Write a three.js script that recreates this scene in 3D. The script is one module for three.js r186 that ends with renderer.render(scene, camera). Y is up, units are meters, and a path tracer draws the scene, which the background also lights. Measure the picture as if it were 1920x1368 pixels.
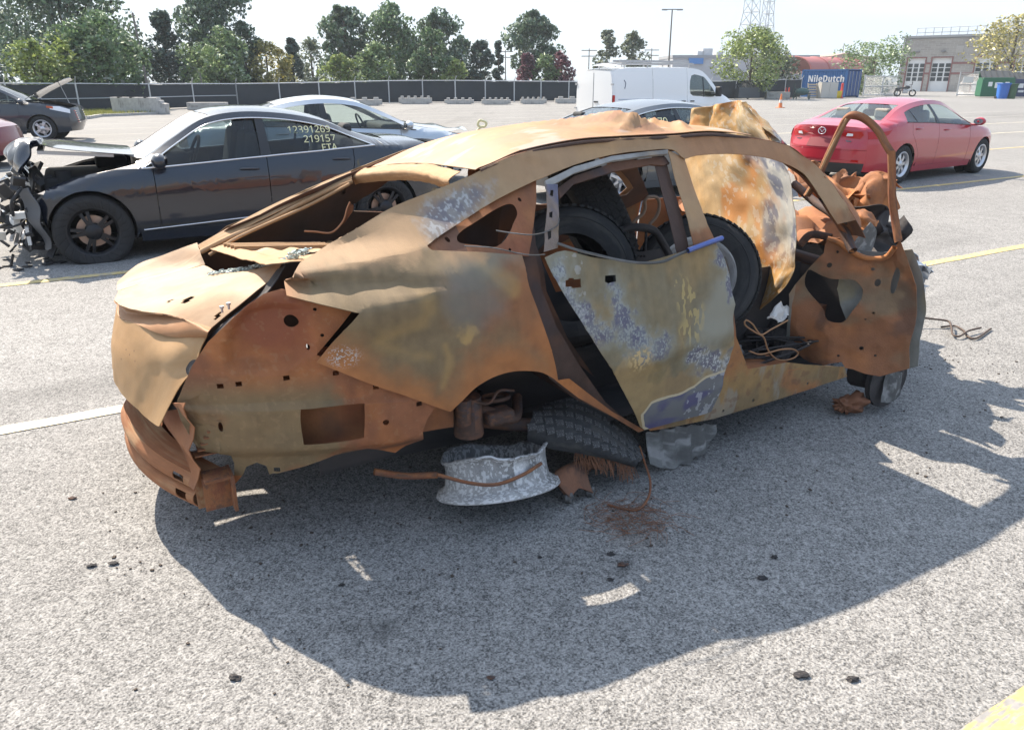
import * as THREE from 'three';
import { mergeGeometries, mergeVertices } from 'three/addons/utils/BufferGeometryUtils.js';
import { RoundedBoxGeometry } from 'three/addons/geometries/RoundedBoxGeometry.js';
import { FontLoader } from 'three/addons/loaders/FontLoader.js';
import { TextGeometry } from 'three/addons/geometries/TextGeometry.js';

// ------------------------------------------------------------ camera, sky, sun
const scene = new THREE.Scene();
const camera = new THREE.PerspectiveCamera(50.723, 1024 / 729, 0.05, 2500);
camera.position.set(0, 1.62, 0);
camera.rotation.x = -20.3076 * Math.PI / 180;

const YAW = 30.2 * Math.PI / 180;                       // heading of the parking rows
const sunDir = new THREE.Vector3(-.16 * Math.cos(YAW) - .95 * Math.sin(YAW), 1, .16 * Math.sin(YAW) - .95 * Math.cos(YAW)).normalize();
const sun = new THREE.DirectionalLight(0xfff1de, 4.1);
sun.position.copy(sunDir).multiplyScalar(60);
sun.castShadow = true;
Object.assign(sun.shadow.camera, { left: -60, right: 60, top: 60, bottom: -60, near: 1, far: 200 });
sun.shadow.mapSize.set(4096, 4096);
scene.add(sun); scene.add(sun.target);

const hash2 = (x, y) => { let h = Math.imul(x | 0, 374761393) + Math.imul(y | 0, 668265263) | 0; h = Math.imul(h ^ (h >>> 13), 1274126177); return ((h ^ (h >>> 16)) >>> 0) / 4294967296; };
function vnoise(x, y) { const i = Math.floor(x), j = Math.floor(y), a = x - i, b = y - j, u = a * a * (3 - 2 * a), v = b * b * (3 - 2 * b); const p = hash2(i, j), q = hash2(i + 1, j), r = hash2(i, j + 1), s = hash2(i + 1, j + 1); return p + (q - p) * u + (r - p) * v + (p - q - r + s) * u * v; }
function fbm(x, y, o = 4) { let s = 0, a = .5, t = 0; for (let k = 0; k < o; k++) { s += a * vnoise(x, y); t += a; a *= .5; x = x * 2.03 + 17.3; y = y * 2.03 + 5.1; } return s / t; }
const clamp = (x, a = 0, b = 1) => Math.min(b, Math.max(a, x));
const sstep = (a, b, x) => { const t = clamp((x - a) / (b - a)); return t * t * (3 - 2 * t); };
const lerp = (a, b, t) => a + (b - a) * t;
const mix3 = (a, b, t) => [lerp(a[0], b[0], t), lerp(a[1], b[1], t), lerp(a[2], b[2], t)];
function rng(seed) { let s = seed >>> 0; return () => { s = (s + 0x6D2B79F5) | 0; let t = Math.imul(s ^ (s >>> 15), 1 | s); t = (t + Math.imul(t ^ (t >>> 7), 61 | t)) ^ t; return ((t ^ (t >>> 14)) >>> 0) / 4294967296; }; }

{ // one hazy summer sky: pale at the horizon and round the sun, blue overhead, thin high cloud
  const W = 1024, H = 512, d = new Float32Array(W * H * 4);
  for (let j = 0; j < H; j++) for (let i = 0; i < W; i++) {
    const th = (j + .5) / H * Math.PI - Math.PI / 2, ph = ((i + .5) / W - .5) * 2 * Math.PI;
    const y = Math.sin(th), x = Math.cos(th) * Math.cos(ph), z = Math.cos(th) * Math.sin(ph);
    const up = Math.max(0, y), cs = x * sunDir.x + y * sunDir.y + z * sunDir.z;
    const hz = Math.exp(-up * 4.2), gl = Math.pow(clamp(cs * .5 + .5), 5);
    let c = mix3([.165, .25, .40], [.315, .365, .395], clamp(hz * .95 + gl * .1));
    c = c.map((v, k) => v + gl * [.36, .33, .28][k]);
    const cl = sstep(.42, .72, fbm(x / (up + .16) * 1.1 + 3, z / (up + .16) * 1.1 + 9, 5)) * sstep(-.02, .1, y) * .55;
    c = mix3(c, [.36 + gl * .4, .375 + gl * .4, .385 + gl * .38], cl);
    if (y < 0) c = mix3(c, [.2, .2, .2], sstep(0, .2, -y));
    const o = (j * W + i) * 4; d[o] = c[0]; d[o + 1] = c[1]; d[o + 2] = c[2]; d[o + 3] = 1;
  }
  const t = new THREE.DataTexture(d, W, H, THREE.RGBAFormat, THREE.FloatType);
  t.mapping = THREE.EquirectangularReflectionMapping; t.magFilter = t.minFilter = THREE.LinearFilter; t.needsUpdate = true;
  scene.background = t; scene.environment = t;
}
scene.fog = new THREE.FogExp2(0xdfe8ef, .0006);
const renderer = new THREE.WebGLRenderer({ antialias: true });
renderer.toneMapping = THREE.LinearToneMapping;
renderer.toneMappingExposure = 2.7;
renderer.shadowMap.enabled = true;
renderer.setSize(1024, 729);

// ------------------------------------------------------------ helpers
const V2 = (x, y) => new THREE.Vector2(x, y), V3 = (x, y, z) => new THREE.Vector3(x, y, z);
const taken = new Map();
function numbered(n) { const k = taken.get(n) || 0; taken.set(n, k + 1); return k ? n + '_' + String(k).padStart(3, '0') : n; }
function finish(o) { o.castShadow = o.receiveShadow = true; return o; }
function tag(o, label, category, group, kind) { o.userData.label = label; if (category) o.userData.category = category; if (group) o.userData.group = group; if (kind) o.userData.kind = kind; return o; }
function thing(name, label, category, pos = [0, 0, 0], turn = 0, group) { const g = new THREE.Group(); g.name = numbered(name); g.position.set(...pos); g.rotation.y = turn; scene.add(g); return tag(g, label, category, group); }
function flat(gs) { return gs.flat(9).filter(Boolean); }
function toMerge(gs) { const l = flat([gs]).map(g => { let q = g.index ? g : g.clone(); if (!q.index) { const n = q.attributes.position.count; q.setIndex([...Array(n).keys()]); } for (const k of Object.keys(q.attributes)) if (!['position', 'normal', 'uv'].includes(k)) q.deleteAttribute(k); if (!q.attributes.uv) q.setAttribute('uv', new THREE.BufferAttribute(new Float32Array(q.attributes.position.count * 2), 2)); return q; }); return l.length === 1 ? l[0] : mergeGeometries(l, false); }
function obj(name, geo, mat, parent) { const m = finish(new THREE.Mesh(Array.isArray(geo) ? toMerge(geo) : geo, mat)); if (parent) { m.name = name; parent.add(m); } else { m.name = numbered(name); scene.add(m); } return m; }
function struct(name, geo, mat, label) { const m = obj(name, geo, mat); m.userData.kind = 'structure'; if (label) m.userData.label = label; return m; }
function dup(root, pos, turn, label, group) { const r = root.clone(); r.name = numbered(root.name.replace(/_\d{3}$/, '')); r.userData = { ...root.userData }; scene.add(r); r.position.set(...pos); r.rotation.y = turn; if (label) r.userData.label = label; if (group) r.userData.group = group; return r; }
const box = (w, h, d, x = 0, y = 0, z = 0, r = 0) => { const g = r ? new RoundedBoxGeometry(w, h, d, 2, r) : new THREE.BoxGeometry(w, h, d); return g.translate(x, y, z); };
const cyl = (r0, r1, h, x = 0, y = 0, z = 0, n = 14) => new THREE.CylinderGeometry(r0, r1, h, n).translate(x, y, z);
function bar(a, b, r = .01, n = 7, r2) { const p = V3(...a), q = V3(...b), d = q.clone().sub(p), g = new THREE.CylinderGeometry(r2 ?? r, r, d.length(), n); g.applyQuaternion(new THREE.Quaternion().setFromUnitVectors(V3(0, 1, 0), d.clone().normalize())); return g.translate((p.x + q.x) / 2, (p.y + q.y) / 2, (p.z + q.z) / 2); }
function beam(a, b, w, h, up = [0, 1, 0]) { const p = V3(...a), q = V3(...b), z = q.clone().sub(p), L = z.length(); z.normalize(); let x = V3(...up).cross(z); if (x.length() < 1e-4) x = V3(1, 0, 0); x.normalize(); const y = z.clone().cross(x); const g = new THREE.BoxGeometry(w, h, L); g.applyMatrix4(new THREE.Matrix4().makeBasis(x, y, z)); return g.translate((p.x + q.x) / 2, (p.y + q.y) / 2, (p.z + q.z) / 2); }
function tube(pts, r, n = 6, seg, closed = false) { const c = new THREE.CatmullRomCurve3(pts.map(p => V3(...p)), closed, 'centripetal'); return new THREE.TubeGeometry(c, seg || pts.length * 5, r, n, closed); }
const lathe = (pts, n = 32) => new THREE.LatheGeometry(pts.map(p => V2(...p)), n);
function prism(pts, depth, bevel = 0) { const s = new THREE.Shape(pts.map(p => V2(...p))); return new THREE.ExtrudeGeometry(s, { depth: depth - 2 * bevel, bevelEnabled: bevel > 0, bevelThickness: bevel, bevelSize: bevel, bevelOffset: -bevel, bevelSegments: 2 }).translate(0, 0, bevel); }
const crv = (a, b, c, d, t) => .5 * (2 * b + (c - a) * t + (2 * a - 5 * b + 4 * c - d) * t * t + (3 * b - a - 3 * c + d) * t * t * t);
function sm(pts, n = 5) { const o = []; for (let i = 0; i < pts.length - 1; i++) { const a = pts[Math.max(0, i - 1)], b = pts[i], c = pts[i + 1], d = pts[Math.min(pts.length - 1, i + 2)]; for (let k = 0; k < n; k++) o.push(b.map((_, q) => crv(a[q], b[q], c[q], d[q], k / n))); } o.push(pts[pts.length - 1].slice()); return o; }
function smc(pts, n = 4) { const o = [], L = pts.length; for (let i = 0; i < L; i++) { const g = k => pts[(i + k + L) % L]; for (let k = 0; k < n; k++) o.push(g(0).map((_, q) => crv(g(-1)[q], g(0)[q], g(1)[q], g(2)[q], k / n))); } return o; }
function interp(tab, x) { if (x <= tab[0][0]) return tab[0][1]; for (let i = 1; i < tab.length; i++) if (x <= tab[i][0]) { const t = (x - tab[i - 1][0]) / (tab[i][0] - tab[i - 1][0]); return lerp(tab[i - 1][1], tab[i][1], t); } return tab[tab.length - 1][1]; }
function cinterp(tab, x) { const n = tab.length; if (x <= tab[0][0]) return tab[0][1]; if (x >= tab[n - 1][0]) return tab[n - 1][1]; let i = 0; while (x > tab[i + 1][0]) i++; const t = (x - tab[i][0]) / (tab[i + 1][0] - tab[i][0]), v = k => tab[clamp(k, 0, n - 1)][1]; return crv(v(i - 1), v(i), v(i + 1), v(i + 2), t); }
const circ = (x, y, r, n = 12, ry = r) => [...Array(n)].map((_, k) => [x + r * Math.cos(k / n * 2 * Math.PI), y + ry * Math.sin(k / n * 2 * Math.PI)]);
const rect = (x0, y0, x1, y1) => [[x0, y0], [x1, y0], [x1, y1], [x0, y1]];

// thin sheet metal: an outline with holes in (u,v), cut on a grid, lifted to 3-D and given thickness
function sheet(outline, holes, lift, o = {}) {
  const cell = o.cell || .04, th = o.th ?? .003, ub = o.uv || [0, 0, 1, 1];
  const c = outline.map(p => V2(p[0], p[1])), hs = (holes || []).map(h => h.map(p => V2(p[0], p[1])));
  for (const q of [c, ...hs]) while (q.length > 3 && q[0].distanceTo(q[q.length - 1]) < 1e-5) q.pop();
  if (THREE.ShapeUtils.isClockWise(c)) c.reverse(); hs.forEach(h => { if (!THREE.ShapeUtils.isClockWise(h)) h.reverse(); });
  const all = [...c, ...hs.flat()], tr = THREE.ShapeUtils.triangulateShape(c, hs);
  const P = [], key = new Map(), idx = [];
  const vid = (x, y) => { const k = Math.round(x * 2e4) + '_' + Math.round(y * 2e4); let i = key.get(k); if (i === undefined) { i = P.length; key.set(k, i); P.push([x, y]); } return i; };
  const clip = (poly, ax, v, s) => { const r = []; for (let i = 0; i < poly.length; i++) { const a = poly[i], b = poly[(i + 1) % poly.length], da = s * (a[ax] - v), db = s * (b[ax] - v); if (da >= 0) r.push(a); if ((da > 0 && db < 0) || (da < 0 && db > 0)) { const t = da / (da - db); r.push([a[0] + (b[0] - a[0]) * t, a[1] + (b[1] - a[1]) * t]); } } return r; };
  for (const t of tr) {
    const T = t.map(i => [all[i].x, all[i].y]), xs = T.map(p => p[0]), ys = T.map(p => p[1]);
    const i0 = Math.floor(Math.min(...xs) / cell), i1 = Math.ceil(Math.max(...xs) / cell), j0 = Math.floor(Math.min(...ys) / cell), j1 = Math.ceil(Math.max(...ys) / cell);
    for (let i = i0; i < i1; i++) { let q = clip(clip(T, 0, i * cell, 1), 0, (i + 1) * cell, -1); if (q.length < 3) continue;
      for (let j = j0; j < j1; j++) { const w = clip(clip(q, 1, j * cell, 1), 1, (j + 1) * cell, -1); if (w.length < 3) continue;
        const id = w.map(p => vid(p[0], p[1])).filter((v, k, a) => v !== a[(k + 1) % a.length]); for (let k = 1; k + 1 < id.length; k++) if (id[0] !== id[k] && id[k] !== id[k + 1] && id[0] !== id[k + 1]) idx.push(id[0], id[k], id[k + 1]); } }
  }
  const n = P.length, pos = new Float32Array(n * 3), uv = new Float32Array(n * 2);
  P.forEach((p, i) => { const q = lift(p[0], p[1]); pos.set(q, i * 3); uv[i * 2] = (p[0] - ub[0]) / (ub[2] - ub[0]); uv[i * 2 + 1] = (p[1] - ub[1]) / (ub[3] - ub[1]); });
  return thicken(pos, uv, idx, th);
}
function thicken(pos, uv, idx, th) {
  const g = new THREE.BufferGeometry(); g.setAttribute('position', new THREE.BufferAttribute(pos, 3)); g.setAttribute('uv', new THREE.BufferAttribute(uv, 2)); g.setIndex(idx); g.computeVertexNormals();
  if (!th) return g;
  const n = pos.length / 3, N = g.attributes.normal.array, e = new Map();
  for (let i = 0; i < idx.length; i += 3) for (let k = 0; k < 3; k++) { const a = idx[i + k], b = idx[i + (k + 1) % 3], kk = a < b ? a + '_' + b : b + '_' + a; if (e.has(kk)) e.set(kk, null); else e.set(kk, [a, b]); }
  const p2 = [...pos], u2 = [...uv], n2 = [...N], i2 = [...idx];
  for (let i = 0; i < n; i++) { p2.push(pos[i * 3] - N[i * 3] * th, pos[i * 3 + 1] - N[i * 3 + 1] * th, pos[i * 3 + 2] - N[i * 3 + 2] * th); u2.push(uv[i * 2], uv[i * 2 + 1]); n2.push(-N[i * 3], -N[i * 3 + 1], -N[i * 3 + 2]); }
  for (let i = 0; i < idx.length; i += 3) i2.push(idx[i] + n, idx[i + 2] + n, idx[i + 1] + n);
  let c = p2.length / 3;
  for (const v of e.values()) if (v) { const [a, b] = v, A = V3(p2[a * 3], p2[a * 3 + 1], p2[a * 3 + 2]), B = V3(p2[b * 3], p2[b * 3 + 1], p2[b * 3 + 2]), na = V3(N[a * 3], N[a * 3 + 1], N[a * 3 + 2]), f = B.clone().sub(A).cross(na).normalize();
    for (const q of [a, b, b + n, a + n]) { p2.push(p2[q * 3], p2[q * 3 + 1], p2[q * 3 + 2]); u2.push(u2[q * 2], u2[q * 2 + 1]); n2.push(f.x, f.y, f.z); } i2.push(c, c + 2, c + 1, c, c + 3, c + 2); c += 4; }
  const r = new THREE.BufferGeometry(); r.setAttribute('position', new THREE.Float32BufferAttribute(p2, 3)); r.setAttribute('uv', new THREE.Float32BufferAttribute(u2, 2)); r.setAttribute('normal', new THREE.Float32BufferAttribute(n2, 3)); r.setIndex(i2); return r;
}
// a smooth surface through a grid of points; bend(p,s,t) may push it about
function patch(grid, nu = 6, o = {}) {
  const R = grid.length, C = grid[0].length, rows = grid.map(r => sm(r, nu)), cols = rows[0].length, full = [];
  const colL = [...Array(cols)].map((_, c) => sm(rows.map(r => r[c]), nu)); const nr = colL[0].length;
  const pos = new Float32Array(nr * cols * 3), uv = new Float32Array(nr * cols * 2), idx = [];
  for (let r = 0; r < nr; r++) for (let c = 0; c < cols; c++) { let p = colL[c][r]; if (o.bend) p = o.bend(p, c / (cols - 1), r / (nr - 1)); pos.set(p, (r * cols + c) * 3); uv[(r * cols + c) * 2] = c / (cols - 1); uv[(r * cols + c) * 2 + 1] = r / (nr - 1);
    if (r < nr - 1 && c < cols - 1) { const a = r * cols + c; if (!o.skip || !o.skip((c + .5) / (cols - 1), (r + .5) / (nr - 1), colL[c][r])) idx.push(a, a + 1, a + cols, a + 1, a + cols + 1, a + cols); } }
  return thicken(pos, uv, idx, o.th ?? .003);
}
const toS = v => Math.round(255 * clamp(v <= .0031308 ? v * 12.92 : 1.055 * Math.pow(v, 1 / 2.4) - .055));
function texOf(w, h, fn, srgb = true) { const d = new Uint8Array(w * h * 4); for (let j = 0; j < h; j++) for (let i = 0; i < w; i++) { const c = fn((i + .5) / w, (j + .5) / h, i, j), o = (j * w + i) * 4; if (srgb) { d[o] = toS(c[0]); d[o + 1] = toS(c[1]); d[o + 2] = toS(c[2]); } else { const v = Array.isArray(c) ? c : [c, c, c]; d[o] = clamp(v[0]) * 255; d[o + 1] = clamp(v[1]) * 255; d[o + 2] = clamp(v[2]) * 255; } d[o + 3] = 255; } const t = new THREE.DataTexture(d, w, h, THREE.RGBAFormat); t.magFilter = THREE.LinearFilter; t.minFilter = THREE.LinearMipmapLinearFilter; t.generateMipmaps = true; t.wrapS = t.wrapT = THREE.RepeatWrapping; if (srgb) t.colorSpace = THREE.SRGBColorSpace; t.needsUpdate = true; return t; }
const M = (r, g, b, rough = .8, metal = 0, o = {}) => new THREE.MeshStandardMaterial({ color: new THREE.Color().setRGB(r, g, b), roughness: rough, metalness: metal, side: THREE.DoubleSide, ...o });
const PM = (r, g, b, rough, o = {}) => new THREE.MeshPhysicalMaterial({ color: new THREE.Color().setRGB(r, g, b), roughness: rough, side: THREE.DoubleSide, ...o });
const rep = (t, x, y) => { const c = t.clone(); c.repeat.set(x, y); c.needsUpdate = true; return c; };

// ------------------------------------------------------------ ground
const FD = [Math.cos(YAW), -Math.sin(YAW)], RD = [Math.sin(YAW), Math.cos(YAW)];   // along and across the rows, in x,z
const onGround = (f, c) => [FD[0] * f - RD[0] * c, FD[1] * f - RD[1] * c];
function pnoise(x, y, p, s) { const i = Math.floor(x), j = Math.floor(y), a = x - i, b = y - j, u = a * a * (3 - 2 * a), v = b * b * (3 - 2 * b), m = k => ((k % p) + p) % p; const h = (q, r) => hash2(m(q) + s * 131, m(r) + s * 57); const A = h(i, j), B = h(i + 1, j), Cc = h(i, j + 1), D = h(i + 1, j + 1); return A + (B - A) * u + (Cc - A) * v + (A - B - Cc + D) * u * v; }
const asphaltH = (() => { const N = 2048, d = new Float32Array(N * N); for (let j = 0; j < N; j++) for (let i = 0; i < N; i++) { const x = i / N, y = j / N; const a = pnoise(x * 520, y * 520, 520, 1), b = pnoise(x * 1024, y * 1024, 1024, 2), c = pnoise(x * 190, y * 190, 190, 3), e = hash2(i, j); d[j * N + i] = .42 * a + .3 * b + .16 * c + .12 * e; } return { N, d }; })();
const asphaltMap = texOf(2048, 2048, (u, v, i, j) => { const h = asphaltH.d[j * 2048 + i], p = pnoise(u * 34, v * 34, 34, 7), q = pnoise(u * 900, v * 900, 900, 9); let k = .56 + 1.15 * (h - .5) * 1.5 + .1 * (p - .5); if (h < .36) k -= .2 * (1 - h / .36); if (q > .8) k += (q - .8) * 1.6; const s = clamp(k, .1, 1.25); return [.33 * s + .028, .325 * s + .028, .316 * s + .029]; });
const asphaltBump = texOf(1024, 1024, (u, v, i, j) => { const k = (a, b) => asphaltH.d[(j * 2 + b) * 2048 + i * 2 + a]; return clamp(.5 + 1.6 * ((k(0, 0) + k(1, 0) + k(0, 1) + k(1, 1)) / 4 - .5)); }, false);
const asphalt = new THREE.MeshStandardMaterial({ map: asphaltMap, bumpMap: asphaltBump, bumpScale: .0035, roughness: .92, vertexColors: true });
const lines = (a, b, step, g) => { const o = []; let x = a, s = step; while (x < b) { o.push(x); x += s; s *= g; } o.push(b); return o; };
{
  const fx = [...lines(3.6, 420, .06, 1.13).reverse().map(v => -v), ...[...Array(143)].map((_, i) => -3.55 + i * .05), ...lines(3.6, 420, .06, 1.13)];
  const fz = [...lines(6.6, 620, .06, 1.1).reverse().map(v => -v), ...[...Array(129)].map((_, i) => -6.55 + i * .05), 0, .5, 2, 6, 20];
  const spots = [[-.4,0,-1.966],[-.517,0,-1.981],[.395,0,-2.321],[.336,0,-2.237],[.53,0,-1.732],[.952,0,-2.37],[-1.804,0,-2.786],[-1.447,0,-2.331],[-1.496,0,-2.315],[.476,0,-2.583]];
  const spotR = [.055, .03, .03, .02, .018, .015, .014, .014, .016, .12];
  const X = [], nx = fx.length, nz = fz.length, pos = new Float32Array(nx * nz * 3), uv = new Float32Array(nx * nz * 2), col = new Float32Array(nx * nz * 3), idx = [];
  for (let j = 0; j < nz; j++) for (let i = 0; i < nx; i++) {
    const x = fx[i], z = fz[j], k = j * nx + i; pos[k * 3] = x; pos[k * 3 + 2] = z; uv[k * 2] = x / 2.7; uv[k * 2 + 1] = z / 2.7;
    const f = x * FD[0] + z * FD[1], c = -(x * RD[0] + z * RD[1]);
    let s = .94 + .2 * (fbm(x * .9 + 40, z * .9 + 11, 4) - .5) + .13 * (fbm(f * .12 + 5, c * .9, 3) - .5) + .1 * (fbm(x * .07, z * .07 + 3, 3) - .5);
    s -= .16 * sstep(.62, .8, fbm(f * .25 + 90, c * 2.4 + 33, 4)); // streaks of rubber along the rows
    const tint = [1, .995, .985];
    for (let q = 0; q < spots.length; q++) { const dx = x - spots[q][0], dz = z - spots[q][2], r = Math.hypot(dx, dz * .8) / spotR[q] + (fbm(x * 14, z * 14, 3) - .5) * 1.3; const m = 1 - sstep(.6, 1.25, r); if (q < 9) s -= m * .5 * s; else { s -= m * .16 * s; if (q > 8) { tint[1] -= .05 * m; tint[2] -= .09 * m; } } }
    col[k * 3] = s * tint[0]; col[k * 3 + 1] = s * tint[1]; col[k * 3 + 2] = s * tint[2];
    if (i < nx - 1 && j < nz - 1) idx.push(k, k + nx, k + 1, k + 1, k + nx, k + nx + 1);
  }
  const g = new THREE.BufferGeometry(); g.setAttribute('position', new THREE.BufferAttribute(pos, 3)); g.setAttribute('uv', new THREE.BufferAttribute(uv, 2)); g.setAttribute('color', new THREE.BufferAttribute(col, 3)); g.setIndex(idx); g.computeVertexNormals();
  const gr = struct('parking_lot', g, asphalt, 'pale worn asphalt parking lot');
  // painted stall lines, a sheet of paint each, worn through in places
  const paintTex = (r, g2, b, wear, sd) => texOf(1024, 64, (u, v) => { const n = fbm(u * 260 + sd, v * 12, 4), n2 = fbm(u * 40 + sd, v * 3 + 7, 3), w = sstep(wear, wear + .14, n * .65 + n2 * .35), gq = .85 + .3 * vnoise(u * 900, v * 12 + sd); return mix3([.27 * gq, .26 * gq, .25 * gq], [r * gq, g2 * gq, b * gq], w); });
  const yellow = new THREE.MeshStandardMaterial({ map: paintTex(.52, .40, .16, .36, 3), roughness: .8 }), pale = new THREE.MeshStandardMaterial({ map: paintTex(.64, .58, .42, .36, 55), roughness: .8 });  // pale: the yellow line with overexposed brightness put into its colour
  const white = new THREE.MeshStandardMaterial({ map: paintTex(.5, .48, .42, .42, 21), roughness: .8 });
  const stripe = (c, f0, f1, w, mat) => { const n = Math.ceil((f1 - f0) / .12), p = [], u = [], ix = []; for (let i = 0; i <= n; i++) { const f = lerp(f0, f1, i / n); for (const s of [-1, 1]) { const [x, z] = onGround(f, c + s * (w / 2 + (fbm(f * 7, s * 9 + c, 3) - .5) * .012)); p.push(x, .004, z); u.push(f / 9, (s + 1) / 2); } if (i < n) { const a = i * 2; ix.push(a, a + 1, a + 2, a + 1, a + 3, a + 2); } } const q = new THREE.BufferGeometry(); q.setAttribute('position', new THREE.Float32BufferAttribute(p, 3)); q.setAttribute('uv', new THREE.Float32BufferAttribute(u, 2)); q.setIndex(ix); q.computeVertexNormals(); const m = obj('painted_line', q, mat, gr); return m; };
  stripe(.72, -6, 12, .1, yellow); stripe(4.24, -9, 3.0, .11, pale); stripe(4.18, 3.0, 22, .11, yellow); stripe(7.6, -16, 34, .11, yellow); stripe(11.15, -20, 40, .1, yellow);
  for (let k = 0; k < 11; k++) stripe(14.6 + k * 3.45, -34 + k, 46, .1, k < 2 ? pale : white);
}

// ------------------------------------------------------------ ordinary cars
const mats = {
  tyre: M(.022, .022, .023, .86), rim: M(.58, .58, .6, .32, .85), rimDark: M(.03, .03, .033, .38, .6), plastic: M(.03, .03, .033, .65), darkIn: M(.022, .022, .024, .9), trim: M(.02, .02, .022, .35), chrome: M(.75, .75, .76, .14, 1),
  glass: PM(.80, .88, .86, .02, { transmission: 1, ior: 1.5, thickness: 0 }), glassDark: PM(.42, .47, .47, .02, { transmission: 1, ior: 1.5, thickness: 0 }),
  red: PM(.55, .012, .01, .12, { transmission: .3 }), clear: PM(.8, .8, .82, .1), seat: M(.05, .052, .055, .9), seatTan: M(.3, .27, .23, .9), under: M(.012, .012, .013, .95), metal: M(.45, .45, .46, .4, .8), plate: M(.7, .7, .7, .5),
};
const paint = (r, g, b, o = {}) => PM(r, g, b, o.rough ?? .35, { metalness: o.metal ?? 0, clearcoat: 1, clearcoatRoughness: .04, ...o.x });
const treadTex = texOf(256, 256, (u, v) => { const k = Math.abs(((u * 26 + Math.abs(v - .5) * 3) % 1) - .5), g = Math.min(...[.3, .5, .7].map(c => Math.abs(v - c))); return k < .1 || g < .025 ? .1 : .75 + .2 * hash2(u * 256, v * 256); }, false);
const tyreMat = new THREE.MeshStandardMaterial({ color: new THREE.Color().setRGB(.024, .024, .025), roughness: .88, bumpMap: treadTex, bumpScale: .006 });
function tyreGeo(R, w, rr, n = 44) { const h = w / 2; return lathe([[rr - .012, -h * .82], [rr + .01, -h * .92], [rr + (R - rr) * .45, -h * 1.02], [R - .03, -h * .96], [R - .008, -h * .8], [R, -h * .5], [R + .002, 0], [R, h * .5], [R - .008, h * .8], [R - .03, h * .96], [rr + (R - rr) * .45, h * 1.02], [rr + .01, h * .92], [rr - .012, h * .82]], n); }
// axis along local y before turning; the outer face points to +y
function rimGeo(rr, w, ns, o = {}) {
  const gs = [lathe([[rr - .03, -w * .45], [rr - .035, w * .1], [rr - .02, w * .36], [rr, w * .42], [rr + .002, w * .46], [rr - .012, w * .47], [rr - .026, w * .4], [rr - .04, w * .3]], 40)];
  const hub = o.hub || .062, face = w * (o.face ?? .36);
  gs.push(lathe([[.001, face + .012], [.03, face + .012], [.034, face + .004], [hub, face], [hub + .012, face - .025], [hub + .01, face - .06]], 20));
  for (let k = 0; k < ns; k++) for (const s of o.pair ? [-1, 1] : [0]) {
    const a = k / ns * 2 * Math.PI + s * (o.pair || 0), ww = o.sw || .03, L = rr - .02, P = (r, t, y) => [r * Math.cos(a) - t * Math.sin(a), y, r * Math.sin(a) + t * Math.cos(a)];
    const tip = o.tip || ww * .8, p = [P(hub * .7, -ww, face - .002), P(hub * .7, ww, face - .002), P(L * .6, -ww * .75, face - .004), P(L * .6, ww * .75, face - .004), P(L, -tip, face - .014), P(L, tip, face - .014)], lo = p.map(q => [q[0], q[1] - .03, q[2]]), v = [...p, ...lo].flat(), ix = [];
    for (const [a1, b1] of [[0, 2], [2, 4]]) { ix.push(a1, a1 + 1, b1, a1 + 1, b1 + 1, b1); ix.push(a1, b1, a1 + 6, b1, b1 + 6, a1 + 6); ix.push(a1 + 1, a1 + 7, b1 + 1, b1 + 1, a1 + 7, b1 + 7); }
    const g = new THREE.BufferGeometry(); g.setAttribute('position', new THREE.Float32BufferAttribute(v, 3)); g.setIndex(ix); const gg = g.toNonIndexed(); gg.computeVertexNormals(); gs.push(gg);
  }
  return toMerge(gs);
}
function wheel(parent, pos, side, o) { // side +1: outer face to +z
  const w = new THREE.Group(); w.name = 'wheel'; w.position.set(...pos); w.rotation.set(side * Math.PI / 2, o.spin || 0, 0, 'XYZ'); parent.add(w);
  obj('tyre', o.tyre, o.tyreMat || tyreMat, w); obj('rim', o.rim, o.rimMat || mats.rim, w);
  obj('brake_disc', [cyl(o.rr * .62, o.rr * .62, .02, 0, -.01, 0, 24)], o.brake || mats.metal, w);
  return w;
}
// S: edge [[x,h,z]] roof/hood/boot edge; W half widths; belt; bot; wheels; cuts
function carShape(S) {
  const he = x => cinterp(S.edge.map(p => [p[0], p[1]]), x), ze = x => cinterp(S.edge.map(p => [p[0], p[2]]), x), W = x => cinterp(S.W, x), hb = x => Math.min(cinterp(S.belt, x), he(x) - .025), hm = S.hm || .62;
  const lat = (x, h) => { const b = hb(x), w = W(x); if (h <= b) { const cr = S.crease ? .012 * Math.exp(-Math.pow((h - S.crease(x)) / .05, 2)) : 0; return h > hm ? w - .045 * Math.pow((h - hm) / Math.max(.1, b - hm), 2) + cr : w - .06 * Math.pow((hm - h) / (hm - S.bot), 2.2); } const e = he(x), t = clamp((h - b) / Math.max(.02, e - b)); return lerp(w - .045, ze(x), t) + .022 * Math.sin(Math.PI * t); };
  const crown = x => interp(S.crown || [[-2, .03], [9, .03]], x);
  const top = (x, z) => { const xx = clamp(x, S.xr, S.xf); return he(xx) + crown(xx) * (1 - Math.pow(Math.min(1, Math.abs(z) / ze(xx)), 2.4)) - (x > S.xf ? (x - S.xf) * .5 : 0) - (x < S.xr ? (S.xr - x) * .3 : 0); };
  return { he, ze, W, hb, lat, top };
}
const arc = (cx, cy, R, y0, n = 14) => { const a = Math.asin(clamp((y0 - cy) / R, -1, 1)); return [...Array(n + 1)].map((_, k) => { const t = lerp(a, Math.PI - a, k / n); return [cx + R * Math.cos(t), cy + R * Math.sin(t)]; }); };
const span = (a, b, n, f) => [...Array(n + 1)].map((_, k) => { const x = lerp(a, b, k / n); return f(x); });
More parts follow.
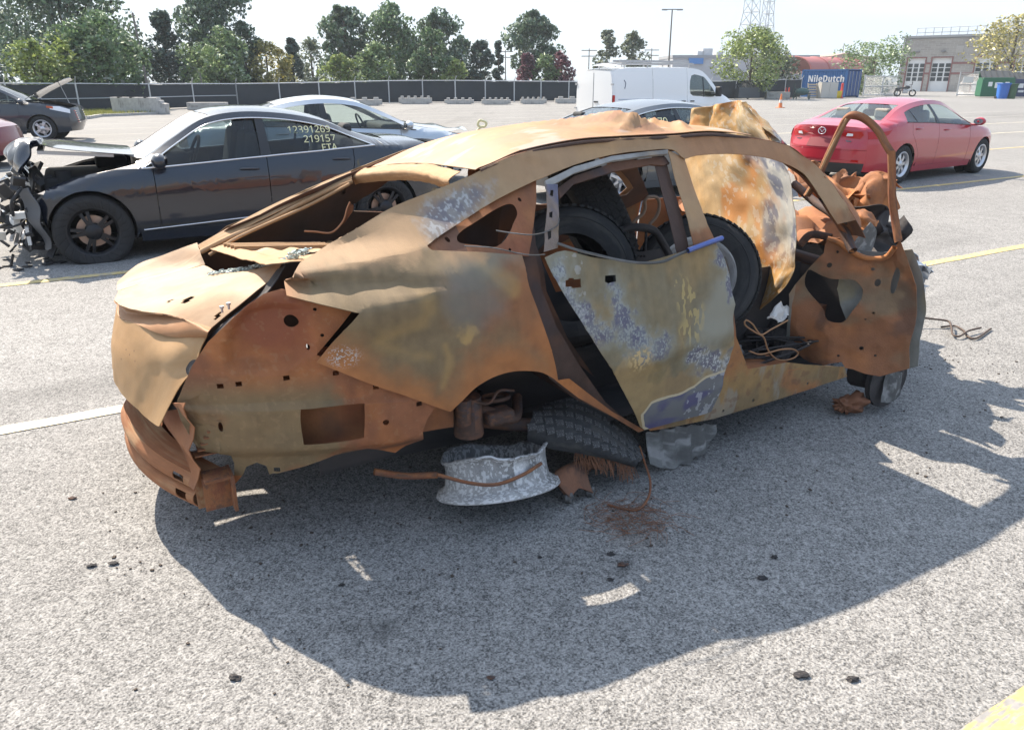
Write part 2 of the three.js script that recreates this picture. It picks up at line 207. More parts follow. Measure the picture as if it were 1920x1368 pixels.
function buildCar(root, S) {
  const C = carShape(S), { he, ze, W, hb, lat, top } = C, P = S.paint, m = S.margin || .055, R = S.R || .35, wy = S.wy || .31, g = .0035;
  const sideLift = (s, off = 0) => (x, h) => [x, h, s * (lat(x, h) + off)];
  const wt = x => he(x) - m;                      // top of the side glass
  const findX = (a, b, f) => { for (let k = 0; k < 40; k++) { const c = (a + b) / 2; if (f(a) * f(c) <= 0) b = c; else a = c; } return (a + b) / 2; };
  const xC = S.xC, xA = findX(S.ws1, S.ws0 + .3, x => wt(x) - hb(x) - .01), o5 = { cell: .06, th: .002 };
  const body = [...span(S.xr, S.xf0 ?? xA + .06, 60, x => [x, he(x)])];
  const archR = arc(0, wy, R, S.bot + .02), archF = arc(S.wb, wy, R, S.bot + .02);
  const tailW = W(S.xr), noseW = W(S.xf);
  const rear = h => interp(S.rear, h), front = h => interp(S.front, h);
  for (const s of [-1, 1]) {
    const L = sideLift(s);
    // quarter panel with roof rail and windscreen pillar
    const xAe = xA + .06;
    obj('body_side', sheet([[S.xr, S.bot + .06], ...span(S.xr, xAe, 64, x => [x, he(x)]), [xAe, hb(xAe)], [xA, hb(xA)], ...span(xA, S.xCt, 44, x => [x, Math.max(hb(x), wt(x))]), [xC, hb(xC) + .0], [S.xQ - g, hb(S.xQ)], [S.xQ - g, .8], [R + .07 - g, wy + .16], [R + .07 - g, wy + .02], ...archR.filter(p => p[0] < R + .06)], [], L, o5), P, root);
    const rd = obj('rear_door', sheet([[S.xQ + g, hb(S.xQ) - g], ...span(S.xQ + g, S.xB - g, 8, x => [x, hb(x)]), [S.xB - g, S.bot + .1], [R + .07 + g, S.bot + .1], [R + .07 + g, wy + .16], [S.xQ + g, .8]], [], L, o5), P, root);
    const fdr = obj('front_door', sheet([...span(S.xB + g, S.xD - g, 10, x => [x, hb(x)]), [S.xD - g, S.bot + .1], [S.xB + g, S.bot + .1]], [], L, o5), P, root);
    obj('sill', sheet([[R + .03, S.bot], [S.wb - R - .03, S.bot], [S.wb - R - .03, S.bot + .1 - g], [R + .03, S.bot + .1 - g]], [], sideLift(s, -.006), o5), S.sillMat || P, root);
    if (!S.noFender) obj('fender', sheet([[S.xD + g, S.bot + .1], ...span(S.xD + g, xAe - .002, 4, x => [x, hb(x)]), ...span(xAe, S.xf, 24, x => [x, he(x)]), [S.xf, S.bot + .06], ...archF, [S.wb - R - .02, S.bot + .1]], [], L, o5), P, root);
    else if (S.fender) obj('fender', sheet(S.fender(C, archF, g), [], L, o5), P, root);
    // side glass: rear and front window, pillar trim, window strips
    const bp = S.bp || .05;
    const glz = (a, b) => [...span(a, b, 12, x => [x, hb(x) + .006]), ...span(b, a, 20, x => [x, Math.max(hb(x) + .008, wt(x) - .004)])];
    const gr = obj('rear_window', sheet([[xC + .02, hb(xC) + .006], ...span(xC + .05, S.xB - bp, 10, x => [x, hb(x) + .006]), ...span(S.xB - bp, S.xCt, 22, x => [x, Math.max(hb(x) + .008, wt(x) - .004)])], [], sideLift(s, -.012), { cell: .1, th: 0 }), S.glass || mats.glass, root);
    const gf = obj('front_window', sheet(glz(S.xB + bp, xA - .02), [], sideLift(s, -.012), { cell: .1, th: 0 }), S.glassF || S.glass || mats.glass, root);
    obj('pillar_trim', sheet([[S.xB - bp, hb(S.xB) + .004], [S.xB + bp, hb(S.xB) + .004], [S.xB + bp * .6, wt(S.xB) + .004], [S.xB - bp, wt(S.xB) + .004]], [], sideLift(s, -.004), { cell: .08, th: .004 }), mats.trim, root);
    if (S.xV) obj('pillar_trim', sheet([[S.xV - .012, hb(S.xV) + .004], [S.xV + .012, hb(S.xV) + .004], [S.xV + .03, wt(S.xV + .03)], [S.xV + .006, wt(S.xV)]], [], sideLift(s, -.006), { cell: .08, th: .004 }), mats.trim, root);
    const strip = (pts, w, mat, nm) => obj(nm, tube(pts, w, 5, pts.length * 2), mat, root);
    strip(span(xC, xA + .03, 24, x => [x, hb(x) + .004, s * (lat(x, hb(x)) + .004)]), S.stripR || .007, S.strip || mats.trim, 'belt_strip');
    if (S.strip === mats.chrome) strip([...span(xA + .02, S.xCt, 26, x => [x, Math.max(hb(x), wt(x)) + .004, s * (lat(x, Math.max(hb(x), wt(x))) + .006)]), [xC, hb(xC), s * lat(xC, hb(xC))]], .008, mats.chrome, 'window_strip');
    // handles, mirror
    for (const hx of S.handles || []) { const hh = hb(hx) - .1, z = s * (lat(hx, hh) + .018); obj('door_handle', [tube([[hx - .09, hh, z - s * .02], [hx - .06, hh + .004, z + s * .008], [hx + .05, hh + .008, z + s * .008], [hx + .09, hh + .004, z - s * .02]], .014, 6)], S.handleMat || P, s && (hx > S.xB ? fdr : rd)); }
    const mx = xA - (S.mx || .12), my = hb(mx) + .07, mz = lat(mx, hb(mx));
    const mir = obj('side_mirror', [new THREE.SphereGeometry(1, 16, 10).scale(.07, .07, .1).translate(mx, my, s * (mz + .13)), box(.05, .03, .14, mx + .01, my - .06, s * (mz + .04), .01)], P, root);
    obj('mirror_glass', [new THREE.CircleGeometry(.06, 16).scale(1.35, .85, 1).rotateY(-Math.PI / 2).translate(mx - .066, my, s * (mz + .13))], mats.chrome, mir);
    // wheels and inner arches
    for (const ax of [0, S.wb]) if (!(S.skipWheel && S.skipWheel(ax, s))) {
      const wp = [ax, wy, s * (W(ax) - S.tw / 2 - .012)];
      const w = wheel(root, wp, s, { tyre: S.tyreG, rim: S.rimG, rr: S.rr, rimMat: S.rimMat, spin: ax + s, brake: S.brake });
      obj('wheel_arch_liner', [new THREE.CylinderGeometry(R - .005, R - .005, .3, 22, 1, true, 0, Math.PI).rotateX(Math.PI / 2).rotateZ(Math.PI / 2).translate(ax, wy, s * (W(ax) - .19)), new THREE.CylinderGeometry(R - .005, R - .005, .003, 24, 1).rotateX(Math.PI / 2).translate(ax, wy, s * (W(ax) - .34))], mats.under, root);
    }
  }
  // tops: boot lid, rear glass, roof, windscreen, bonnet
  const cover = (a, b, inset, f, n = 14) => [...span(-1, 1, n, t => [a(t), t * (ze(clamp(a(t), S.xr, S.xf)) - inset)]), ...span(1, -1, n, t => [b(t), t * (ze(clamp(b(t), S.xr, S.xf)) - inset)])];
  const sideEdge = (x0, x1, inset, n = 10) => [...span(x0, x1, n, x => [x, -(ze(x) - inset)]), ...span(x1, x0, n, x => [x, ze(x) - inset])];
  const TL = (x, z) => [x, top(x, z), z], TLg = (x, z) => [x, top(x, z) - .006, z];
  const bow = (x, k) => t => x + k * (1 - t * t);
  const tail = S.tailBow ?? -.1;
  obj('boot_lid', sheet([...span(-1, 1, 14, t => [S.xr + tail * (1 - t * t), t * ze(S.xr)]), ...span(S.xr, S.bl0, 8, x => [x, ze(x)]), ...span(1, -1, 10, t => [S.bl0 - .05 * (1 - t * t), t * ze(S.bl0)]), ...span(S.bl0, S.xr, 8, x => [x, -ze(x)])], [], TL, o5), P, root);
  const pf = S.pillarW || .075;
  obj('rear_glass', sheet([...span(-1, 1, 10, t => [S.bl0 - .05 * (1 - t * t) + .004, t * (ze(S.bl0) - pf)]), ...span(S.bl0, S.bl1, 10, x => [x, ze(x) - pf]), ...span(1, -1, 10, t => [S.bl1 - .06 * (1 - t * t), t * (ze(S.bl1) - pf)]), ...span(S.bl1, S.bl0, 10, x => [x, -(ze(x) - pf)])], [], TLg, { cell: .08, th: 0 }), S.glassR || S.glass || mats.glass, root);
  for (const s of [-1, 1]) { obj('rear_pillar', sheet([...span(S.bl0, S.bl1, 12, x => [x, s * ze(x)]), ...span(S.bl1, S.bl0, 12, x => [x, s * (ze(x) - pf)])], [], TL, o5), P, root); obj('front_pillar', sheet([...span(S.ws1, S.ws0, 12, x => [x, s * ze(x)]), ...span(S.ws0, S.ws1, 12, x => [x, s * (ze(x) - pf * .7)])], [], TL, o5), S.aPillar || P, root); }
  obj('roof', sheet([...span(-1, 1, 10, t => [S.bl1 - .06 * (1 - t * t), t * ze(S.bl1)]), ...span(S.bl1, S.ws1, 14, x => [x, ze(x)]), ...span(1, -1, 10, t => [S.ws1 + .07 * (1 - t * t), t * ze(S.ws1)]), ...span(S.ws1, S.bl1, 14, x => [x, -ze(x)])], [], TL, o5), S.roofMat || P, root);
  obj('windscreen', sheet([...span(-1, 1, 10, t => [S.ws1 + .07 * (1 - t * t) + .004, t * (ze(S.ws1) - pf * .7)]), ...span(S.ws1, S.ws0, 10, x => [x, ze(x) - pf * .7]), ...span(1, -1, 10, t => [S.ws0 + .12 * (1 - t * t), t * (ze(S.ws0) - pf * .7)]), ...span(S.ws0, S.ws1, 10, x => [x, -(ze(x) - pf * .7)])], [], TLg, { cell: .08, th: 0 }), S.glassW || S.glass || mats.glass, root);
  const nose = S.noseBow ?? .14;
  if (!S.noHood) obj('bonnet', sheet([...span(-1, 1, 10, t => [S.ws0 + .12 * (1 - t * t) + .004, t * ze(S.ws0)]), ...span(S.ws0, S.xf, 14, x => [x, ze(x)]), ...span(1, -1, 14, t => [S.xf + nose * (1 - t * t), t * ze(S.xf)]), ...span(S.xf, S.ws0, 14, x => [x, -ze(x)])], [], TL, o5), P, root);
  // end panels
  const wr = Math.max(ze(S.xr), .3), RL = (z, h) => [S.xr + (rear(h) - S.xr) * (1 - Math.pow(Math.min(1, Math.abs(z) / lat(S.xr, h)), 6)) + tail * (1 - Math.pow(z / lat(S.xr, h), 2)), h, z];
  const endPoly = (x, h0, h1, n = 10) => [...span(h0, h1, n, h => [lat(x, h), h]), ...span(1, -1, 12, t => [t * lat(x, h1), h1 + (top(x + 0, t * ze(x)) - he(x))]), ...span(h1, h0, n, h => [-lat(x, h), h])];
  const rearLid = S.rearSplit || .62;
  obj('boot_face', sheet(endPoly(S.xr, rearLid + .004, he(S.xr)), [], RL, o5), P, root);
  obj('rear_bumper', sheet([...span(S.bot + .06 + (S.valance || 0), rearLid, 8, h => [lat(S.xr, h), h]), ...span(rearLid, S.bot + .06 + (S.valance || 0), 8, h => [-lat(S.xr, h), h])], [], RL, o5), P, root);
  if (S.valance) obj('rear_valance', sheet([...span(S.bot + .02, S.bot + .056 + S.valance, 5, h => [lat(S.xr, h), h]), ...span(S.bot + .056 + S.valance, S.bot + .02, 5, h => [-lat(S.xr, h), h])], [], RL, o5), mats.plastic, root);
  const FL = (z, h) => [S.xf + (front(h) - S.xf) * (1 - Math.pow(Math.min(1, Math.abs(z) / lat(S.xf, h)), 6)) + nose * (1 - Math.pow(z / lat(S.xf, h), 2)), h, z];
  if (!S.noNose) obj('front_bumper', sheet(endPoly(S.xf, S.bot + .06, he(S.xf)), S.noseHoles || [], FL, o5), P, root);
  // inside: floor, seats, dash, wheel
  obj('floor_pan', [box(S.wb + 1.2, .03, 1.5, S.wb / 2 - .1, S.bot + .04, 0), box(.03, .45, 1.4, -.25, .7, 0), box(.03, .5, 1.4, S.ws0 - .15, .6, 0)], mats.under, root);
  const seat = (x, z, nm) => { const q = obj(nm, [box(.5, .16, .5, x, .48, z, .05), box(.16, .62, .48, 0, 0, 0, .06).rotateZ(.22).translate(x - .27, .83, z)], S.seatMat || mats.seat, root); obj('headrest', [box(.1, .19, .27, 0, 0, 0, .04).rotateZ(.15).translate(x - .36, 1.2, z)], S.seatMat || mats.seat, q); return q; };
  if (!S.noSeats) { seat(S.xB + .38, .36, 'seat'); seat(S.xB + .38, -.36, 'seat'); const rs = obj('rear_seat', [box(.5, .18, 1.2, S.xB - .55, .48, 0, .05), box(.16, .55, 1.2, 0, 0, 0, .06).rotateZ(.35).translate(S.xB - .86, .78, 0)], S.seatMat || mats.seat, root); for (const z of [-.36, .36]) obj('headrest', [box(.1, .16, .26, S.xB - .98, 1.1, z, .04)], S.seatMat || mats.seat, rs); }
  obj('dashboard', [box(.35, .22, 1.36, S.ws0 - .25, .86, 0, .06), box(.5, .03, 1.2, S.bl0 + .25, Math.min(1.0, he(S.bl0) - .05), 0)], mats.darkIn, root);
  obj('steering_wheel', [new THREE.TorusGeometry(.18, .016, 8, 24).rotateY(Math.PI / 2).rotateZ(.4).translate(S.ws0 - .5, .92, -.36), bar([S.ws0 - .5, .92, -.36], [S.ws0 - .25, .84, -.36], .03)], mats.darkIn, root);
  return { ...C, RL, FL, sideLift, rear, front, xA };
}

const D2R = Math.PI / 180;
const font = await new FontLoader().loadAsync('fonts/droid/droid_sans_bold.typeface.json');
const fontR = await new FontLoader().loadAsync('fonts/droid/droid_sans_regular.typeface.json');
const text = (s, size, depth = .004, f = font) => { const g = new TextGeometry(s, { font: f, size, depth, curveSegments: 3, bevelEnabled: false }); g.computeBoundingBox(); return g; };
const ctext = (s, size, depth, f) => { const g = text(s, size, depth, f), b = g.boundingBox; return g.translate(-(b.max.x + b.min.x) / 2, -(b.max.y + b.min.y) / 2, 0); };
const chalk = M(.75, .72, .42, .8), chalkW = M(.8, .8, .75, .8);

{ // red sedan, seen from behind at its right side
  const root = thing('red_sedan', 'glossy red four-door sedan with silver wheels, parked behind the wreck on the right', 'car', [5.94, 0, -13.76], 35.6 * D2R);
  const tg = tyreGeo(.312, .205, .205), rg = rimGeo(.205, .2, 7, { sw: .03, tip: .05, face: .34 });
  const S = { paint: paint(.40, .012, .028, { rough: .3 }), wb: 2.72, xr: -.86, xf: 3.36, bot: .17, wy: .312, R: .345, tw: .205, rr: .205, tyreG: tg, rimG: rg, margin: .06, tailBow: -.16, noseBow: .2,
    edge: [[-.9, .90, .60], [-.7, .935, .66], [-.35, 1.0, .65], [.1, 1.16, .57], [.5, 1.25, .54], [1.0, 1.295, .54], [1.5, 1.265, .55], [1.9, 1.12, .60], [2.3, .93, .68], [2.8, .84, .69], [3.2, .74, .64], [3.4, .66, .56]],
    W: [[-.9, .70], [-.7, .80], [-.35, .865], [0, .885], [1, .88], [2, .88], [2.72, .88], [3.05, .83], [3.3, .70], [3.4, .62]], belt: [[-.9, .86], [-.3, .97], [.3, .965], [1, .935], [2.3, .86], [3.0, .78], [3.4, .62]], crown: [[-.9, .03], [1, .045], [2.3, .045], [3.4, .05]],
    rear: [[.2, -.80], [.4, -.93], [.6, -.92], [.75, -.86], [.92, -.9]], front: [[.2, 3.28], [.45, 3.38], [.6, 3.4], [.8, 3.3]], rearSplit: .56, valance: .13,
    xC: .0, xCt: .16, xQ: .16, xB: 1.02, xD: 2.12, xV: .34, ws1: 1.62, ws0: 2.26, bl0: -.36, bl1: .32, handles: [.36, 1.3], glass: mats.glass, seatMat: mats.seatTan };
  const C = buildCar(root, S);
  for (const s of [-1, 1]) {
    obj('tail_light', [sheet([[s * .30, .80], [s * .42, .845], [s * .60, .85], [s * .645, .80], [s * .60, .735], [s * .40, .755]], [], (z, h) => { const p = C.RL(z, h); return [p[0] - .012, p[1], p[2]]; }, { cell: .03, th: .01 }), sheet([[-.86, .735], [-.86, .85], [-.6, .845], [-.42, .87], [-.5, .80], [-.7, .74]], [], (x, h) => [x, h, s * (C.lat(x, h) + .006)], { cell: .03, th: .008 })], mats.red, root);
    obj('reverse_lens', sheet([[s * .40, .775], [s * .5, .78], [s * .5, .815], [s * .42, .82]], [], (z, h) => { const p = C.RL(z, h); return [p[0] - .02, p[1], p[2]]; }, { cell: .03, th: .004 }), mats.clear, root);
    obj('letter_badge', box(.003, .018, .12, C.RL(s * .44, .70)[0] - .008, .70, s * .44), mats.chrome, root);
    obj('reflector', box(.01, .03, .2, C.RL(s * .56, .40)[0] - .006, .40, s * .56), mats.red, root);
  }
  const bx = C.RL(0, .86)[0] - .012, rot = g => g.rotateY(-Math.PI / 2).translate(bx, .845, 0);
  obj('round_badge', [rot(new THREE.TorusGeometry(.055, .008, 6, 28).scale(1.2, .95, 1)), rot(tube([[-.058, .02, 0], [-.03, .018, 0], [0, -.022, 0], [.03, .018, 0], [.058, .02, 0]], .006, 5, 30))], mats.chrome, root);
  obj('plate_recess', sheet([[-.26, .60], [.26, .60], [.23, .74], [-.23, .74]], [], (z, h) => { const p = C.RL(z, h); return [p[0] - .004, p[1], p[2]]; }, { cell: .06, th: .003 }), M(.2, .01, .02, .5), root);
}
{ // grey sedan behind the wreck
  const root = thing('grey_sedan', 'dark grey sedan with yellow figures chalked on its rear side window, behind the wreck roof', 'car', [1.10, 0, -11.7], 30 * D2R);
  const S = { paint: paint(.13, .135, .14, { rough: .3, metal: .5 }), wb: 2.75, xr: -.86, xf: 3.5, bot: .17, wy: .325, R: .355, tw: .21, rr: .215, tyreG: tyreGeo(.325, .21, .215), rimG: rimGeo(.215, .2, 7, { sw: .024 }), margin: .06, tailBow: -.16, noseBow: .2,
    edge: [[-.9, .90, .62], [-.6, .96, .67], [-.3, 1.0, .66], [.2, 1.16, .58], [.6, 1.255, .55], [1.1, 1.30, .55], [1.6, 1.265, .56], [2.0, 1.12, .62], [2.4, .94, .70], [2.9, .86, .71], [3.3, .76, .66], [3.5, .68, .58]],
    W: [[-.9, .72], [-.6, .83], [0, .895], [1, .895], [2.75, .89], [3.1, .83], [3.5, .64]], belt: [[-.9, .86], [-.3, .95], [.4, .955], [1, .935], [2.3, .88], [3.0, .80], [3.5, .64]], crown: [[-.9, .03], [1, .05], [3.5, .05]],
    rear: [[.2, -.80], [.4, -.93], [.6, -.92], [.92, -.9]], front: [[.2, 3.4], [.45, 3.52], [.8, 3.44]], xC: .0, xCt: .2, xQ: .2, xB: 1.08, xD: 2.2, ws1: 1.68, ws0: 2.36, bl0: -.32, bl1: .42, handles: [.42, 1.36], strip: mats.chrome, glass: mats.glassDark, glassR: PM(.62, .7, .72, .02, { transmission: 1, thickness: 0 }) };
  const C = buildCar(root, S);
  obj('chalk_writing', [ctext('29170', .12, .002, fontR).rotateX(-.5).translate(.62, 1.07, C.lat(.62, 1.07) + .012)], chalk, root);
  for (const s of [-1, 1]) obj('tail_light', sheet([[s * .35, .72], [s * .66, .74], [s * .64, .86], [s * .38, .84]], [], (z, h) => { const p = C.RL(z, h); return [p[0] - .012, p[1], p[2]]; }, { cell: .05, th: .01 }), mats.red, root);
}
{ // silver sedan behind the black one, nose to the right and crumpled
  const root = thing('silver_sedan', 'silver sedan with a buckled bonnet and broken nose, behind the black sedan', 'car', [-4.15, 0, -12.55], 24 * D2R);
  const S = { paint: paint(.50, .53, .56, { rough: .28, metal: .65 }), wb: 2.78, xr: -.9, xf: 3.42, bot: .17, wy: .32, R: .35, tw: .21, rr: .215, tyreG: tyreGeo(.32, .21, .215), rimG: rimGeo(.215, .2, 10, { sw: .018 }), margin: .06, noHood: true, noNose: true,
    edge: [[-.9, .92, .62], [-.6, .98, .67], [-.3, 1.02, .66], [.2, 1.2, .58], [.6, 1.30, .55], [1.1, 1.345, .55], [1.6, 1.30, .56], [2.0, 1.15, .62], [2.45, .95, .70], [2.9, .87, .71], [3.3, .79, .66], [3.5, .72, .58]],
    W: [[-.9, .72], [-.6, .83], [0, .895], [1, .895], [2.75, .89], [3.1, .85], [3.5, .68]], belt: [[-.9, .88], [-.3, .97], [.4, .965], [1, .945], [2.3, .89], [3.0, .82], [3.5, .68]], crown: [[-.9, .03], [1, .05], [3.5, .05]],
    rear: [[.2, -.80], [.4, -.93], [.6, -.92], [.92, -.9]], front: [[.2, 3.4], [.45, 3.52], [.8, 3.44]], xC: -.02, xCt: .2, xQ: .2, xB: 1.08, xD: 2.24, ws1: 1.68, ws0: 2.4, bl0: -.32, bl1: .42, handles: [.42, 1.36], glass: mats.glass };
  const C = buildCar(root, S);
  obj('bonnet', sheet([...span(-1, 1, 10, t => [2.4 + .12 * (1 - t * t), t * .69]), [3.1, .70], [3.45, .6], [3.55, 0], [3.4, -.6], [3.1, -.7]], [], (x, z) => [x, C.top(Math.min(x, 3.4), z) + .05 * sstep(2.9, 3.4, x) + .03 * Math.sin(x * 9 + z * 4) * sstep(2.8, 3.2, x), z], { cell: .05 }), S.paint, root);
  const r = rng(5), bits = []; for (let k = 0; k < 26; k++) bits.push(box(.05 + r() * .2, .03 + r() * .12, .04 + r() * .2, 0, 0, 0).rotateX(r() * 3).rotateY(r() * 3).translate(3.36 + r() * .26, .3 + r() * .42, -.66 + r() * 1.32));
  obj('broken_nose', bits, mats.plastic, root);
  obj('head_light', [box(.12, .12, .3, 3.36, .68, .52, .03)], mats.clear, root);
  obj('bumper_beam', [box(.08, .12, 1.1, 3.46, .45, 0, .02)], mats.metal, root);
}
{ // dark hatch at the far left with its bonnet up
  const root = thing('dark_suv', 'dark blue car at the left edge with its bonnet propped up', 'car', [-16.0, 0, -22.6], 16 * D2R);
  const S = { paint: paint(.018, .024, .036, { rough: .3 }), wb: 2.7, xr: -.8, xf: 3.4, bot: .2, wy: .345, R: .385, tw: .22, rr: .235, tyreG: tyreGeo(.345, .22, .235), rimG: rimGeo(.235, .21, 5, { sw: .02, pair: .12 }), margin: .07, noHood: true,
    edge: [[-.85, 1.2, .55], [-.4, 1.42, .56], [.4, 1.52, .57], [1.1, 1.54, .58], [1.6, 1.46, .6], [2.0, 1.28, .65], [2.4, 1.08, .72], [2.9, 1.02, .73], [3.25, .94, .68], [3.5, .84, .6]],
    W: [[-.85, .8], [-.3, .89], [1, .91], [2.7, .9], [3.1, .85], [3.45, .7]], belt: [[-.9, 1.1], [0, 1.08], [1, 1.04], [2.3, 1.0], [3.0, .94], [3.5, .78]], crown: [[-1, .04], [4, .05]],
    rear: [[.2, -.80], [.6, -.88], [1.2, -.8]], front: [[.2, 3.36], [.5, 3.5], [.9, 3.42]], rearSplit: .7, xC: -.3, xCt: -.2, xQ: .1, xB: 1.0, xD: 2.2, ws1: 1.62, ws0: 2.36, bl0: -.75, bl1: -.3, handles: [.3, 1.3], glass: mats.glassDark };
  const C = buildCar(root, S);
  const hood = obj('raised_bonnet', sheet([...span(-1, 1, 10, t => [.1 * (1 - t * t), t * .7]), [.8, .72], [1.12, .62], [1.22, 0], [1.12, -.62], [.8, -.72]], [], (x, z) => [x, .05 * (1 - z * z * 1.6) - .1 * x * x, z], { cell: .08, th: .012 }), S.paint, root); hood.position.set(2.38, 1.1, 0); hood.rotation.z = 33 * D2R;
  obj('prop_rod', bar([3.2, .98, -.5], [3.05, 1.50, -.45], .012), mats.metal, root);
  for (const s of [-1, 1]) { obj('head_light', sheet([[2.98, .86], [3.44, .74], [3.44, .84], [3.2, .93], [2.98, .94]], [], (x, h) => [x, h, s * (C.lat(x, h) + .008)], { cell: .05, th: .008 }), mats.clear, root); obj('side_marker', sheet([[2.9, .90], [3.06, .87], [3.06, .93], [2.9, .95]], [], (x, h) => [x, h, s * (C.lat(x, h) + .012)], { cell: .05, th: .006 }), M(.5, .09, .02, .3), root); }
  const gs = []; for (let k = 0; k < 6; k++) gs.push(box(.04, .03, 1.0, C.FL(0, .5 + k * .06)[0] - .06, .5 + k * .06, 0)); obj('grille', gs, mats.chrome, root);
}
{ // tail of a dark red car cut off by the left edge of the view
  const root = thing('maroon_car', 'dark red car cut off at the left edge, only its nose in view', 'car', [-13.35, 0, -15.5], 8 * D2R);
  const S = { paint: paint(.16, .015, .025, { rough: .3 }), wb: 2.65, xr: -.8, xf: 3.3, bot: .18, wy: .31, R: .345, tw: .2, rr: .205, tyreG: tyreGeo(.312, .205, .205), rimG: rimGeo(.205, .2, 7, {}), margin: .06,
    edge: [[-.9, .95, .62], [-.3, 1.02, .66], [.2, 1.2, .58], [.6, 1.32, .55], [1.1, 1.38, .55], [1.6, 1.32, .56], [2.0, 1.17, .62], [2.4, .97, .70], [2.9, .9, .71], [3.2, .8, .64], [3.4, .7, .56]],
    W: [[-.9, .72], [-.6, .83], [0, .88], [2.7, .88], [3.0, .83], [3.4, .62]], belt: [[-.9, .88], [0, .97], [1, .945], [2.3, .89], [3.0, .82], [3.5, .66]], rear: [[.2, -.8], [.6, -.92], [.95, -.9]], front: [[.2, 3.25], [.45, 3.38], [.8, 3.3]],
    xC: -.02, xCt: .2, xQ: .2, xB: 1.05, xD: 2.15, ws1: 1.66, ws0: 2.34, bl0: -.32, bl1: .42, handles: [.42, 1.3] };
  buildCar(root, S);
}

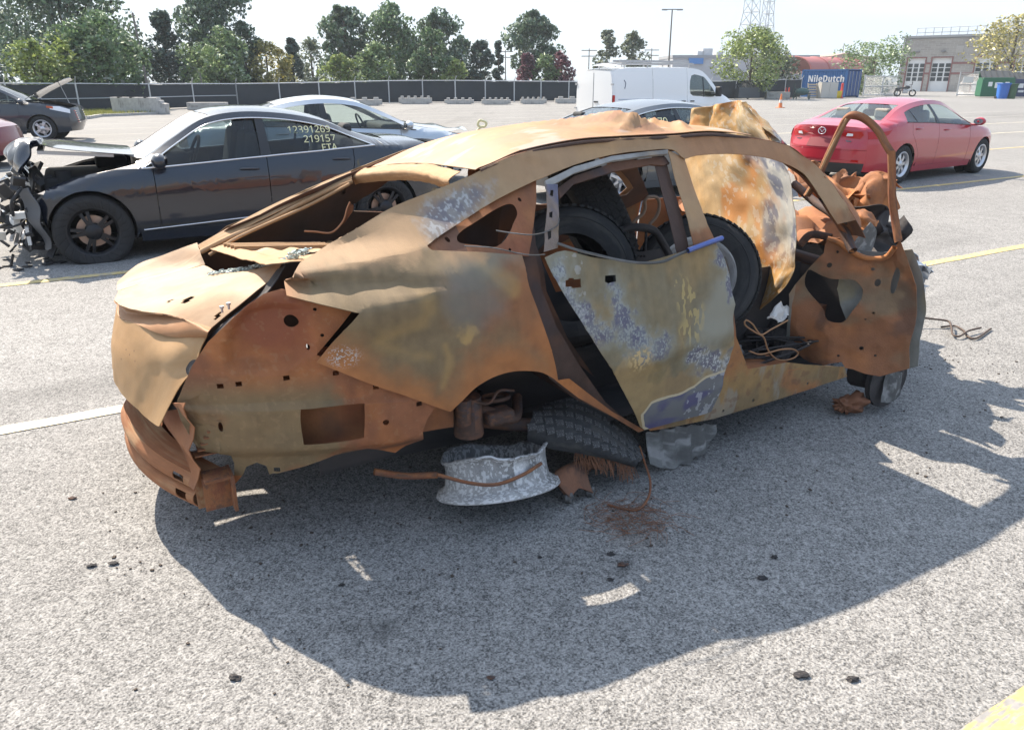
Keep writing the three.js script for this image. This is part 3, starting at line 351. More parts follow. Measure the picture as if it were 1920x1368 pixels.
{ // black sedan on the left with its nose torn off
  const root = thing('black_sedan', 'black sedan with a smashed nose and buckled bonnet, parked behind the wreck', 'car', [-1.80, 0, -9.33], 208.8 * D2R);
  const bp = paint(.005, .008, .018, { rough: .25 });
  const flat2 = (() => { const g = tyreGeo(.345, .24, .235, 60), p = g.attributes.position; for (let i = 0; i < p.count; i++) { const z = p.getZ(i), y = p.getY(i); if (z < -.285) { p.setZ(i, -.285); p.setY(i, y * 1.12); } else if (z < -.15) p.setY(i, y * (1 + .1 * (-z - .15) / .15)); } g.computeVertexNormals(); return g; })();
  const rg = rimGeo(.235, .22, 5, { sw: .019, pair: .16, face: .36, hub: .07 });
  const S = { paint: bp, wb: 2.885, xr: -.70, xf: 3.3, bot: .16, wy: .30, R: .372, tw: .235, rr: .235, tyreG: tyreGeo(.335, .235, .235, 60), rimG: rg, rimMat: mats.rimDark, margin: .062, tailBow: -.2, noHood: true, noNose: true, noFender: true, brake: M(.5, .36, .28, .5, .6), glass: mats.glassDark, glassW: PM(.7, .73, .74, .3, { transmission: .45, thickness: 0 }), strip: mats.chrome, stripR: .009, handles: [.48, 1.42], handleMat: bp,
    edge: [[-.75, .90, .56], [-.5, .975, .64], [-.1, 1.0, .66], [.2, 1.075, .61], [.55, 1.215, .56], [.95, 1.295, .55], [1.4, 1.32, .56], [1.75, 1.265, .58], [2.05, 1.1, .64], [2.38, .905, .72], [2.8, .84, .72], [3.1, .76, .68], [3.35, .68, .62]],
    W: [[-.75, .72], [-.5, .82], [-.1, .90], [.6, .915], [2.885, .91], [3.15, .87], [3.35, .8]], belt: [[-.75, .87], [-.1, .965], [.3, .955], [.7, .93], [1.25, .90], [2.1, .85], [2.7, .81], [3.35, .64]], crown: [[-.8, .03], [1, .05], [3.5, .04]],
    rear: [[.2, -.64], [.45, -.76], [.7, -.74], [.92, -.74]], front: [[.2, 3.3], [.8, 3.3]], xC: .1, xCt: .26, xQ: .34, xB: 1.24, xD: 2.30, xV: .52, ws1: 1.68, ws0: 2.36, bl0: -.08, bl1: .52,
    crease: x => .60 - .03 * (x - 1),
    fender: (C, archF, g) => [[2.30 + g, .26], ...span(2.30 + g, C0 + .0, 3, x => [x, C.hb(x)]), [2.44, .875], [2.62, .84], [2.86, .80], [3.06, .745], [3.2, .69], [3.28, .58], [3.27, .42], ...archF.filter(p => p[1] > .3 || p[0] < 2.885), [2.885 - .39, .26]] };
  const C0 = 2.36; const C = buildCar(root, S);
  root.children.filter(c => c.name === 'wheel' && c.position.x > 2 && c.position.z < 0).forEach(w => { w.rotation.set(-Math.PI / 2, 0, 0); w.position.y = .286; w.children[0].geometry = flat2; });
  // bonnet: sprung up, its front edge folded under
  const r = rng(4); const grid = [[2.42, .945], [2.75, .985], [3.05, 1.03], [3.26, 1.055], [3.38, 1.0], [3.46, .86], [3.42, .76]].map(([x, h], i) => [-.66, -.36, 0, .36, .66].map((z, k) => [x + (i > 3 ? (r() - .5) * .1 - Math.abs(z) * .12 : 0), h + (1 - z * z * 1.8) * .03 + (i > 2 ? (r() - .5) * .07 : 0), z * (i > 4 ? 1.02 : 1)]));
  obj('buckled_bonnet', patch(grid, 7, { th: .006, bend: p => p[0] > 3.2 ? [p[0] + .03 * Math.sin(p[2] * 23), p[1] + .03 * Math.sin(p[2] * 31 + p[0] * 9), p[2]] : p }), bp, root);
  obj('bonnet_frame', [beam([2.6, .95, -.6], [3.22, 1.0, -.58], .05, .03), beam([2.6, .95, .6], [3.22, 1.0, .58], .05, .03), beam([3.2, 1.0, -.5], [3.2, 1.0, .5], .05, .03)], mats.metal, root);
  obj('engine_cover', [box(.75, .3, 1.1, 2.85, .62, 0, .05), box(.3, .12, .3, 2.6, .82, .3, .04), cyl(.07, .07, .2, 3.05, .72, -.5, 16), box(.2, .16, .2, 2.5, .76, -.55, .03)], mats.darkIn, root);
  obj('bulkhead', box(.06, .6, 1.5, 2.36, .58, 0), mats.under, root);
  const q = rng(19), bits = []; for (let k = 0; k < 110; k++) { const s = .04 + q() * .14, x = 3.2 + q() * .42, y = .1 + q() * .68, z = -.78 + q() * 1.5; bits.push(k % 4 ? box(s, .015 + q() * .05, s * .7).rotateX(q() * 3).rotateY(q() * 3).rotateZ(q() * 3).translate(x, y, z) : tube([[x, y, z], [x + q() * .15, y - q() * .2, z + (q() - .5) * .2], [x + q() * .2, y - q() * .35, z + (q() - .5) * .3]], .006 + q() * .01, 5, 6)); }
  obj('nose_wreckage', bits, mats.plastic, root).userData.kind = 'stuff';
  const sh = rng(23), glint = []; for (let k = 0; k < 36; k++) { const s = .03 + sh() * .1; glint.push(box(s, .006, s * .5).rotateX(sh() * 3).rotateY(sh() * 3).rotateZ(sh() * 3).translate(3.28 + sh() * .4, .15 + sh() * .66, -.75 + sh() * 1.3)); }
  obj('lamp_splinters', glint, M(.55, .57, .58, .2, .4), root).userData.kind = 'stuff';
  obj('bumper_foam', [patch([[[3.5, .44, -.62], [3.6, .46, -.3], [3.62, .47, .0], [3.6, .46, .3]], [[3.52, .38, -.64], [3.63, .39, -.3], [3.66, .40, 0], [3.63, .39, .3]], [[3.5, .29, -.6], [3.6, .30, -.3], [3.62, .30, 0], [3.6, .30, .3]]], 5, { th: .05 })], M(.72, .72, .71, .7), root);
  obj('white_bracket', [box(.03, .16, .12, 3.42, .28, -.72).rotateX(0), box(.1, .05, .14, 3.46, .46, -.66)], M(.62, .62, .6, .6), root);
  obj('bumper_corner', patch([[[3.32, .72, -.84], [3.36, .70, -.74], [3.42, .66, -.66]], [[3.30, .55, -.90], [3.36, .52, -.80], [3.42, .5, -.7]], [[3.28, .38, -.88], [3.34, .34, -.78], [3.36, .36, -.68]], [[3.26, .16, -.82], [3.30, .14, -.76], [3.32, .18, -.7]]], 6, { th: .006, bend: p => [p[0] + .02 * Math.sin(p[1] * 20), p[1], p[2]] }), M(.085, .09, .1, .5), root);
  for (const k of [0, 1, 2]) obj('grille_bar', box(.03, .02, 1.0, 3.52 + k * .03, .14 + k * .035, 0), M(.5, .5, .52, .3, .5), root);
  obj('fallen_clips', [...Array(12)].map((_, k) => box(.03 + q() * .05, .012, .03 + q() * .04).rotateY(q() * 3).translate(3.2 + q() * .5, .01, -.9 + q() * .6)), mats.plastic, root).userData.kind = 'stuff';
  obj('door_moulding', [tube(span(2.46, -.1 + .5, 12, x => [x, .275 + .06 * (2.46 - x) / 1.2 * .9, -(C.lat(x, .3) + .012)]), .008, 5, 30)], mats.chrome, root);
  for (const [s, hh, x] of [['12391269', 1.14, .74], ['219157', 1.05, .66], ['ETA', .965, .58]]) obj('chalk_writing', ctext(s, .074, .002, fontR).rotateY(Math.PI).rotateX(.42).translate(x, hh, -(C.lat(x, hh) + .004)), chalk, root);
  for (const s of [-1, 1]) obj('tail_light', sheet([[s * .42, .70], [s * .68, .72], [s * .66, .86], [s * .45, .84]], [], (z, h) => { const p = C.RL(z, h); return [p[0] - .012, p[1], p[2]]; }, { cell: .05, th: .01 }), mats.red, root);
}
{ // white panel van
  const yaw = 31 * D2R, root = thing('white_van', 'white panel van with a roof rack, parked behind the grey sedan', 'van', [2.52, 0, -24.9], yaw);
  const P = paint(.80, .80, .79, { rough: .45 }), S = { xr: 0, xf: 5.1, bot: .28, hm: .9, edge: [[0, 1.80, .76], [.12, 1.90, .80], [.6, 1.955, .81], [2, 1.97, .82], [3.2, 1.96, .82], [3.6, 1.88, .81], [4.0, 1.62, .81], [4.4, 1.26, .84], [4.75, 1.10, .82], [5.1, .98, .72]], W: [[0, .93], [.3, .97], [3, .98], [4.4, .97], [4.8, .92], [5.1, .78]], belt: [[0, 1.1], [3, 1.1], [5, .95]], crown: [[0, .03], [6, .04]] };
  const C = carShape(S), L = (s, off = 0) => (x, h) => [x, h, s * (C.lat(x, h) + off)], o = { cell: .12, th: .003 }, R = .38, wy = .34, tg = tyreGeo(.34, .22, .21), rg = rimGeo(.21, .2, 8, { sw: .02 });
  for (const s of [-1, 1]) {
    const top = (a, b) => span(b, a, 14, x => [x, C.he(x)]);
    obj('rear_side_panel', sheet([[0, .34], ...arc(.95, wy, R, .34).reverse(), [1.52, .3], ...top(0, 1.52)], [], L(s), o), P, root);
    obj('sliding_door', sheet([[1.53, .36], [2.92, .36], ...top(1.53, 2.92)], [], L(s), o), P, root);
    const win = smc([[3.06, 1.22], [3.5, 1.14], [4.02, 1.12], [4.16, 1.2], [4.0, 1.42], [3.74, 1.66], [3.55, 1.74], [3.1, 1.75]], 3);
    const fd = obj('front_door', sheet([[2.93, .36], [3.86, .36], [3.92, .8], [4.28, 1.1], ...top(2.93, 4.28)], [win], L(s), o), P, root);
    obj('door_window', sheet(win, [], L(s, -.01), { cell: .12, th: 0 }), mats.glassDark, fd);
    obj('window_bar', sheet([[3.62, 1.12], [3.66, 1.12], [3.62, 1.7], [3.58, 1.7]], [], L(s, .002), { cell: .1, th: .004 }), mats.trim, fd);
    obj('fender', sheet([[3.87, .32], ...arc(4.25, wy, R, .34).reverse(), [5.1, .34], ...top(4.29, 5.1), [4.28, 1.1], [3.93, .8]], [], L(s), o), P, root);
    obj('sill', sheet([[1.35, .26], [3.85, .26], [3.85, .355], [1.35, .355]], [], L(s, -.01), o), mats.plastic, root);
    obj('door_track', sheet([[.2, 1.06], [1.5, 1.06], [1.5, 1.09], [.2, 1.09]], [], L(s, .006), { cell: .2, th: .006 }), mats.metal, root);
    for (const x of [2.75, 3.12]) obj('door_handle', box(.16, .035, .03, x, 1.0, s * (C.lat(x, 1.0) + .012), .008), mats.trim, root);
    obj('tail_light', [box(.06, .36, .10, .03, 1.02, s * .90, .02)], mats.red, root);
    const mir = obj('side_mirror', [box(.12, .3, .22, 4.08, 1.28, s * 1.12, .04), box(.05, .05, .16, 4.08, 1.18, s * 1.0)], mats.plastic, root);
    for (const ax of [.95, 4.25]) { wheel(root, [ax, wy, s * .84], s, { tyre: tg, rim: rg, rr: .21 }); obj('wheel_arch_liner', new THREE.CylinderGeometry(R, R, .3, 20, 1, true, 0, Math.PI).rotateX(Math.PI / 2).rotateZ(Math.PI / 2).translate(ax, wy, s * .8), mats.under, root); }
    obj('roof_rail', [beam([.5, 2.09, s * .62], [3.4, 2.09, s * .62], .04, .04), ...[.6, 1.5, 2.4, 3.2].map(x => beam([x, 1.96, s * .62], [x, 2.09, s * .62], .03, .03, [1, 0, 0]))], mats.metal, root);
    obj('rear_door', sheet([[s * .01, .42], [s * .9, .42], [s * .9, 1.3], [s * .84, 1.72], [s * .76, 1.86], [s * .01, 1.9]], [], (z, h) => [-.02 - .03 * (1 - z * z), h, z], { cell: .2, th: .01 }), P, root);
    obj('rear_hinge', [box(.03, .05, .12, -.03, .8, s * .93), box(.03, .05, .12, -.03, 1.5, s * .9)], mats.metal, root);
  }
  obj('roof', sheet([...span(0, 3.62, 16, x => [x, C.ze(x)]), ...span(3.62, 0, 16, x => [x, -C.ze(x)])], [], (x, z) => [x, C.top(x, z), z], o), P, root);
  obj('windscreen', sheet([...span(3.63, 4.42, 8, x => [x, C.ze(x) - .05]), ...span(4.42, 3.63, 8, x => [x, -(C.ze(x) - .05)])], [], (x, z) => [x, C.top(x, z), z], { cell: .15, th: 0 }), mats.glass, root);
  obj('bonnet', sheet([...span(4.43, 5.1, 8, x => [x, C.ze(x)]), ...span(5.1, 4.43, 8, x => [x, -C.ze(x)])], [], (x, z) => [x, C.top(x, z), z], o), P, root);
  obj('nose', sheet([[.72, .34], [.76, .98], [-.76, .98], [-.72, .34]], [], (z, h) => [5.1 + .12 * (1 - z * z * 1.7), h, z], o), P, root);
  obj('rear_bumper', box(.16, .2, 1.8, -.06, .42, 0, .04), mats.plastic, root);
  for (const x of [.7, 1.6, 2.5, 3.3]) obj('rack_bar', beam([x, 2.11, -.66], [x, 2.11, .66], .04, .03), mats.metal, root);
  obj('rack_ladder', [beam([.5, 2.16, .2], [3.3, 2.16, .2], .03, .06), beam([.5, 2.16, .5], [3.3, 2.16, .5], .03, .06), ...[...Array(9)].map((_, k) => beam([.7 + k * .3, 2.16, .2], [.7 + k * .3, 2.16, .5], .025, .025))], mats.metal, root);
  obj('roof_spoiler', patch([[[.0, 1.98, -.7], [-.05, 2.02, 0], [.0, 1.98, .7]], [[.4, 2.03, -.72], [.3, 2.09, 0], [.4, 2.03, .72]]], 5), P, root);
  obj('door_seam_strip', box(.01, 1.4, .012, -.05, 1.12, 0), mats.trim, root);
  obj('pull_handle', box(.03, .04, .18, -.06, 1.0, .16), mats.trim, root);
  obj('crack_mark', tube([[.42, 1.62, C.lat(.42, 1.62) + .006], [.47, 1.54, C.lat(.47, 1.54) + .006], [.46, 1.46, C.lat(.46, 1.46) + .006], [.43, 1.38, C.lat(.43, 1.38) + .006]], .012, 5, 16), M(.12, .14, .2, .6), root);
  obj('floor_pan', [box(4.9, .04, 1.7, 2.5, .36, 0), box(.04, 1.3, 1.6, 2.9, 1.0, 0)], mats.under, root);
  obj('dashboard', box(.5, .3, 1.6, 4.2, 1.0, 0, .05), mats.darkIn, root);
  for (const z of [-.45, .45]) obj('seat', [box(.5, .2, .5, 3.3, .85, z, .05), box(.15, .75, .48, 3.05, 1.2, z, .05)], mats.seat, root);
}

// ------------------------------------------------------------ beyond the lot: fence, trees, poles, buildings
const leafGeo = new Map();
function crownGeo(seed, w, h, n, leaf, o = {}) {          // leaf sprays on clumps spread through an uneven crown
  const r = rng(seed), C = [], nc = Math.round((o.clumps || 26) * 1.3), shape = o.shape || 'round';
  for (let k = 0; k < nc; k++) { const t = Math.pow(r(), o.low ? 1.3 : .9), y = t * h, a = r() * 6.283; let prof = shape === 'cone' ? (1 - t) * .95 + .05 : shape === 'vase' ? .35 + .75 * Math.sin(Math.min(1, t * 1.15) * Math.PI * .75) : Math.sqrt(Math.max(.04, 1 - Math.pow(t * 1.9 - .85, 2))); const rad = w / 2 * prof * (.3 + .7 * Math.sqrt(r())) * (.8 + .4 * r()); C.push([Math.cos(a) * rad, y, Math.sin(a) * rad, (w * .10 + r() * w * .13) * (.75 + .5 * prof)]); }
  const pos = [], nor = [], idx = [], per = Math.ceil(n / nc);
  for (const c of C) for (let k = 0; k < per; k++) { const u = r() * 2 - 1, a = r() * 6.283, q = Math.sqrt(1 - u * u), rr = c[3] * (.45 + .6 * Math.cbrt(r())), d = [q * Math.cos(a), u * .85, q * Math.sin(a)], x = c[0] + d[0] * rr, y = c[1] + d[1] * rr, z = c[2] + d[2] * rr; const s = leaf * (.6 + .8 * r()), t1 = V3(r() - .5, (r() - .5) * .7 + (o.up || 0), r() - .5).normalize(), t2 = V3(r() - .5, r() - .5, r() - .5).cross(t1).normalize(), nn = t1.clone().cross(t2).multiplyScalar(.5).add(V3(...d)).normalize(), b = pos.length / 3; for (const [e, f] of [[-1, 0], [0, -.55], [1, 0], [0, .55]]) { pos.push(x + (t1.x * e + t2.x * f) * s, y + (t1.y * e + t2.y * f) * s, z + (t1.z * e + t2.z * f) * s); nor.push(nn.x, nn.y, nn.z); } idx.push(b, b + 1, b + 2, b, b + 2, b + 3); }
  const g = new THREE.BufferGeometry(); g.setAttribute('position', new THREE.Float32BufferAttribute(pos, 3)); g.setAttribute('normal', new THREE.Float32BufferAttribute(nor, 3)); g.setIndex(idx); g.userData.C = C; return g;
}
const leafM = (r, g, b) => new THREE.MeshPhysicalMaterial({ color: new THREE.Color().setRGB(r, g, b), roughness: .9, side: THREE.DoubleSide, transmission: .35, thickness: 0 });
const LM = { deep: leafM(.105, .17, .10), mid: leafM(.13, .215, .095), light: leafM(.20, .29, .12), lime: leafM(.26, .34, .095), yellow: leafM(.40, .37, .12), maroon: leafM(.17, .06, .085), blue: leafM(.085, .135, .105), grey: leafM(.17, .205, .13) }, bark = M(.11, .085, .065, .95), barkPale = M(.22, .19, .16, .9);
let treeSeed = 100;
function tree(name, label, base, h, w, mat, o = {}) {
  const t = thing(name, label, o.cat || 'tree', base, o.turn || 0, o.group), s = treeSeed++, trunkH = o.trunk ?? h * .2, ch = h - trunkH * .8, g = crownGeo(s, w, ch, Math.round((o.n || 2600) * 1.6), o.leaf || w * .04, o);
  const cr = obj('crown', g, mat, t); cr.position.y = trunkH * .8;
  const r = rng(s + 7), gs = [tube([[0, -.1, 0], [w * .01, trunkH * .6, 0], [0, trunkH + ch * .3, w * .01], [0, trunkH + ch * .75, 0]], h * .011 + .02, 6, 8)]; for (const c of g.userData.C.slice(0, 9)) gs.push(bar([0, trunkH * .7 + r() * ch * .3, 0], [c[0] * .85, c[1] + trunkH * .8, c[2] * .85], h * .006, 5, h * .002)); obj('trunk', gs, o.bark || bark, t);
  return t;
}
const at = (u, v, d) => [u, v, d];
{ // [label, px point on the ground line, height, width, leaf, options]
  const B = (k) => k;
  const far = 'trees beyond the fence';
  const spots = [[-32.034,-.68,-60],[-23.636,-.005,-47],[-24.613,-.082,-43],[-44.807,-.887,-70],[-25.879,-.291,-62],[-23.211,-.414,-66],[-21.298,-.229,-60],[-19.003,-.233,-64],[-18.577,-.407,-70],[-14.819,-.431,-74],[-13.781,-.209,-66],[-11.228,-.486,-76],[-10.747,-.209,-66],[-6.861,-.493,-78],[-6.801,-.276,-70],[-4.83,-.497,-80],[-3.044,-.448,-80],[-1.345,-.448,-82],[2.094,-.499,-84],[1.322,-.151,-72],[2.928,-.151,-72],[4.344,-.151,-72],[-19.435,-.597,-80],[11.412,-.84,-100],[14.56,-.84,-100],[21.422,.075,-74],[40.353,-.187,-92],[51.95,.249,-86],[-9.978,-.547,-80],[-4.686,-.18,-68],[-20.605,-.273,-64],[25.15,-.051,-80],[-27.476,-.313,-58]].map(p => [p[0], 0, p[2]]);
  const px = d => d * 1.06 / 1443, L = [
    ['tall dark poplar rising out of the top of the view', 60, 215, 190, LM.deep, { shape: 'round', n: 9000, up: .3, leaf: .16, clumps: 46 }],
    ['bushy bright green tree growing in front of the fence', 47, 138, 140, LM.mid, { n: 7000, leaf: .13, trunk: .3, clumps: 40 }],
    ['small multi-stemmed yellowing tree in the grass strip', 43, 112, 80, LM.lime, { n: 1500, leaf: .12, trunk: 1.2, shape: 'vase', clumps: 24 }],
    ['dark spreading tree cut off by the left edge', 70, 150, 120, LM.blue, { n: 3000, leaf: .2, trunk: 1 }],
    ['dark pointed evergreen beside the leaning pole', 62, 132, 86, LM.blue, { shape: 'cone', n: 4200, leaf: .14, trunk: .5, clumps: 40 }],
    ['tallest round-headed poplar left of centre', 66, 192, 118, LM.deep, { n: 6500, up: .4, leaf: .16, trunk: 1, clumps: 44 }],
    ['pale green young tree at the foot of the tall poplar', 60, 108, 96, LM.light, { n: 4200, leaf: .13, trunk: .4, clumps: 34 }],
    ['yellow-green young tree behind the black car', 64, 90, 62, LM.yellow, { n: 2400, leaf: .13, trunk: .5 }],
    ['dark round evergreen beside the yellow young tree', 70, 95, 48, LM.blue, { n: 2200, leaf: .15, trunk: .4, shape: 'cone' }],
    ['dark round-headed tree above the silver car', 74, 140, 72, LM.deep, { n: 4200, up: .3, leaf: .17, trunk: 2, clumps: 36 }],
    ['lime bush under the round-headed tree', 66, 68, 58, LM.lime, { n: 2400, leaf: .12, trunk: .2 }],
    ['broad loose-crowned tree, third from the tall poplar', 76, 136, 88, LM.mid, { n: 4200, up: .3, leaf: .17, trunk: 1.6, clumps: 36 }],
    ['pale green bush below the broad loose-crowned tree', 66, 84, 60, LM.light, { n: 2600, leaf: .13, trunk: .3 }],
    ['dark tree with a pointed head behind the concrete blocks', 78, 130, 72, LM.deep, { n: 4200, up: .3, leaf: .17, trunk: 1.4, clumps: 36 }],
    ['leafy mid-green tree in front of the pointed dark one', 70, 108, 58, LM.mid, { n: 3000, leaf: .15, trunk: .4 }],
    ['small dark tree right of the leafy mid-green one', 80, 92, 46, LM.deep, { n: 1800, leaf: .17, trunk: .4 }],
    ['low dark tree next to the small spruce', 80, 84, 44, LM.blue, { n: 1800, leaf: .17, trunk: .4 }],
    ['small slender spruce in the row behind the fence', 82, 92, 26, LM.blue, { shape: 'cone', n: 1500, leaf: .13, trunk: .3 }],
    ['round-headed dark tree standing alone near the van', 84, 126, 70, LM.deep, { n: 4200, up: .3, leaf: .18, trunk: 3.2, clumps: 36 }],
    ['dark red bush below the lone round-headed tree', 72, 70, 34, LM.maroon, { n: 1700, leaf: .13, trunk: .2 }],
    ['green bush between two dark red bushes', 72, 66, 40, LM.light, { n: 1700, leaf: .13, trunk: .2 }],
    ['dark red bush beside the rear of the van', 72, 72, 44, LM.maroon, { n: 2000, leaf: .13, trunk: .2 }],
    ['thin grey-green tree in the gap of the tree row', 80, 86, 56, LM.grey, { n: 900, leaf: .17, trunk: .6 }],
    ['far pale tree showing above the roof of the van', 100, 96, 40, LM.grey, { n: 1500, leaf: .2, trunk: 1 }],
    ['far pale tree above the middle of the van roof', 100, 92, 42, LM.grey, { n: 1500, leaf: .2, trunk: 1 }],
    ['yellowing tree in front of the low grey building', 74, 104, 96, LM.lime, { n: 3400, leaf: .13, trunk: 1.6, clumps: 32 }],
    ['loose green tree between container and brick hall', 92, 84, 86, LM.light, { n: 2600, leaf: .15, trunk: .4, shape: 'vase', clumps: 30 }],
    ['feathery yellow tree in front of the brick hall', 86, 120, 104, LM.yellow, { n: 1900, leaf: .15, trunk: 3, bark, clumps: 36, shape: 'round' }],
    ['mid-green tree filling the row behind the blocks', 80, 96, 60, LM.mid, { n: 2600, leaf: .16, trunk: .4 }],
    ['small lime bush peeping over the fence screen', 68, 62, 36, LM.lime, { n: 1300, leaf: .12, trunk: .2 }],
    ['slim mid-green tree at the right of the tall poplar', 64, 120, 50, LM.deep, { n: 2000, leaf: .14, trunk: .4 }],
    ['low bush behind the fence right of the van', 80, 70, 80, LM.grey, { n: 2200, leaf: .15, trunk: .3 }],
    ['loose tall shrub beside the bright green tree', 58, 110, 56, LM.mid, { n: 2000, leaf: .14, trunk: .3 }]];
  L.forEach(([lab, d, hp, wp, mat, o], k) => tree(/bush|shrub/.test(lab) ? 'bush' : /spruce|evergreen/.test(lab) ? 'evergreen_tree' : 'broadleaf_tree', lab, spots[k], hp * px(d), wp * px(d), mat, { ...o, cat: /bush|shrub/.test(lab) ? 'bush' : 'tree', group: far }));
}
// screened chain-link fence
const postM = M(.55, .56, .57, .45, .5), screenM = new THREE.MeshStandardMaterial({ map: rep(texOf(256, 128, (u, v) => { const n = fbm(u * 5, v * 3, 4), w = .8 + .2 * Math.sin(u * 800) * Math.sin(v * 400); return [.036, .042, .05].map(t => t * w * (.8 + .5 * n)); }), 1, 1), roughness: .9, side: THREE.DoubleSide });
function fence(label, lo, hi, o = {}) {
  const f = thing('screened_fence', label, 'fence', [0, 0, 0], 0, 'fence round the lot');
  for (let i = 0; i < lo.length; i++) { const b = [lo[i][0], 0, lo[i][2]], t = [lo[i][0], hi[i], lo[i][2]]; obj('post', [bar(b, t, .05, 8), bar(t, [t[0] + .12, t[1] + .3, t[2] + .1], .03, 6)], postM, f);
    if (i) { const a = lo[i - 1], c = lo[i], h0 = hi[i - 1], h1 = hi[i], n = 6, g = new THREE.BufferGeometry(), p = [], u = [], ix = []; for (let k = 0; k <= n; k++) for (const s of [0, 1]) { const q = k / n; p.push(lerp(a[0], c[0], q), s ? lerp(h0, h1, q) - .06 - .04 * Math.sin(q * Math.PI) : .06, lerp(a[2], c[2], q) + .03 * Math.sin(q * 9)); u.push(q, s); if (k < n && s) { const e = k * 2; ix.push(e, e + 2, e + 1, e + 1, e + 2, e + 3); } } g.setAttribute('position', new THREE.Float32BufferAttribute(p, 3)); g.setAttribute('uv', new THREE.Float32BufferAttribute(u, 2)); g.setIndex(ix); g.computeVertexNormals(); obj('screen_panel', thicken(new Float32Array(p), new Float32Array(u), ix, .01), screenM, f);
      obj('top_rail', bar([a[0], h0 - .03, a[2]], [c[0], h1 - .03, c[2]], .035, 6), postM, f); if (o.mid) obj('mid_rail', bar([a[0], h0 * .48, a[2] + .05], [c[0], h1 * .48, c[2] + .05], .025, 6), postM, f); } }
  return f;
}
fence('long dark screened fence behind the black car at the left', [[-25.911,0,-36.314],[-24.602,0,-39.67],[-22.937,0,-42.971],[-20.821,0,-46.861],[-19.765,0,-50.512],[-18.12,0,-53.641]], [1.5, 1.5, 1.48, 1.44, 1.44, 1.42], { mid: true });
fence('dark screened fence behind the row of concrete blocks', [[-18.12,0,-53.641],[-15.951,0,-55.949],[-13.667,0,-57.814],[-11.503,0,-59.805],[-9.239,0,-61.21],[-6.868,0,-62.681],[-4.36,0,-62.681],[-2.081,0,-63.444],[.169,0,-64.225],[2.303,0,-65.025],[4.578,0,-65.845],[6.644,0,-67.549]], [1.42, 1.45, 1.5, 1.55, 1.6, 1.62, 1.62, 1.6, 1.58, 1.56, 1.54, 1.54]);
fence('dark screened fence between van and blue container', [[17.274,0,-71.233],[20.057,0,-73.228],[23.833,0,-76.438],[25.911,0,-77.571],[28.266,0,-79.94]], [1.55, 1.6, 1.66, 1.7, 1.74]);
// concrete
const concT = texOf(512, 512, (u, v) => { const n = fbm(u * 8, v * 8, 5), f = fbm(u * 60, v * 60, 3), s = sstep(.55, .8, fbm(u * 14, v * 2.5, 4)); return [.44, .425, .40].map(t => t * (.72 + .4 * n + .2 * (f - .5)) * (1 - .3 * s)); }), conc = new THREE.MeshStandardMaterial({ map: concT, roughness: .92 });
function block(label, p, turn, w, h, d, studs = 4) { const b = thing('concrete_block', label, 'concrete block', p, turn, 'concrete blocks along the fence'); obj('block_body', prism([[-w / 2, .06], [-w / 2 + .2, .06], [-w / 2 + .2, 0], [w / 2 - .2, 0], [w / 2 - .2, .06], [w / 2, .06], [w / 2, h], [-w / 2, h]], d, .02).translate(0, 0, -d / 2), conc, b); for (let k = 0; k < studs; k++) obj('stud', box(w / studs * .42, .14, d * .5, -w / 2 + (k + .5) * w / studs, h + .07, 0, .03), conc, b); return b; }
[[-9.932,0,-54.771],[-6.948,0,-58.463],[-3.8,0,-58.463],[-1.127,0,-57.179],[1.535,0,-58.463],[4.004,0,-59.805]].forEach((p, k) => block(['pale concrete block nearest the silver car', 'second concrete block from the silver car', 'middle concrete block with low studs', 'fourth concrete block from the silver car', 'concrete block just left of the van', 'concrete block half hidden by the van'][k], p, [.06, .03, -.02, .05, .02, 0][k], [2.3, 2.35, 2.1, 2.05, 1.9, 1.7][k], [.40, .42, .30, .34, .34, .36][k], .6, [3, 5, 4, 5, 5, 2][k]));
{ const a = [[-18.758,0,-40.929]][0], b = thing('concrete_barrier', 'large grey concrete barrier standing by the bright green tree', 'concrete barrier', a, .03); obj('barrier_body', prism([[-1.3, 0], [1.32, 0], [1.36, .5], [1.14, .54], [1.12, .66], [.98, .68], [.96, .80], [-1.33, .82]], .55, .02).translate(0, 0, -.27), conc, b); for (const x of [-.9, -.3, .4]) obj('lifting_slot', box(.12, .05, .3, x, .81, .14), mats.under, b); }
{ const a = [[-17.582,0,-46.861]][0], b = thing('concrete_slab', 'low concrete kerb block behind the roof of the black car', 'concrete block', a, .02); obj('slab_body', box(2.2, .42, .6, 0, .21, 0, .03), conc, b); }
{ const a = [[24.529,0,-75.337]][0], b = thing('concrete_block', 'low concrete block in front of the fence right of the van', 'concrete block', a, .05, 'concrete blocks along the fence'); obj('block_body', box(2.2, .6, .6, 0, .3, 0, .03), conc, b); }
{ const a = [[-27.936,0,-45.225]][0], b = thing('concrete_block', 'pale concrete block under the raised bonnet at the left', 'concrete block', a, .05, 'concrete blocks along the fence'); obj('block_body', box(3.0, .55, .6, 0, .28, 0, .03), conc, b); }
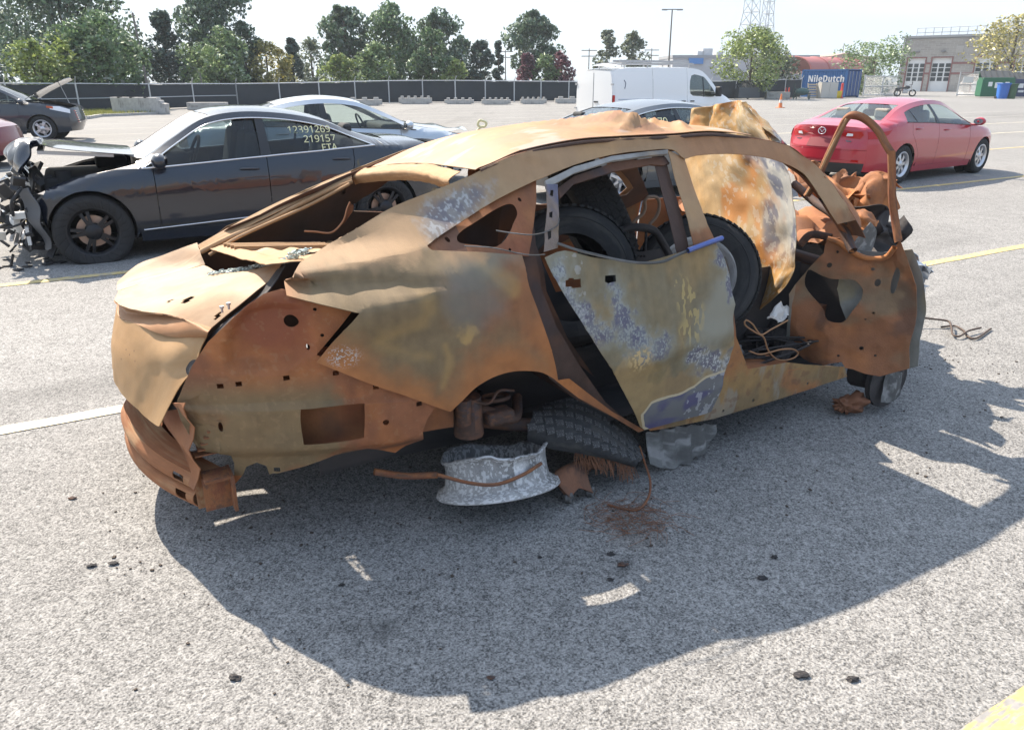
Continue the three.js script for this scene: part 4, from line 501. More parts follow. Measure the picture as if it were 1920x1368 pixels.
// grass strip with kerb
{ const e = [[-22.589,0,-33.475],[-19.966,0,-33.917],[-19.347,0,-34.838],[-18.812,0,-35.809],[-19.326,0,-37.919],[-18.563,0,-39.069],[-17.813,0,-40.929],[-18.425,0,-43.697],[-20.358,0,-46.861],[-24.06,0,-46.861],[-26.804,0,-45.225],[-29.365,0,-43.697]]; const sh = new THREE.Shape(e.map(p => V2(p[0], p[2]))); const g = new THREE.ShapeGeometry(sh).rotateX(Math.PI / 2).translate(0, .10, 0); const gm = new THREE.MeshStandardMaterial({ color: new THREE.Color().setRGB(.16, .16, .06), roughness: 1, side: THREE.DoubleSide }); struct('grass_strip', g, gm, 'grass strip inside the fence');
  const kerb = struct('kerb', e.slice(0, 7).slice(1).map((p, i) => beam([e[i][0], .06, e[i][2]], [p[0], .06, p[2]], .18, .13)), conc, 'concrete kerb of the grass strip');
  const r = rng(61), pos = [], ix = []; const xs = e.map(p => p[0]), zs = e.map(p => p[2]), P2 = e.map(p => [p[0], p[2]]); let c = 0; while (c < 9000) { const x = lerp(Math.min(...xs), Math.max(...xs), r()), z = lerp(Math.min(...zs), Math.max(...zs), r()); if (!inside(x, z, P2)) continue; c++; const h = .04 + r() * .16 * (.4 + fbm(x, z, 2)), a = r() * 6.28, w = .02, b = pos.length / 3; pos.push(x - Math.cos(a) * w, .1, z - Math.sin(a) * w, x + Math.cos(a) * w, .1, z + Math.sin(a) * w, x + (r() - .5) * .08, .1 + h, z + (r() - .5) * .08); ix.push(b, b + 1, b + 2); }
  const gg = new THREE.BufferGeometry(); gg.setAttribute('position', new THREE.Float32BufferAttribute(pos, 3)); gg.setIndex(ix); gg.computeVertexNormals(); tag(obj('grass', gg, leafM(.24, .25, .07)), 'sunlit yellow-green grass on the strip by the fence', 'grass', null, 'stuff');
  for (const [k, lab] of [[0, 'pale boulder under the small yellowing tree'], [1, 'dark boulder on the grass right of the small tree']]) { const g2 = new THREE.IcosahedronGeometry(.45, 2), q = g2.attributes.position; for (let i = 0; i < q.count; i++) { const a = .7 + .6 * vnoise(q.getX(i) * 3 + k * 9 + 20, q.getZ(i) * 3 + q.getY(i) * 2 + 30); q.setXYZ(i, q.getX(i) * a * 1.2, q.getY(i) * a * .7, q.getZ(i) * a); } g2.computeVertexNormals(); const o = obj('boulder', g2, k ? M(.1, .09, .085, .95) : conc); const p = [[-22.888,0,-40.929],[-22.929,0,-42.268]][k]; o.position.set(p[0], .2, p[2]); tag(o, lab, 'rock'); } }
// poles
function pole(name, label, p, h, r, lean, extra) { const t = thing(name, label, 'pole', p); obj('shaft', bar([0, 0, 0], [lean, h, 0], r, 8, r * .6), M(.17, .15, .135, .85), t); if (extra) extra(t); return t; }
const gp = [[-25.352,-.279,-57],[19.934,-.443,-105],[-21.517,-.208,-57],[-1.101,-1.651,-140],[13.026,-1.477,-140],[23.097,-1.698,-150],[25.26,-1.698,-150],[-22.896,-.281,-54]].map(p => [p[0], 0, p[2]]);
pole('utility_pole', 'bare leaning wooden pole left of the dark evergreen', gp[0], 5.9, .11, -.3);
pole('lamp_post', 'tall lamp post with a double head above the van', gp[1], 9.8, .13, 0, t => { obj('lamp_head', [box(2.4, .1, .3, 0, 9.85, 0), box(.7, .16, .4, -.95, 9.82, 0, .03), box(.7, .16, .4, .95, 9.82, 0, .03)], M(.2, .2, .2, .6), t); });
pole('short_pole', 'short slanting pole in front of the fence, left part', gp[2], 2.1, .07, -.12);
for (const [k, lab, h] of [[3, 'far utility pole with cross arms beside the lone tree', 6.4], [4, 'far utility pole left above the van', 6.6], [6, 'far utility pole with two cross arms above the van', 7]]) pole('utility_pole', lab, gp[k], h, .12, 0, t => { for (const y of [h - .3, h - 1.2]) obj('cross_arm', box(2.6, .14, .14, 0, y, 0), M(.17, .15, .135, .85), t); });
pole('thin_mast', 'thin far mast above the van roof', gp[5], 9, .08, 0);
pole('fence_stub', 'small steel stub post beside the concrete barrier', gp[7], 1.05, .05, 0);
// lattice pylons
function pylon(label, p, h, w, turn) { const t = thing('lattice_pylon', label, 'pylon', p, turn, 'pair of lattice pylons'), m = M(.33, .36, .40, .6, .3), wd = y => y < h * .42 ? lerp(w, w * .42, y / (h * .42)) : lerp(w * .42, w * .22, (y - h * .42) / (h * .58)), c = (y, i) => { const a = wd(y) / 2; return [[-a, y, -a], [a, y, -a], [a, y, a], [-a, y, a]][i & 3]; }; const n = 14; for (let i = 0; i < 4; i++) obj('leg', [bar(c(0, i), c(h * .42, i), .17, 5), bar(c(h * .42, i), c(h, i), .14, 5)], m, t); for (let k = 0; k < n; k++) { const y0 = h * k / n, y1 = h * (k + 1) / n, gs = []; for (let i = 0; i < 4; i++) { gs.push(bar(c(y0, i), c(y1, i + 1), .09, 4), bar(c(y0, i + 1), c(y1, i), .09, 4), bar(c(y1, i), c(y1, i + 1), .1, 4)); } obj('bracing', gs, m, t).userData.kind = 'stuff'; } return t; }
{ const p = [[93.674,-4.048,-330],[106.219,-4.391,-350]]; pylon('left lattice pylon running out of the top of the view', [p[0][0], 0, p[0][2]], 62, 10.5, .5); pylon('right lattice pylon running out of the top of the view', [p[1][0], 0, p[1][2]], 64, 8.2, .3); }

// ------------------------------------------------------------ buildings and yard clutter at the right
const brickT = texOf(512, 512, (u, v) => { const row = Math.floor(v * 32), x = u * 16 + (row % 2) * .5, fx = x % 1, fy = (v * 32) % 1, mort = fx < .06 || fy < .12 ? 1 : 0, n = hash2(Math.floor(x) + 7, row), f = fbm(u * 6, v * 6, 4); return (mort ? [.46, .44, .41] : mix3([.40, .365, .32], [.33, .295, .26], n)).map(t => t * (.85 + .3 * f)); });
const brickWall = new THREE.MeshStandardMaterial({ map: rep(brickT, 5, 2), roughness: .9 }), bandM = M(.24, .10, .09, .85), whiteDoor = M(.72, .72, .70, .5), steelG = M(.42, .43, .44, .5, .4), glassFar = PM(.045, .055, .06, .06), yel = M(.62, .42, .03, .6);
{
  const [a, b] = [[59.242,0,-126],[74.235,.18,-112]], L = Math.hypot(b[0] - a[0], b[2] - a[2]), t = thing('brick_hall', 'long tan brick hall with roll-up doors and a railed roof at the right', 'building', [a[0], 0, a[2]], Math.atan2(-(b[2] - a[2]), b[0] - a[0])), H = 7.35, X = p => (p - 1680) / 295 * L;
  const doors = [[1695, 1731], [1744, 1783], [1828, 1868], [1899, 1940]], dh = 4.7;
  const s = new THREE.Shape([V2(0, 0), V2(L, 0), V2(L, H), V2(0, H)]); for (const [p, q] of doors) { const h = new THREE.Path([V2(X(p), .02), V2(X(p), dh), V2(X(q), dh), V2(X(q), .02)]); s.holes.push(h); }
  const wg = new THREE.ExtrudeGeometry(s, { depth: .4, bevelEnabled: false }).translate(0, 0, -.4), wu = wg.attributes.uv; for (let i = 0; i < wu.count; i++) wu.setXY(i, wu.getX(i) / 16, wu.getY(i) / 8);
  obj('wall', [wg], new THREE.MeshStandardMaterial({ map: brickT, roughness: .9 }), t);
  obj('side_wall', box(.4, H, 24, .2, H / 2, -12.4), brickWall, t); obj('roof_slab', box(L, .3, 24, L / 2, H + .15, -12.2), steelG, t);
  obj('roof_trim', box(L + .5, .3, .5, L / 2, H + .3, .02), M(.35, .35, .34, .6), t);
  const gaps = [0, ...doors.flat().map(X), L]; for (const y of [2.55, 3.95]) for (let k = 0; k < gaps.length; k += 2) obj('brick_band', box(gaps[k + 1] - gaps[k] - .02, .28, .06, (gaps[k] + gaps[k + 1]) / 2, y, .03), bandM, t);
  for (const [p, q] of doors) { const x0 = X(p), x1 = X(q), w = x1 - x0, d = obj('roll_up_door', box(w, dh, .08, (x0 + x1) / 2, dh / 2, -.3), whiteDoor, t); for (let r = 0; r < 4; r++) for (let c = 0; c < 3; c++) obj('pane', box(w / 3 - .22, .52, .04, x0 + (c + .5) * w / 3, 1.75 + r * .64, -.245), glassFar, d); obj('door_frame', [box(.16, dh, .1, x0 - .06, dh / 2, .04), box(.16, dh, .1, x1 + .06, dh / 2, .04), box(w + .3, .16, .1, (x0 + x1) / 2, dh + .08, .04)], bandM, t); const lamp = obj('wall_lamp', [box(.5, .22, .4, (x0 + x1) / 2, dh + .9, .2, .04)], M(.2, .2, .2, .5), t); }
  obj('wall_vent', [box(.95, .95, .08, X(1794), 5.8, .04), ...[...Array(5)].map((_, k) => box(.85, .03, .12, X(1794), 5.45 + k * .17, .06))], M(.45, .42, .38, .7), t);
  obj('downpipe', [bar([.25, 0, .1], [.25, H, .1], .09, 8)], steelG, t);
  for (const y of [.6, 1.25]) obj('roof_rail', bar([X(1700), H + .3 + y, -1], [X(1832), H + .3 + y, -1], .06, 6), postM, t);
  for (let k = 0; k < 9; k++) obj('rail_post', bar([lerp(X(1700), X(1832), k / 8), H + .3, -1], [lerp(X(1700), X(1832), k / 8), H + 1.6, -1], .06, 6), postM, t);
  obj('roof_unit', [box(5, 1.9, 4, X(1838) + 2, H + 1.2, -6, .05), box(2, 1.2, 2, X(1880), H + .9, -4)], M(.62, .63, .64, .6), t);
}
{ const p = [[68.032,0,-135.698],[68.829,0,-135.698],[72.107,0,-135.698],[72.904,0,-135.698]]; p.forEach((q, k) => { const b = thing('bollard', ['white bollard left of the yellow one at the hall doors', 'yellow bollard between the first two roll-up doors', 'pale bollard at the right jamb of the second roll-up door', 'thin pale bollard right of the second roll-up door'][k], 'bollard', [q[0] * .96, 0, q[2] * .96], 0, 'bollards at the hall'); obj('post', [cyl(.16, .16, 1.25, 0, .62, 0, 10), new THREE.SphereGeometry(.16, 10, 6).translate(0, 1.25, 0)], k === 1 ? yel : M(.62, .6, .52, .6), b); }); }
{ // container
  const [a, b] = [[29.64,-.03,-84],[32.695,-.051,-80]], L = Math.hypot(b[0] - a[0], b[2] - a[2]), t = thing('shipping_container', 'blue corrugated shipping container with white lettering by the fence', 'container', [a[0], 0, a[2]], Math.atan2(-(b[2] - a[2]), b[0] - a[0])), blue = new THREE.MeshStandardMaterial({ roughness: .55, map: texOf(256, 128, (u, v) => { const n = fbm(u * 9, v * 7, 4); return mix3([.018, .115, .33], [.05, .16, .36], n); }) }), dk = M(.012, .06, .20, .55), H = 2.62, D = 2.44;
  const prof = []; const n = 20; for (let k = 0; k < n; k++) { const x = k * L / n, w = L / n; prof.push([x, 0], [x + w * .3, 0], [x + w * .45, .07], [x + w * .85, .07]); } prof.push([L, 0], [L, .1], [0, .1]);
  obj('long_side', prism(prof, H - .3).rotateX(-Math.PI / 2).translate(0, .15, 0), blue, t);
  obj('frame', [box(.16, H, .16, .08, H / 2, -.06), box(.16, H, .16, L - .08, H / 2, -.06), box(L, .16, .14, L / 2, .08, -.05), box(L, .14, .14, L / 2, H - .07, -.05), box(.16, H, .16, L - .08, H / 2, -D)], blue, t);
  obj('roof_panel', box(L, .06, D, L / 2, H - .05, -D / 2), blue, t); obj('back_side', box(L, H - .1, .05, L / 2, H / 2, -D), dk, t); obj('near_end', box(.05, H - .1, D, .05, H / 2, -D / 2), dk, t);
  for (const s of [0, 1]) { const d = obj('end_door', box(.06, H - .3, D / 2 - .03, L + .02, H / 2, -D / 4 - s * D / 2), dk, t); for (const q of [.25, .8]) obj('lock_rod', bar([L + .08, .2, -s * D / 2 - q], [L + .08, H - .2, -s * D / 2 - q], .025, 6), steelG, d); }
  obj('lettering', text('NileDutch', .60, .05).translate(L * .15, 1.45, .005), M(.8, .8, .8, .6), t);
}
{ const q = [[34.793,-.042,-82]][0], t = thing('dark_container', 'dark blue container end standing right of the lettered container', 'container', [q[0] - 1.0, 0, q[2] - 1.5], .5); obj('box_body', box(1.5, 2.6, 4, .5, 1.3, -2), M(.015, .05, .15, .55), t); obj('corner_post', [box(.14, 2.66, .14, 1.25, 1.33, .02)], M(.02, .07, .2, .5), t); }
{ // red barrel awning and its building
  const q = [[42.325,.862,-124]][0], t = thing('red_awning', 'red barrel-vault canopy behind the container', 'canopy', [q[0], 0, q[2]], -52 * D2R), R = 3.1, L = 15, y0 = 2.7, red = M(.36, .10, .085, .5), hoop = z => new THREE.TorusGeometry(R, .14, 6, 24, Math.PI).scale(1, .72, 1).translate(0, y0, z);
  obj('vault_skin', new THREE.CylinderGeometry(R, R, L, 26, 1, true, -Math.PI / 2, Math.PI).rotateX(-Math.PI / 2).scale(1, .72, 1).translate(0, y0, -L / 2), red, t);
  for (const z of [0, -L / 3, -L * 2 / 3, -L]) obj('hoop', hoop(z), red, t);
  for (const s of [-1, 1]) { obj('eave_beam', box(.3, .3, L, s * R, y0, -L / 2), M(.42, .2, .18, .6), t); for (const z of [0, -L / 2, -L]) obj('support', bar([s * R, 0, z], [s * R, y0, z], .12, 6), steelG, t); }
  obj('tie_beam', box(2 * R, .3, .3, 0, y0, 0), M(.42, .2, .18, .6), t); }
{ const q = [[55.82,-.217,-150],[29.379,-.217,-150]], t = thing('far_store', 'far brown building with a shallow curved gable behind the red canopy', 'building', [q[0][0], 0, q[0][2]], 0), s = 150 * 1.06 / 1443; obj('wall', prism([[0, 0], [95 * s, 0], [95 * s, 50 * s], [70 * s, 52 * s], [45 * s, 57 * s], [20 * s, 52 * s], [-5 * s, 50 * s], [-5 * s, 0]], 12).translate(0, 0, -12), M(.36, .25, .21, .8), t); obj('flag_pole', bar([40 * s, 50 * s, -1], [40 * s, 72 * s, -1], .08, 6), steelG, t);
  const u = thing('grey_warehouse', 'low grey warehouse with rooftop units behind the van', 'building', [q[1][0], 0, q[1][2]], 0); obj('wall', box(240 * s, 50 * s, 14, 118 * s, 25 * s, -7), M(.42, .43, .45, .8), u); obj('blue_sign', box(24 * s, 9 * s, .3, 36 * s, 44 * s, .2), M(.05, .2, .5, .5), u); obj('white_front', box(40 * s, 52 * s, .6, 30 * s, 26 * s, -.4), M(.55, .57, .6, .7), u);
  for (const [x, w, h] of [[48, 10, 10], [60, 16, 14], [80, 10, 9], [128, 20, 8]]) obj('roof_unit', box(w * s, h * s, 3, x * s, 50 * s + h * s / 2, -4), M(.5, .52, .54, .7), u); obj('roof_edge', box(242 * s, .5, 14.4, 118 * s, 50 * s + .1, -7), M(.28, .29, .31, .7), u); }
{ const q = [[61.239,-.094,-140]][0], t = thing('low_far_building', 'low far building between red canopy and brick hall', 'building', [q[0] - 6, 0, q[2]], 0), s = 140 * 1.06 / 1443; obj('wall', box(80 * s, 38 * s, 8, 20 * s, 19 * s, -4), M(.38, .33, .29, .8), t); obj('roof_edge', box(82 * s, .5, 8.4, 20 * s, 38 * s, -4), M(.3, .3, .31, .7), t); }
// wire gates
function gate(name, label, pts, hi, sign) { const t = thing(name, label, 'gate'); for (let i = 0; i < pts.length; i++) { obj('post', bar([pts[i][0], 0, pts[i][2]], [pts[i][0], hi + .15, pts[i][2]], .07, 7), postM, t); if (i) { const a = pts[i - 1], b = pts[i]; for (const y of [.15, hi * .5, hi]) obj('rail', bar([a[0], y, a[2]], [b[0], y, b[2]], .045, 6), postM, t); const gs = [], n = 26, L = Math.hypot(b[0] - a[0], b[2] - a[2]); for (let k = -12; k < n; k++) for (const d of [1, -1]) { const x0 = k / n, x1 = x0 + hi / L, c0 = clamp(x0), c1 = clamp(x1); if (c1 <= c0) continue; const y0 = (c0 - x0) / (x1 - x0) * hi, y1 = (c1 - x0) / (x1 - x0) * hi; const A = d > 0 ? y0 : hi - y0, B2 = d > 0 ? y1 : hi - y1; gs.push(bar([lerp(a[0], b[0], c0), A, lerp(a[2], b[2], c0)], [lerp(a[0], b[0], c1), B2, lerp(a[2], b[2], c1)], .012, 3)); } const m = obj('wire_mesh', gs, postM, t); m.userData.kind = 'stuff'; } } if (sign) { const a = pts[0], b = pts[1]; obj('sign_board', box(1.1, .6, .04, lerp(a[0], b[0], .35), hi * .72, lerp(a[2], b[2], .35) + .1), M(.75, .75, .74, .6), t); } return t; }
gate('wire_gate', 'open chain-link gate between container and brick hall', [[36.665,0,-85.136],[39.845,0,-87.994],[43.006,0,-91.049]], 2.0);
gate('wire_gate', 'chain-link gate with a white sign beside the green dumpster', [[48.021,0,-87.994],[50.554,0,-87.994]], 2.3, true);
// dumpsters and bins
function dumpster(label, p, turn, w, h, d, mat, labels) { const t = thing('dumpster', label, 'dumpster', p, turn); obj('bin_body', prism([[-w / 2, .1], [w / 2, .1], [w / 2, h], [-w / 2, h]], d, .03).translate(0, 0, -d / 2), mat, t); const lid = obj('lid', new THREE.BoxGeometry(w * 1.02, .06, d * .9).rotateX(.5).translate(0, h + .22, -.1), M(.04, .045, .05, .7), t); for (let k = 0; k < 5; k++) obj('lid_rib', new THREE.BoxGeometry(.06, .1, d * .9).rotateX(.5).translate(-w * .4 + k * w * .2, h + .27, -.1), M(.03, .035, .04, .7), lid); obj('back_rise', box(w, .6, .08, 0, h + .3, -d / 2), mat, t); for (const s of [-1, 1]) { obj('side_rib', box(.08, h * .8, d, s * (w / 2 + .03), h * .5, 0), mat, t); } (labels || []).forEach(([x, y, a, b]) => obj('label', box(a, b, .02, x, y, d / 2 + .012), M(.72, .72, .7, .6), t)); return t; }
{ const p = [[47.215,0,-79.94],[49.832,0,-79.94],[21.016,0,-73.228]], gr = M(.008, .105, .05, .55); dumpster('green steel dumpster with white labels in front of the brick hall', p[0], -.25, 2.7, 1.85, 1.8, gr, [[-.7, 1.25, .35, .4], [0, 1.15, .6, .5], [.75, 1.25, .35, .4]]); dumpster('dark blue dumpster cut off by the right edge', p[1], -.2, 2.0, 1.7, 1.6, M(.015, .03, .10, .55), [[-.4, 1.1, .5, .4], [-.3, .6, .5, .2]]); dumpster('dark grey dumpster just right of the van', p[2], .2, 1.9, 1.0, 1.3, M(.07, .08, .09, .6)); }
function cart(label, p, mat, h) { const t = thing('wheelie_bin', label, 'bin', p, .1, 'wheelie bins by the dumpsters'); obj('bin_body', cyl(.44, .36, h, 0, h / 2, 0, 4).rotateY(Math.PI / 4), mat, t); obj('lid', [box(.72, .07, .78, 0, h + .03, 0, .03), box(.6, .05, .1, 0, h - .06, .36)], mat, t); for (const s of [-1, 1]) obj('bin_wheel', new THREE.CylinderGeometry(.12, .12, .07, 12).rotateZ(Math.PI / 2).translate(s * .28, .12, -.3), mats.tyre, t); return t; }
{ const p = [[45.306,0,-75.337],[46.145,0,-75.337]]; cart('bright blue wheelie bin between the two dumpsters', p[0], M(.02, .13, .48, .5), 1.3).scale.set(1.25, 1, 1.2); cart('dark green wheelie bin right of the blue one', p[1], M(.03, .10, .045, .55), 1.25); }
// cones
function cone(label, p, h, mat) { const t = thing('traffic_cone', label, 'traffic cone', p, .3, 'traffic cones'); obj('cone_body', lathe([[h * .19, .03], [h * .15, .06], [h * .05, h * .97], [h * .03, h], [0, h]], 18), mat, t); obj('cone_base', box(h * .5, .035, h * .5, 0, .018, 0, .01), mat, t); obj('cone_band', lathe([[h * .125, h * .36], [h * .098, h * .58]], 18).scale(1.03, 1, 1.03), M(.72, .66, .6, .5), t); }
{ const p = [[16.709,0,-50.512],[26.012,0,-77.571],[25.936,0,-76.438],[31.347,0,-77.571]], or = M(.72, .21, .06, .6), rd = M(.62, .06, .04, .6); cone('faded orange traffic cone out in the open lot', p[0], .82, or); cone('small red cone behind the other by the fence', p[1], .95, rd); cone('small red cone by the fence left of the container', p[2], .98, rd);
  const t = thing('orange_drum_post', 'slim orange post at the corner of the blue container', 'post', p[3]); obj('post_body', lathe([[.24, 0], [.24, .05], [.12, .08], [.11, 1.3], [.06, 1.36], [0, 1.37]], 14), rd, t); }
{ // clutter before the container
  const p = [[26.054,0,-73.228],[28.239,0,-76.438],[29.541,0,-76.438],[30.94,0,-77.571]]; const t1 = thing('garden_cart', 'dark green cart heaped with gear left of the container', 'cart', p[0], .2); const g = M(.04, .07, .06, .7); obj('frame', [bar([-.8, 0, 0], [-.8, 1.3, 0], .04), bar([.7, 0, 0], [.5, .9, 0], .04), bar([-.8, .5, .3], [.7, .5, .3], .04), bar([-.8, .9, 0], [.6, .9, 0], .04), bar([.6, .0, .3], [.6, .5, .3], .04), bar([-.7, .0, .3], [-.7, .5, .3], .04)], g, t1); obj('heap', new THREE.IcosahedronGeometry(.55, 1).scale(1.2, .6, .8).translate(0, .65, 0), M(.06, .11, .10, .8), t1);
  const t2 = thing('pallet_stack', 'leaning stack of wooden pallets against the container', 'pallets', p[1], .2); for (let k = 0; k < 6; k++) { const w = M(.46, .39, .30, .85); obj('plank', [box(1.0, .14, .10, 0, .12 + k * .22, -k * .05)], w, t2); } for (const x of [-.45, .45]) obj('stringer', beam([x, 0, 0], [x, 1.35, -.3], .08, .1, [1, 0, 0]), M(.4, .34, .26, .85), t2);
  const t3 = thing('grey_cabinet', 'beige steel cabinet standing in front of the container', 'cabinet', p[2], .15); obj('cabinet_body', box(1.65, 1.4, .7, 0, .72, 0, .02), M(.46, .44, .40, .7), t3); for (const s of [-1, 1]) obj('cabinet_door', box(.78, 1.3, .03, s * .4, .72, .365), M(.48, .46, .42, .7), t3);
  const t4 = thing('yellow_tub', 'small yellow tub at the corner of the container', 'tub', p[3], .1); obj('tub_body', lathe([[0, 0], [.36, 0], [.44, .62], [.47, .66], [.42, .66], [.34, .08]], 18), M(.66, .52, .03, .6), t4); }
{ // parked motorcycle
  const p = [[41.011,0,-85.136]][0], t = thing('motorcycle', 'dark parked motorcycle beside the open wire gate', 'motorcycle', p, -.3), dk = M(.03, .03, .033, .4), W = new THREE.TorusGeometry(.29, .07, 8, 22); for (const x of [-.72, .72]) obj('wheel', W.clone().translate(x, .36, 0), mats.tyre, t); obj('engine', [box(.5, .36, .36, 0, .5, 0, .06), cyl(.1, .12, .3, .05, .72, 0, 10)], mats.metal, t); obj('tank', new THREE.SphereGeometry(.26, 14, 10).scale(1.3, .7, .8).translate(.12, .92, 0), dk, t); obj('saddle', box(.75, .14, .3, -.45, .84, 0, .06), dk, t); obj('fork', [bar([.72, .36, .1], [.5, 1.1, .1], .03), bar([.72, .36, -.1], [.5, 1.1, -.1], .03)], mats.chrome, t); obj('handlebar', tube([[.35, 1.15, .42], [.48, 1.18, .2], [.5, 1.12, 0], [.48, 1.18, -.2], [.35, 1.15, -.42]], .02, 6), dk, t); obj('windshield', box(.04, .34, .4, .56, 1.3, 0, .01), dk, t); obj('pannier', [box(.45, .34, .5, -.75, .72, 0, .08)], dk, t); }
// yellow hooped stake and scrap behind the roof of the wreck
{ const p = [[-.322,1.116,-7.2]][0], t = thing('yellow_hoop_stake', 'pale yellow wire stake with a loop, standing behind the wreck roof', 'stake', [p[0], 0, p[2]]); const c = [[-.321,1.185,-7.2],[-.29,1.281,-7.2],[-.305,1.244,-7.2],[-.271,1.281,-7.2],[-.229,1.262,-7.2],[-.243,1.231,-7.2],[-.282,1.226,-7.2]].map(q => [q[0] - p[0], q[1], q[2] - p[2]]); obj('stake_rod', [bar([-.02, 0, 0], [c[0][0], c[0][1], 0], .012), bar(c[0], c[6], .01)], M(.62, .6, .36, .5), t); obj('stake_loop', tube([c[6], c[2], c[1], c[3], c[4], c[5], c[6]], .012, 6, 40), M(.62, .6, .36, .5), t); }

// ------------------------------------------------------------ the burnt-out sedan
const TX = [-1.05, -.8, -.5, -.2, .1, .4, .8, 1.5, 2.4], TH = [.1, .2, .4, .65, .85, .95, 1.0, 1.05, 1.1, 1.2, 1.3, 1.4];
const TZ = [[.44, .46, .49, .50, .50, .48, .46, .42, .4, .4, .4, .4], [.61, .63, .66, .675, .675, .66, .61, .53, .50, .49, .49, .49], [.75, .77, .795, .81, .81, .79, .745, .64, .56, .53, .53, .53], [.82, .85, .87, .885, .88, .865, .825, .745, .66, .545, .54, .54], [.83, .86, .88, .895, .885, .87, .845, .805, .755, .645, .57, .565], [.83, .86, .88, .895, .885, .87, .85, .82, .785, .71, .635, .57], [.84, .87, .885, .895, .885, .865, .845, .815, .785, .72, .65, .575], [.84, .87, .885, .895, .885, .865, .845, .815, .785, .72, .65, .575], [.84, .87, .88, .885, .87, .85, .83, .8, .77, .71, .64, .57]];
function segi(T, x) { x = clamp(x, T[0], T[T.length - 1]); let i = 0; while (i < T.length - 2 && x > T[i + 1]) i++; return [i, (x - T[i]) / (T[i + 1] - T[i])]; }
function wlat(X, h) { const [i, t] = segi(TX, X), [j, s] = segi(TH, h), n = TX.length - 1, m = TH.length - 1, q = a => { const r = TZ[clamp(a, 0, n)], g = b => r[clamp(j + b, 0, m)]; return crv(g(-1), g(0), g(1), g(2), s); }; return crv(q(i - 1), q(i), q(i + 1), q(i + 2), t); }
const hA = [[-.609,1.015],[-.417,1.041],[-.196,1.069],[-.131,1.079]], hB = [[-.608,1.005],[-.562,.999],[-.432,.994],[-.278,.985],[-.203,.966]], hC = [[-.636,.981],[-.541,.951],[-.439,.919],[-.323,.94],[-.199,.96]];
function crease(X, h) { const a = 1 - sstep(-.36, -.06, X); if (a <= 0) return 0; const A = interp(hA, X), B = interp(hB, X), C = interp(hC, X); const k = h > A ? .036 * (1 - sstep(A, A + .06, h)) : h > B ? lerp(-.042, .036, (h - B) / (A - B)) : h > C ? lerp(.036, -.042, (h - C) / Math.max(.005, B - C)) : .036 * (1 - sstep(0, .16, C - h)); return a * k; }
const dent = (X, h, s = 0) => .012 * (fbm(X * 3.1 + s, h * 3.1 + 7, 3) - .5) + .004 * (fbm(X * 11 + s, h * 11, 2) - .5) + (h > 1.24 ? sstep(1.24, 1.32, h) * (.05 * Math.max(0, vnoise(X * 6.5 + 2, h * 7) - .55) - .02 * Math.max(0, vnoise(X * 11 + 9, h * 16) - .5)) : 0);
const SB = [-1.1, .1, 2.4, 1.5];                 // texture frame of the body side
const rightLift = (off = 0, s = 0) => (X, h) => [X, h, wlat(X, h) + crease(X, h) + dent(X, h, s) + off];
const leftLift = (off = 0) => (X, h) => { const z = wlat(X, h) + dent(X, h, 40) + off; return [X, h - .085 * (z + .3), -z]; };
function pdist(x, y, pl) { let b = 9; for (let i = 0; i < pl.length - 1; i++) { const [x0, y0] = pl[i], [x1, y1] = pl[i + 1], dx = x1 - x0, dy = y1 - y0, t = clamp(((x - x0) * dx + (y - y0) * dy) / (dx * dx + dy * dy)); b = Math.min(b, Math.hypot(x - x0 - t * dx, y - y0 - t * dy)); } return b; }
function inside(x, y, p) { let c = false; for (let i = 0, j = p.length - 1; i < p.length; j = i++) if ((p[i][1] > y) !== (p[j][1] > y) && x < (p[j][0] - p[i][0]) * (y - p[i][1]) / (p[j][1] - p[i][1]) + p[i][0]) c = !c; return c; }
const K = { orange: [.40, .148, .044], rust: [.29, .115, .045], brown: [.155, .075, .045], dark: [.075, .045, .035], tan: [.36, .225, .118], pale: [.44, .30, .185], olive: [.235, .155, .076], grey: [.20, .195, .18], blue: [.135, .145, .185], ash: [.50, .50, .50], yellow: [.44, .275, .095], black: [.03, .028, .03], violet: [.085, .080, .14] };
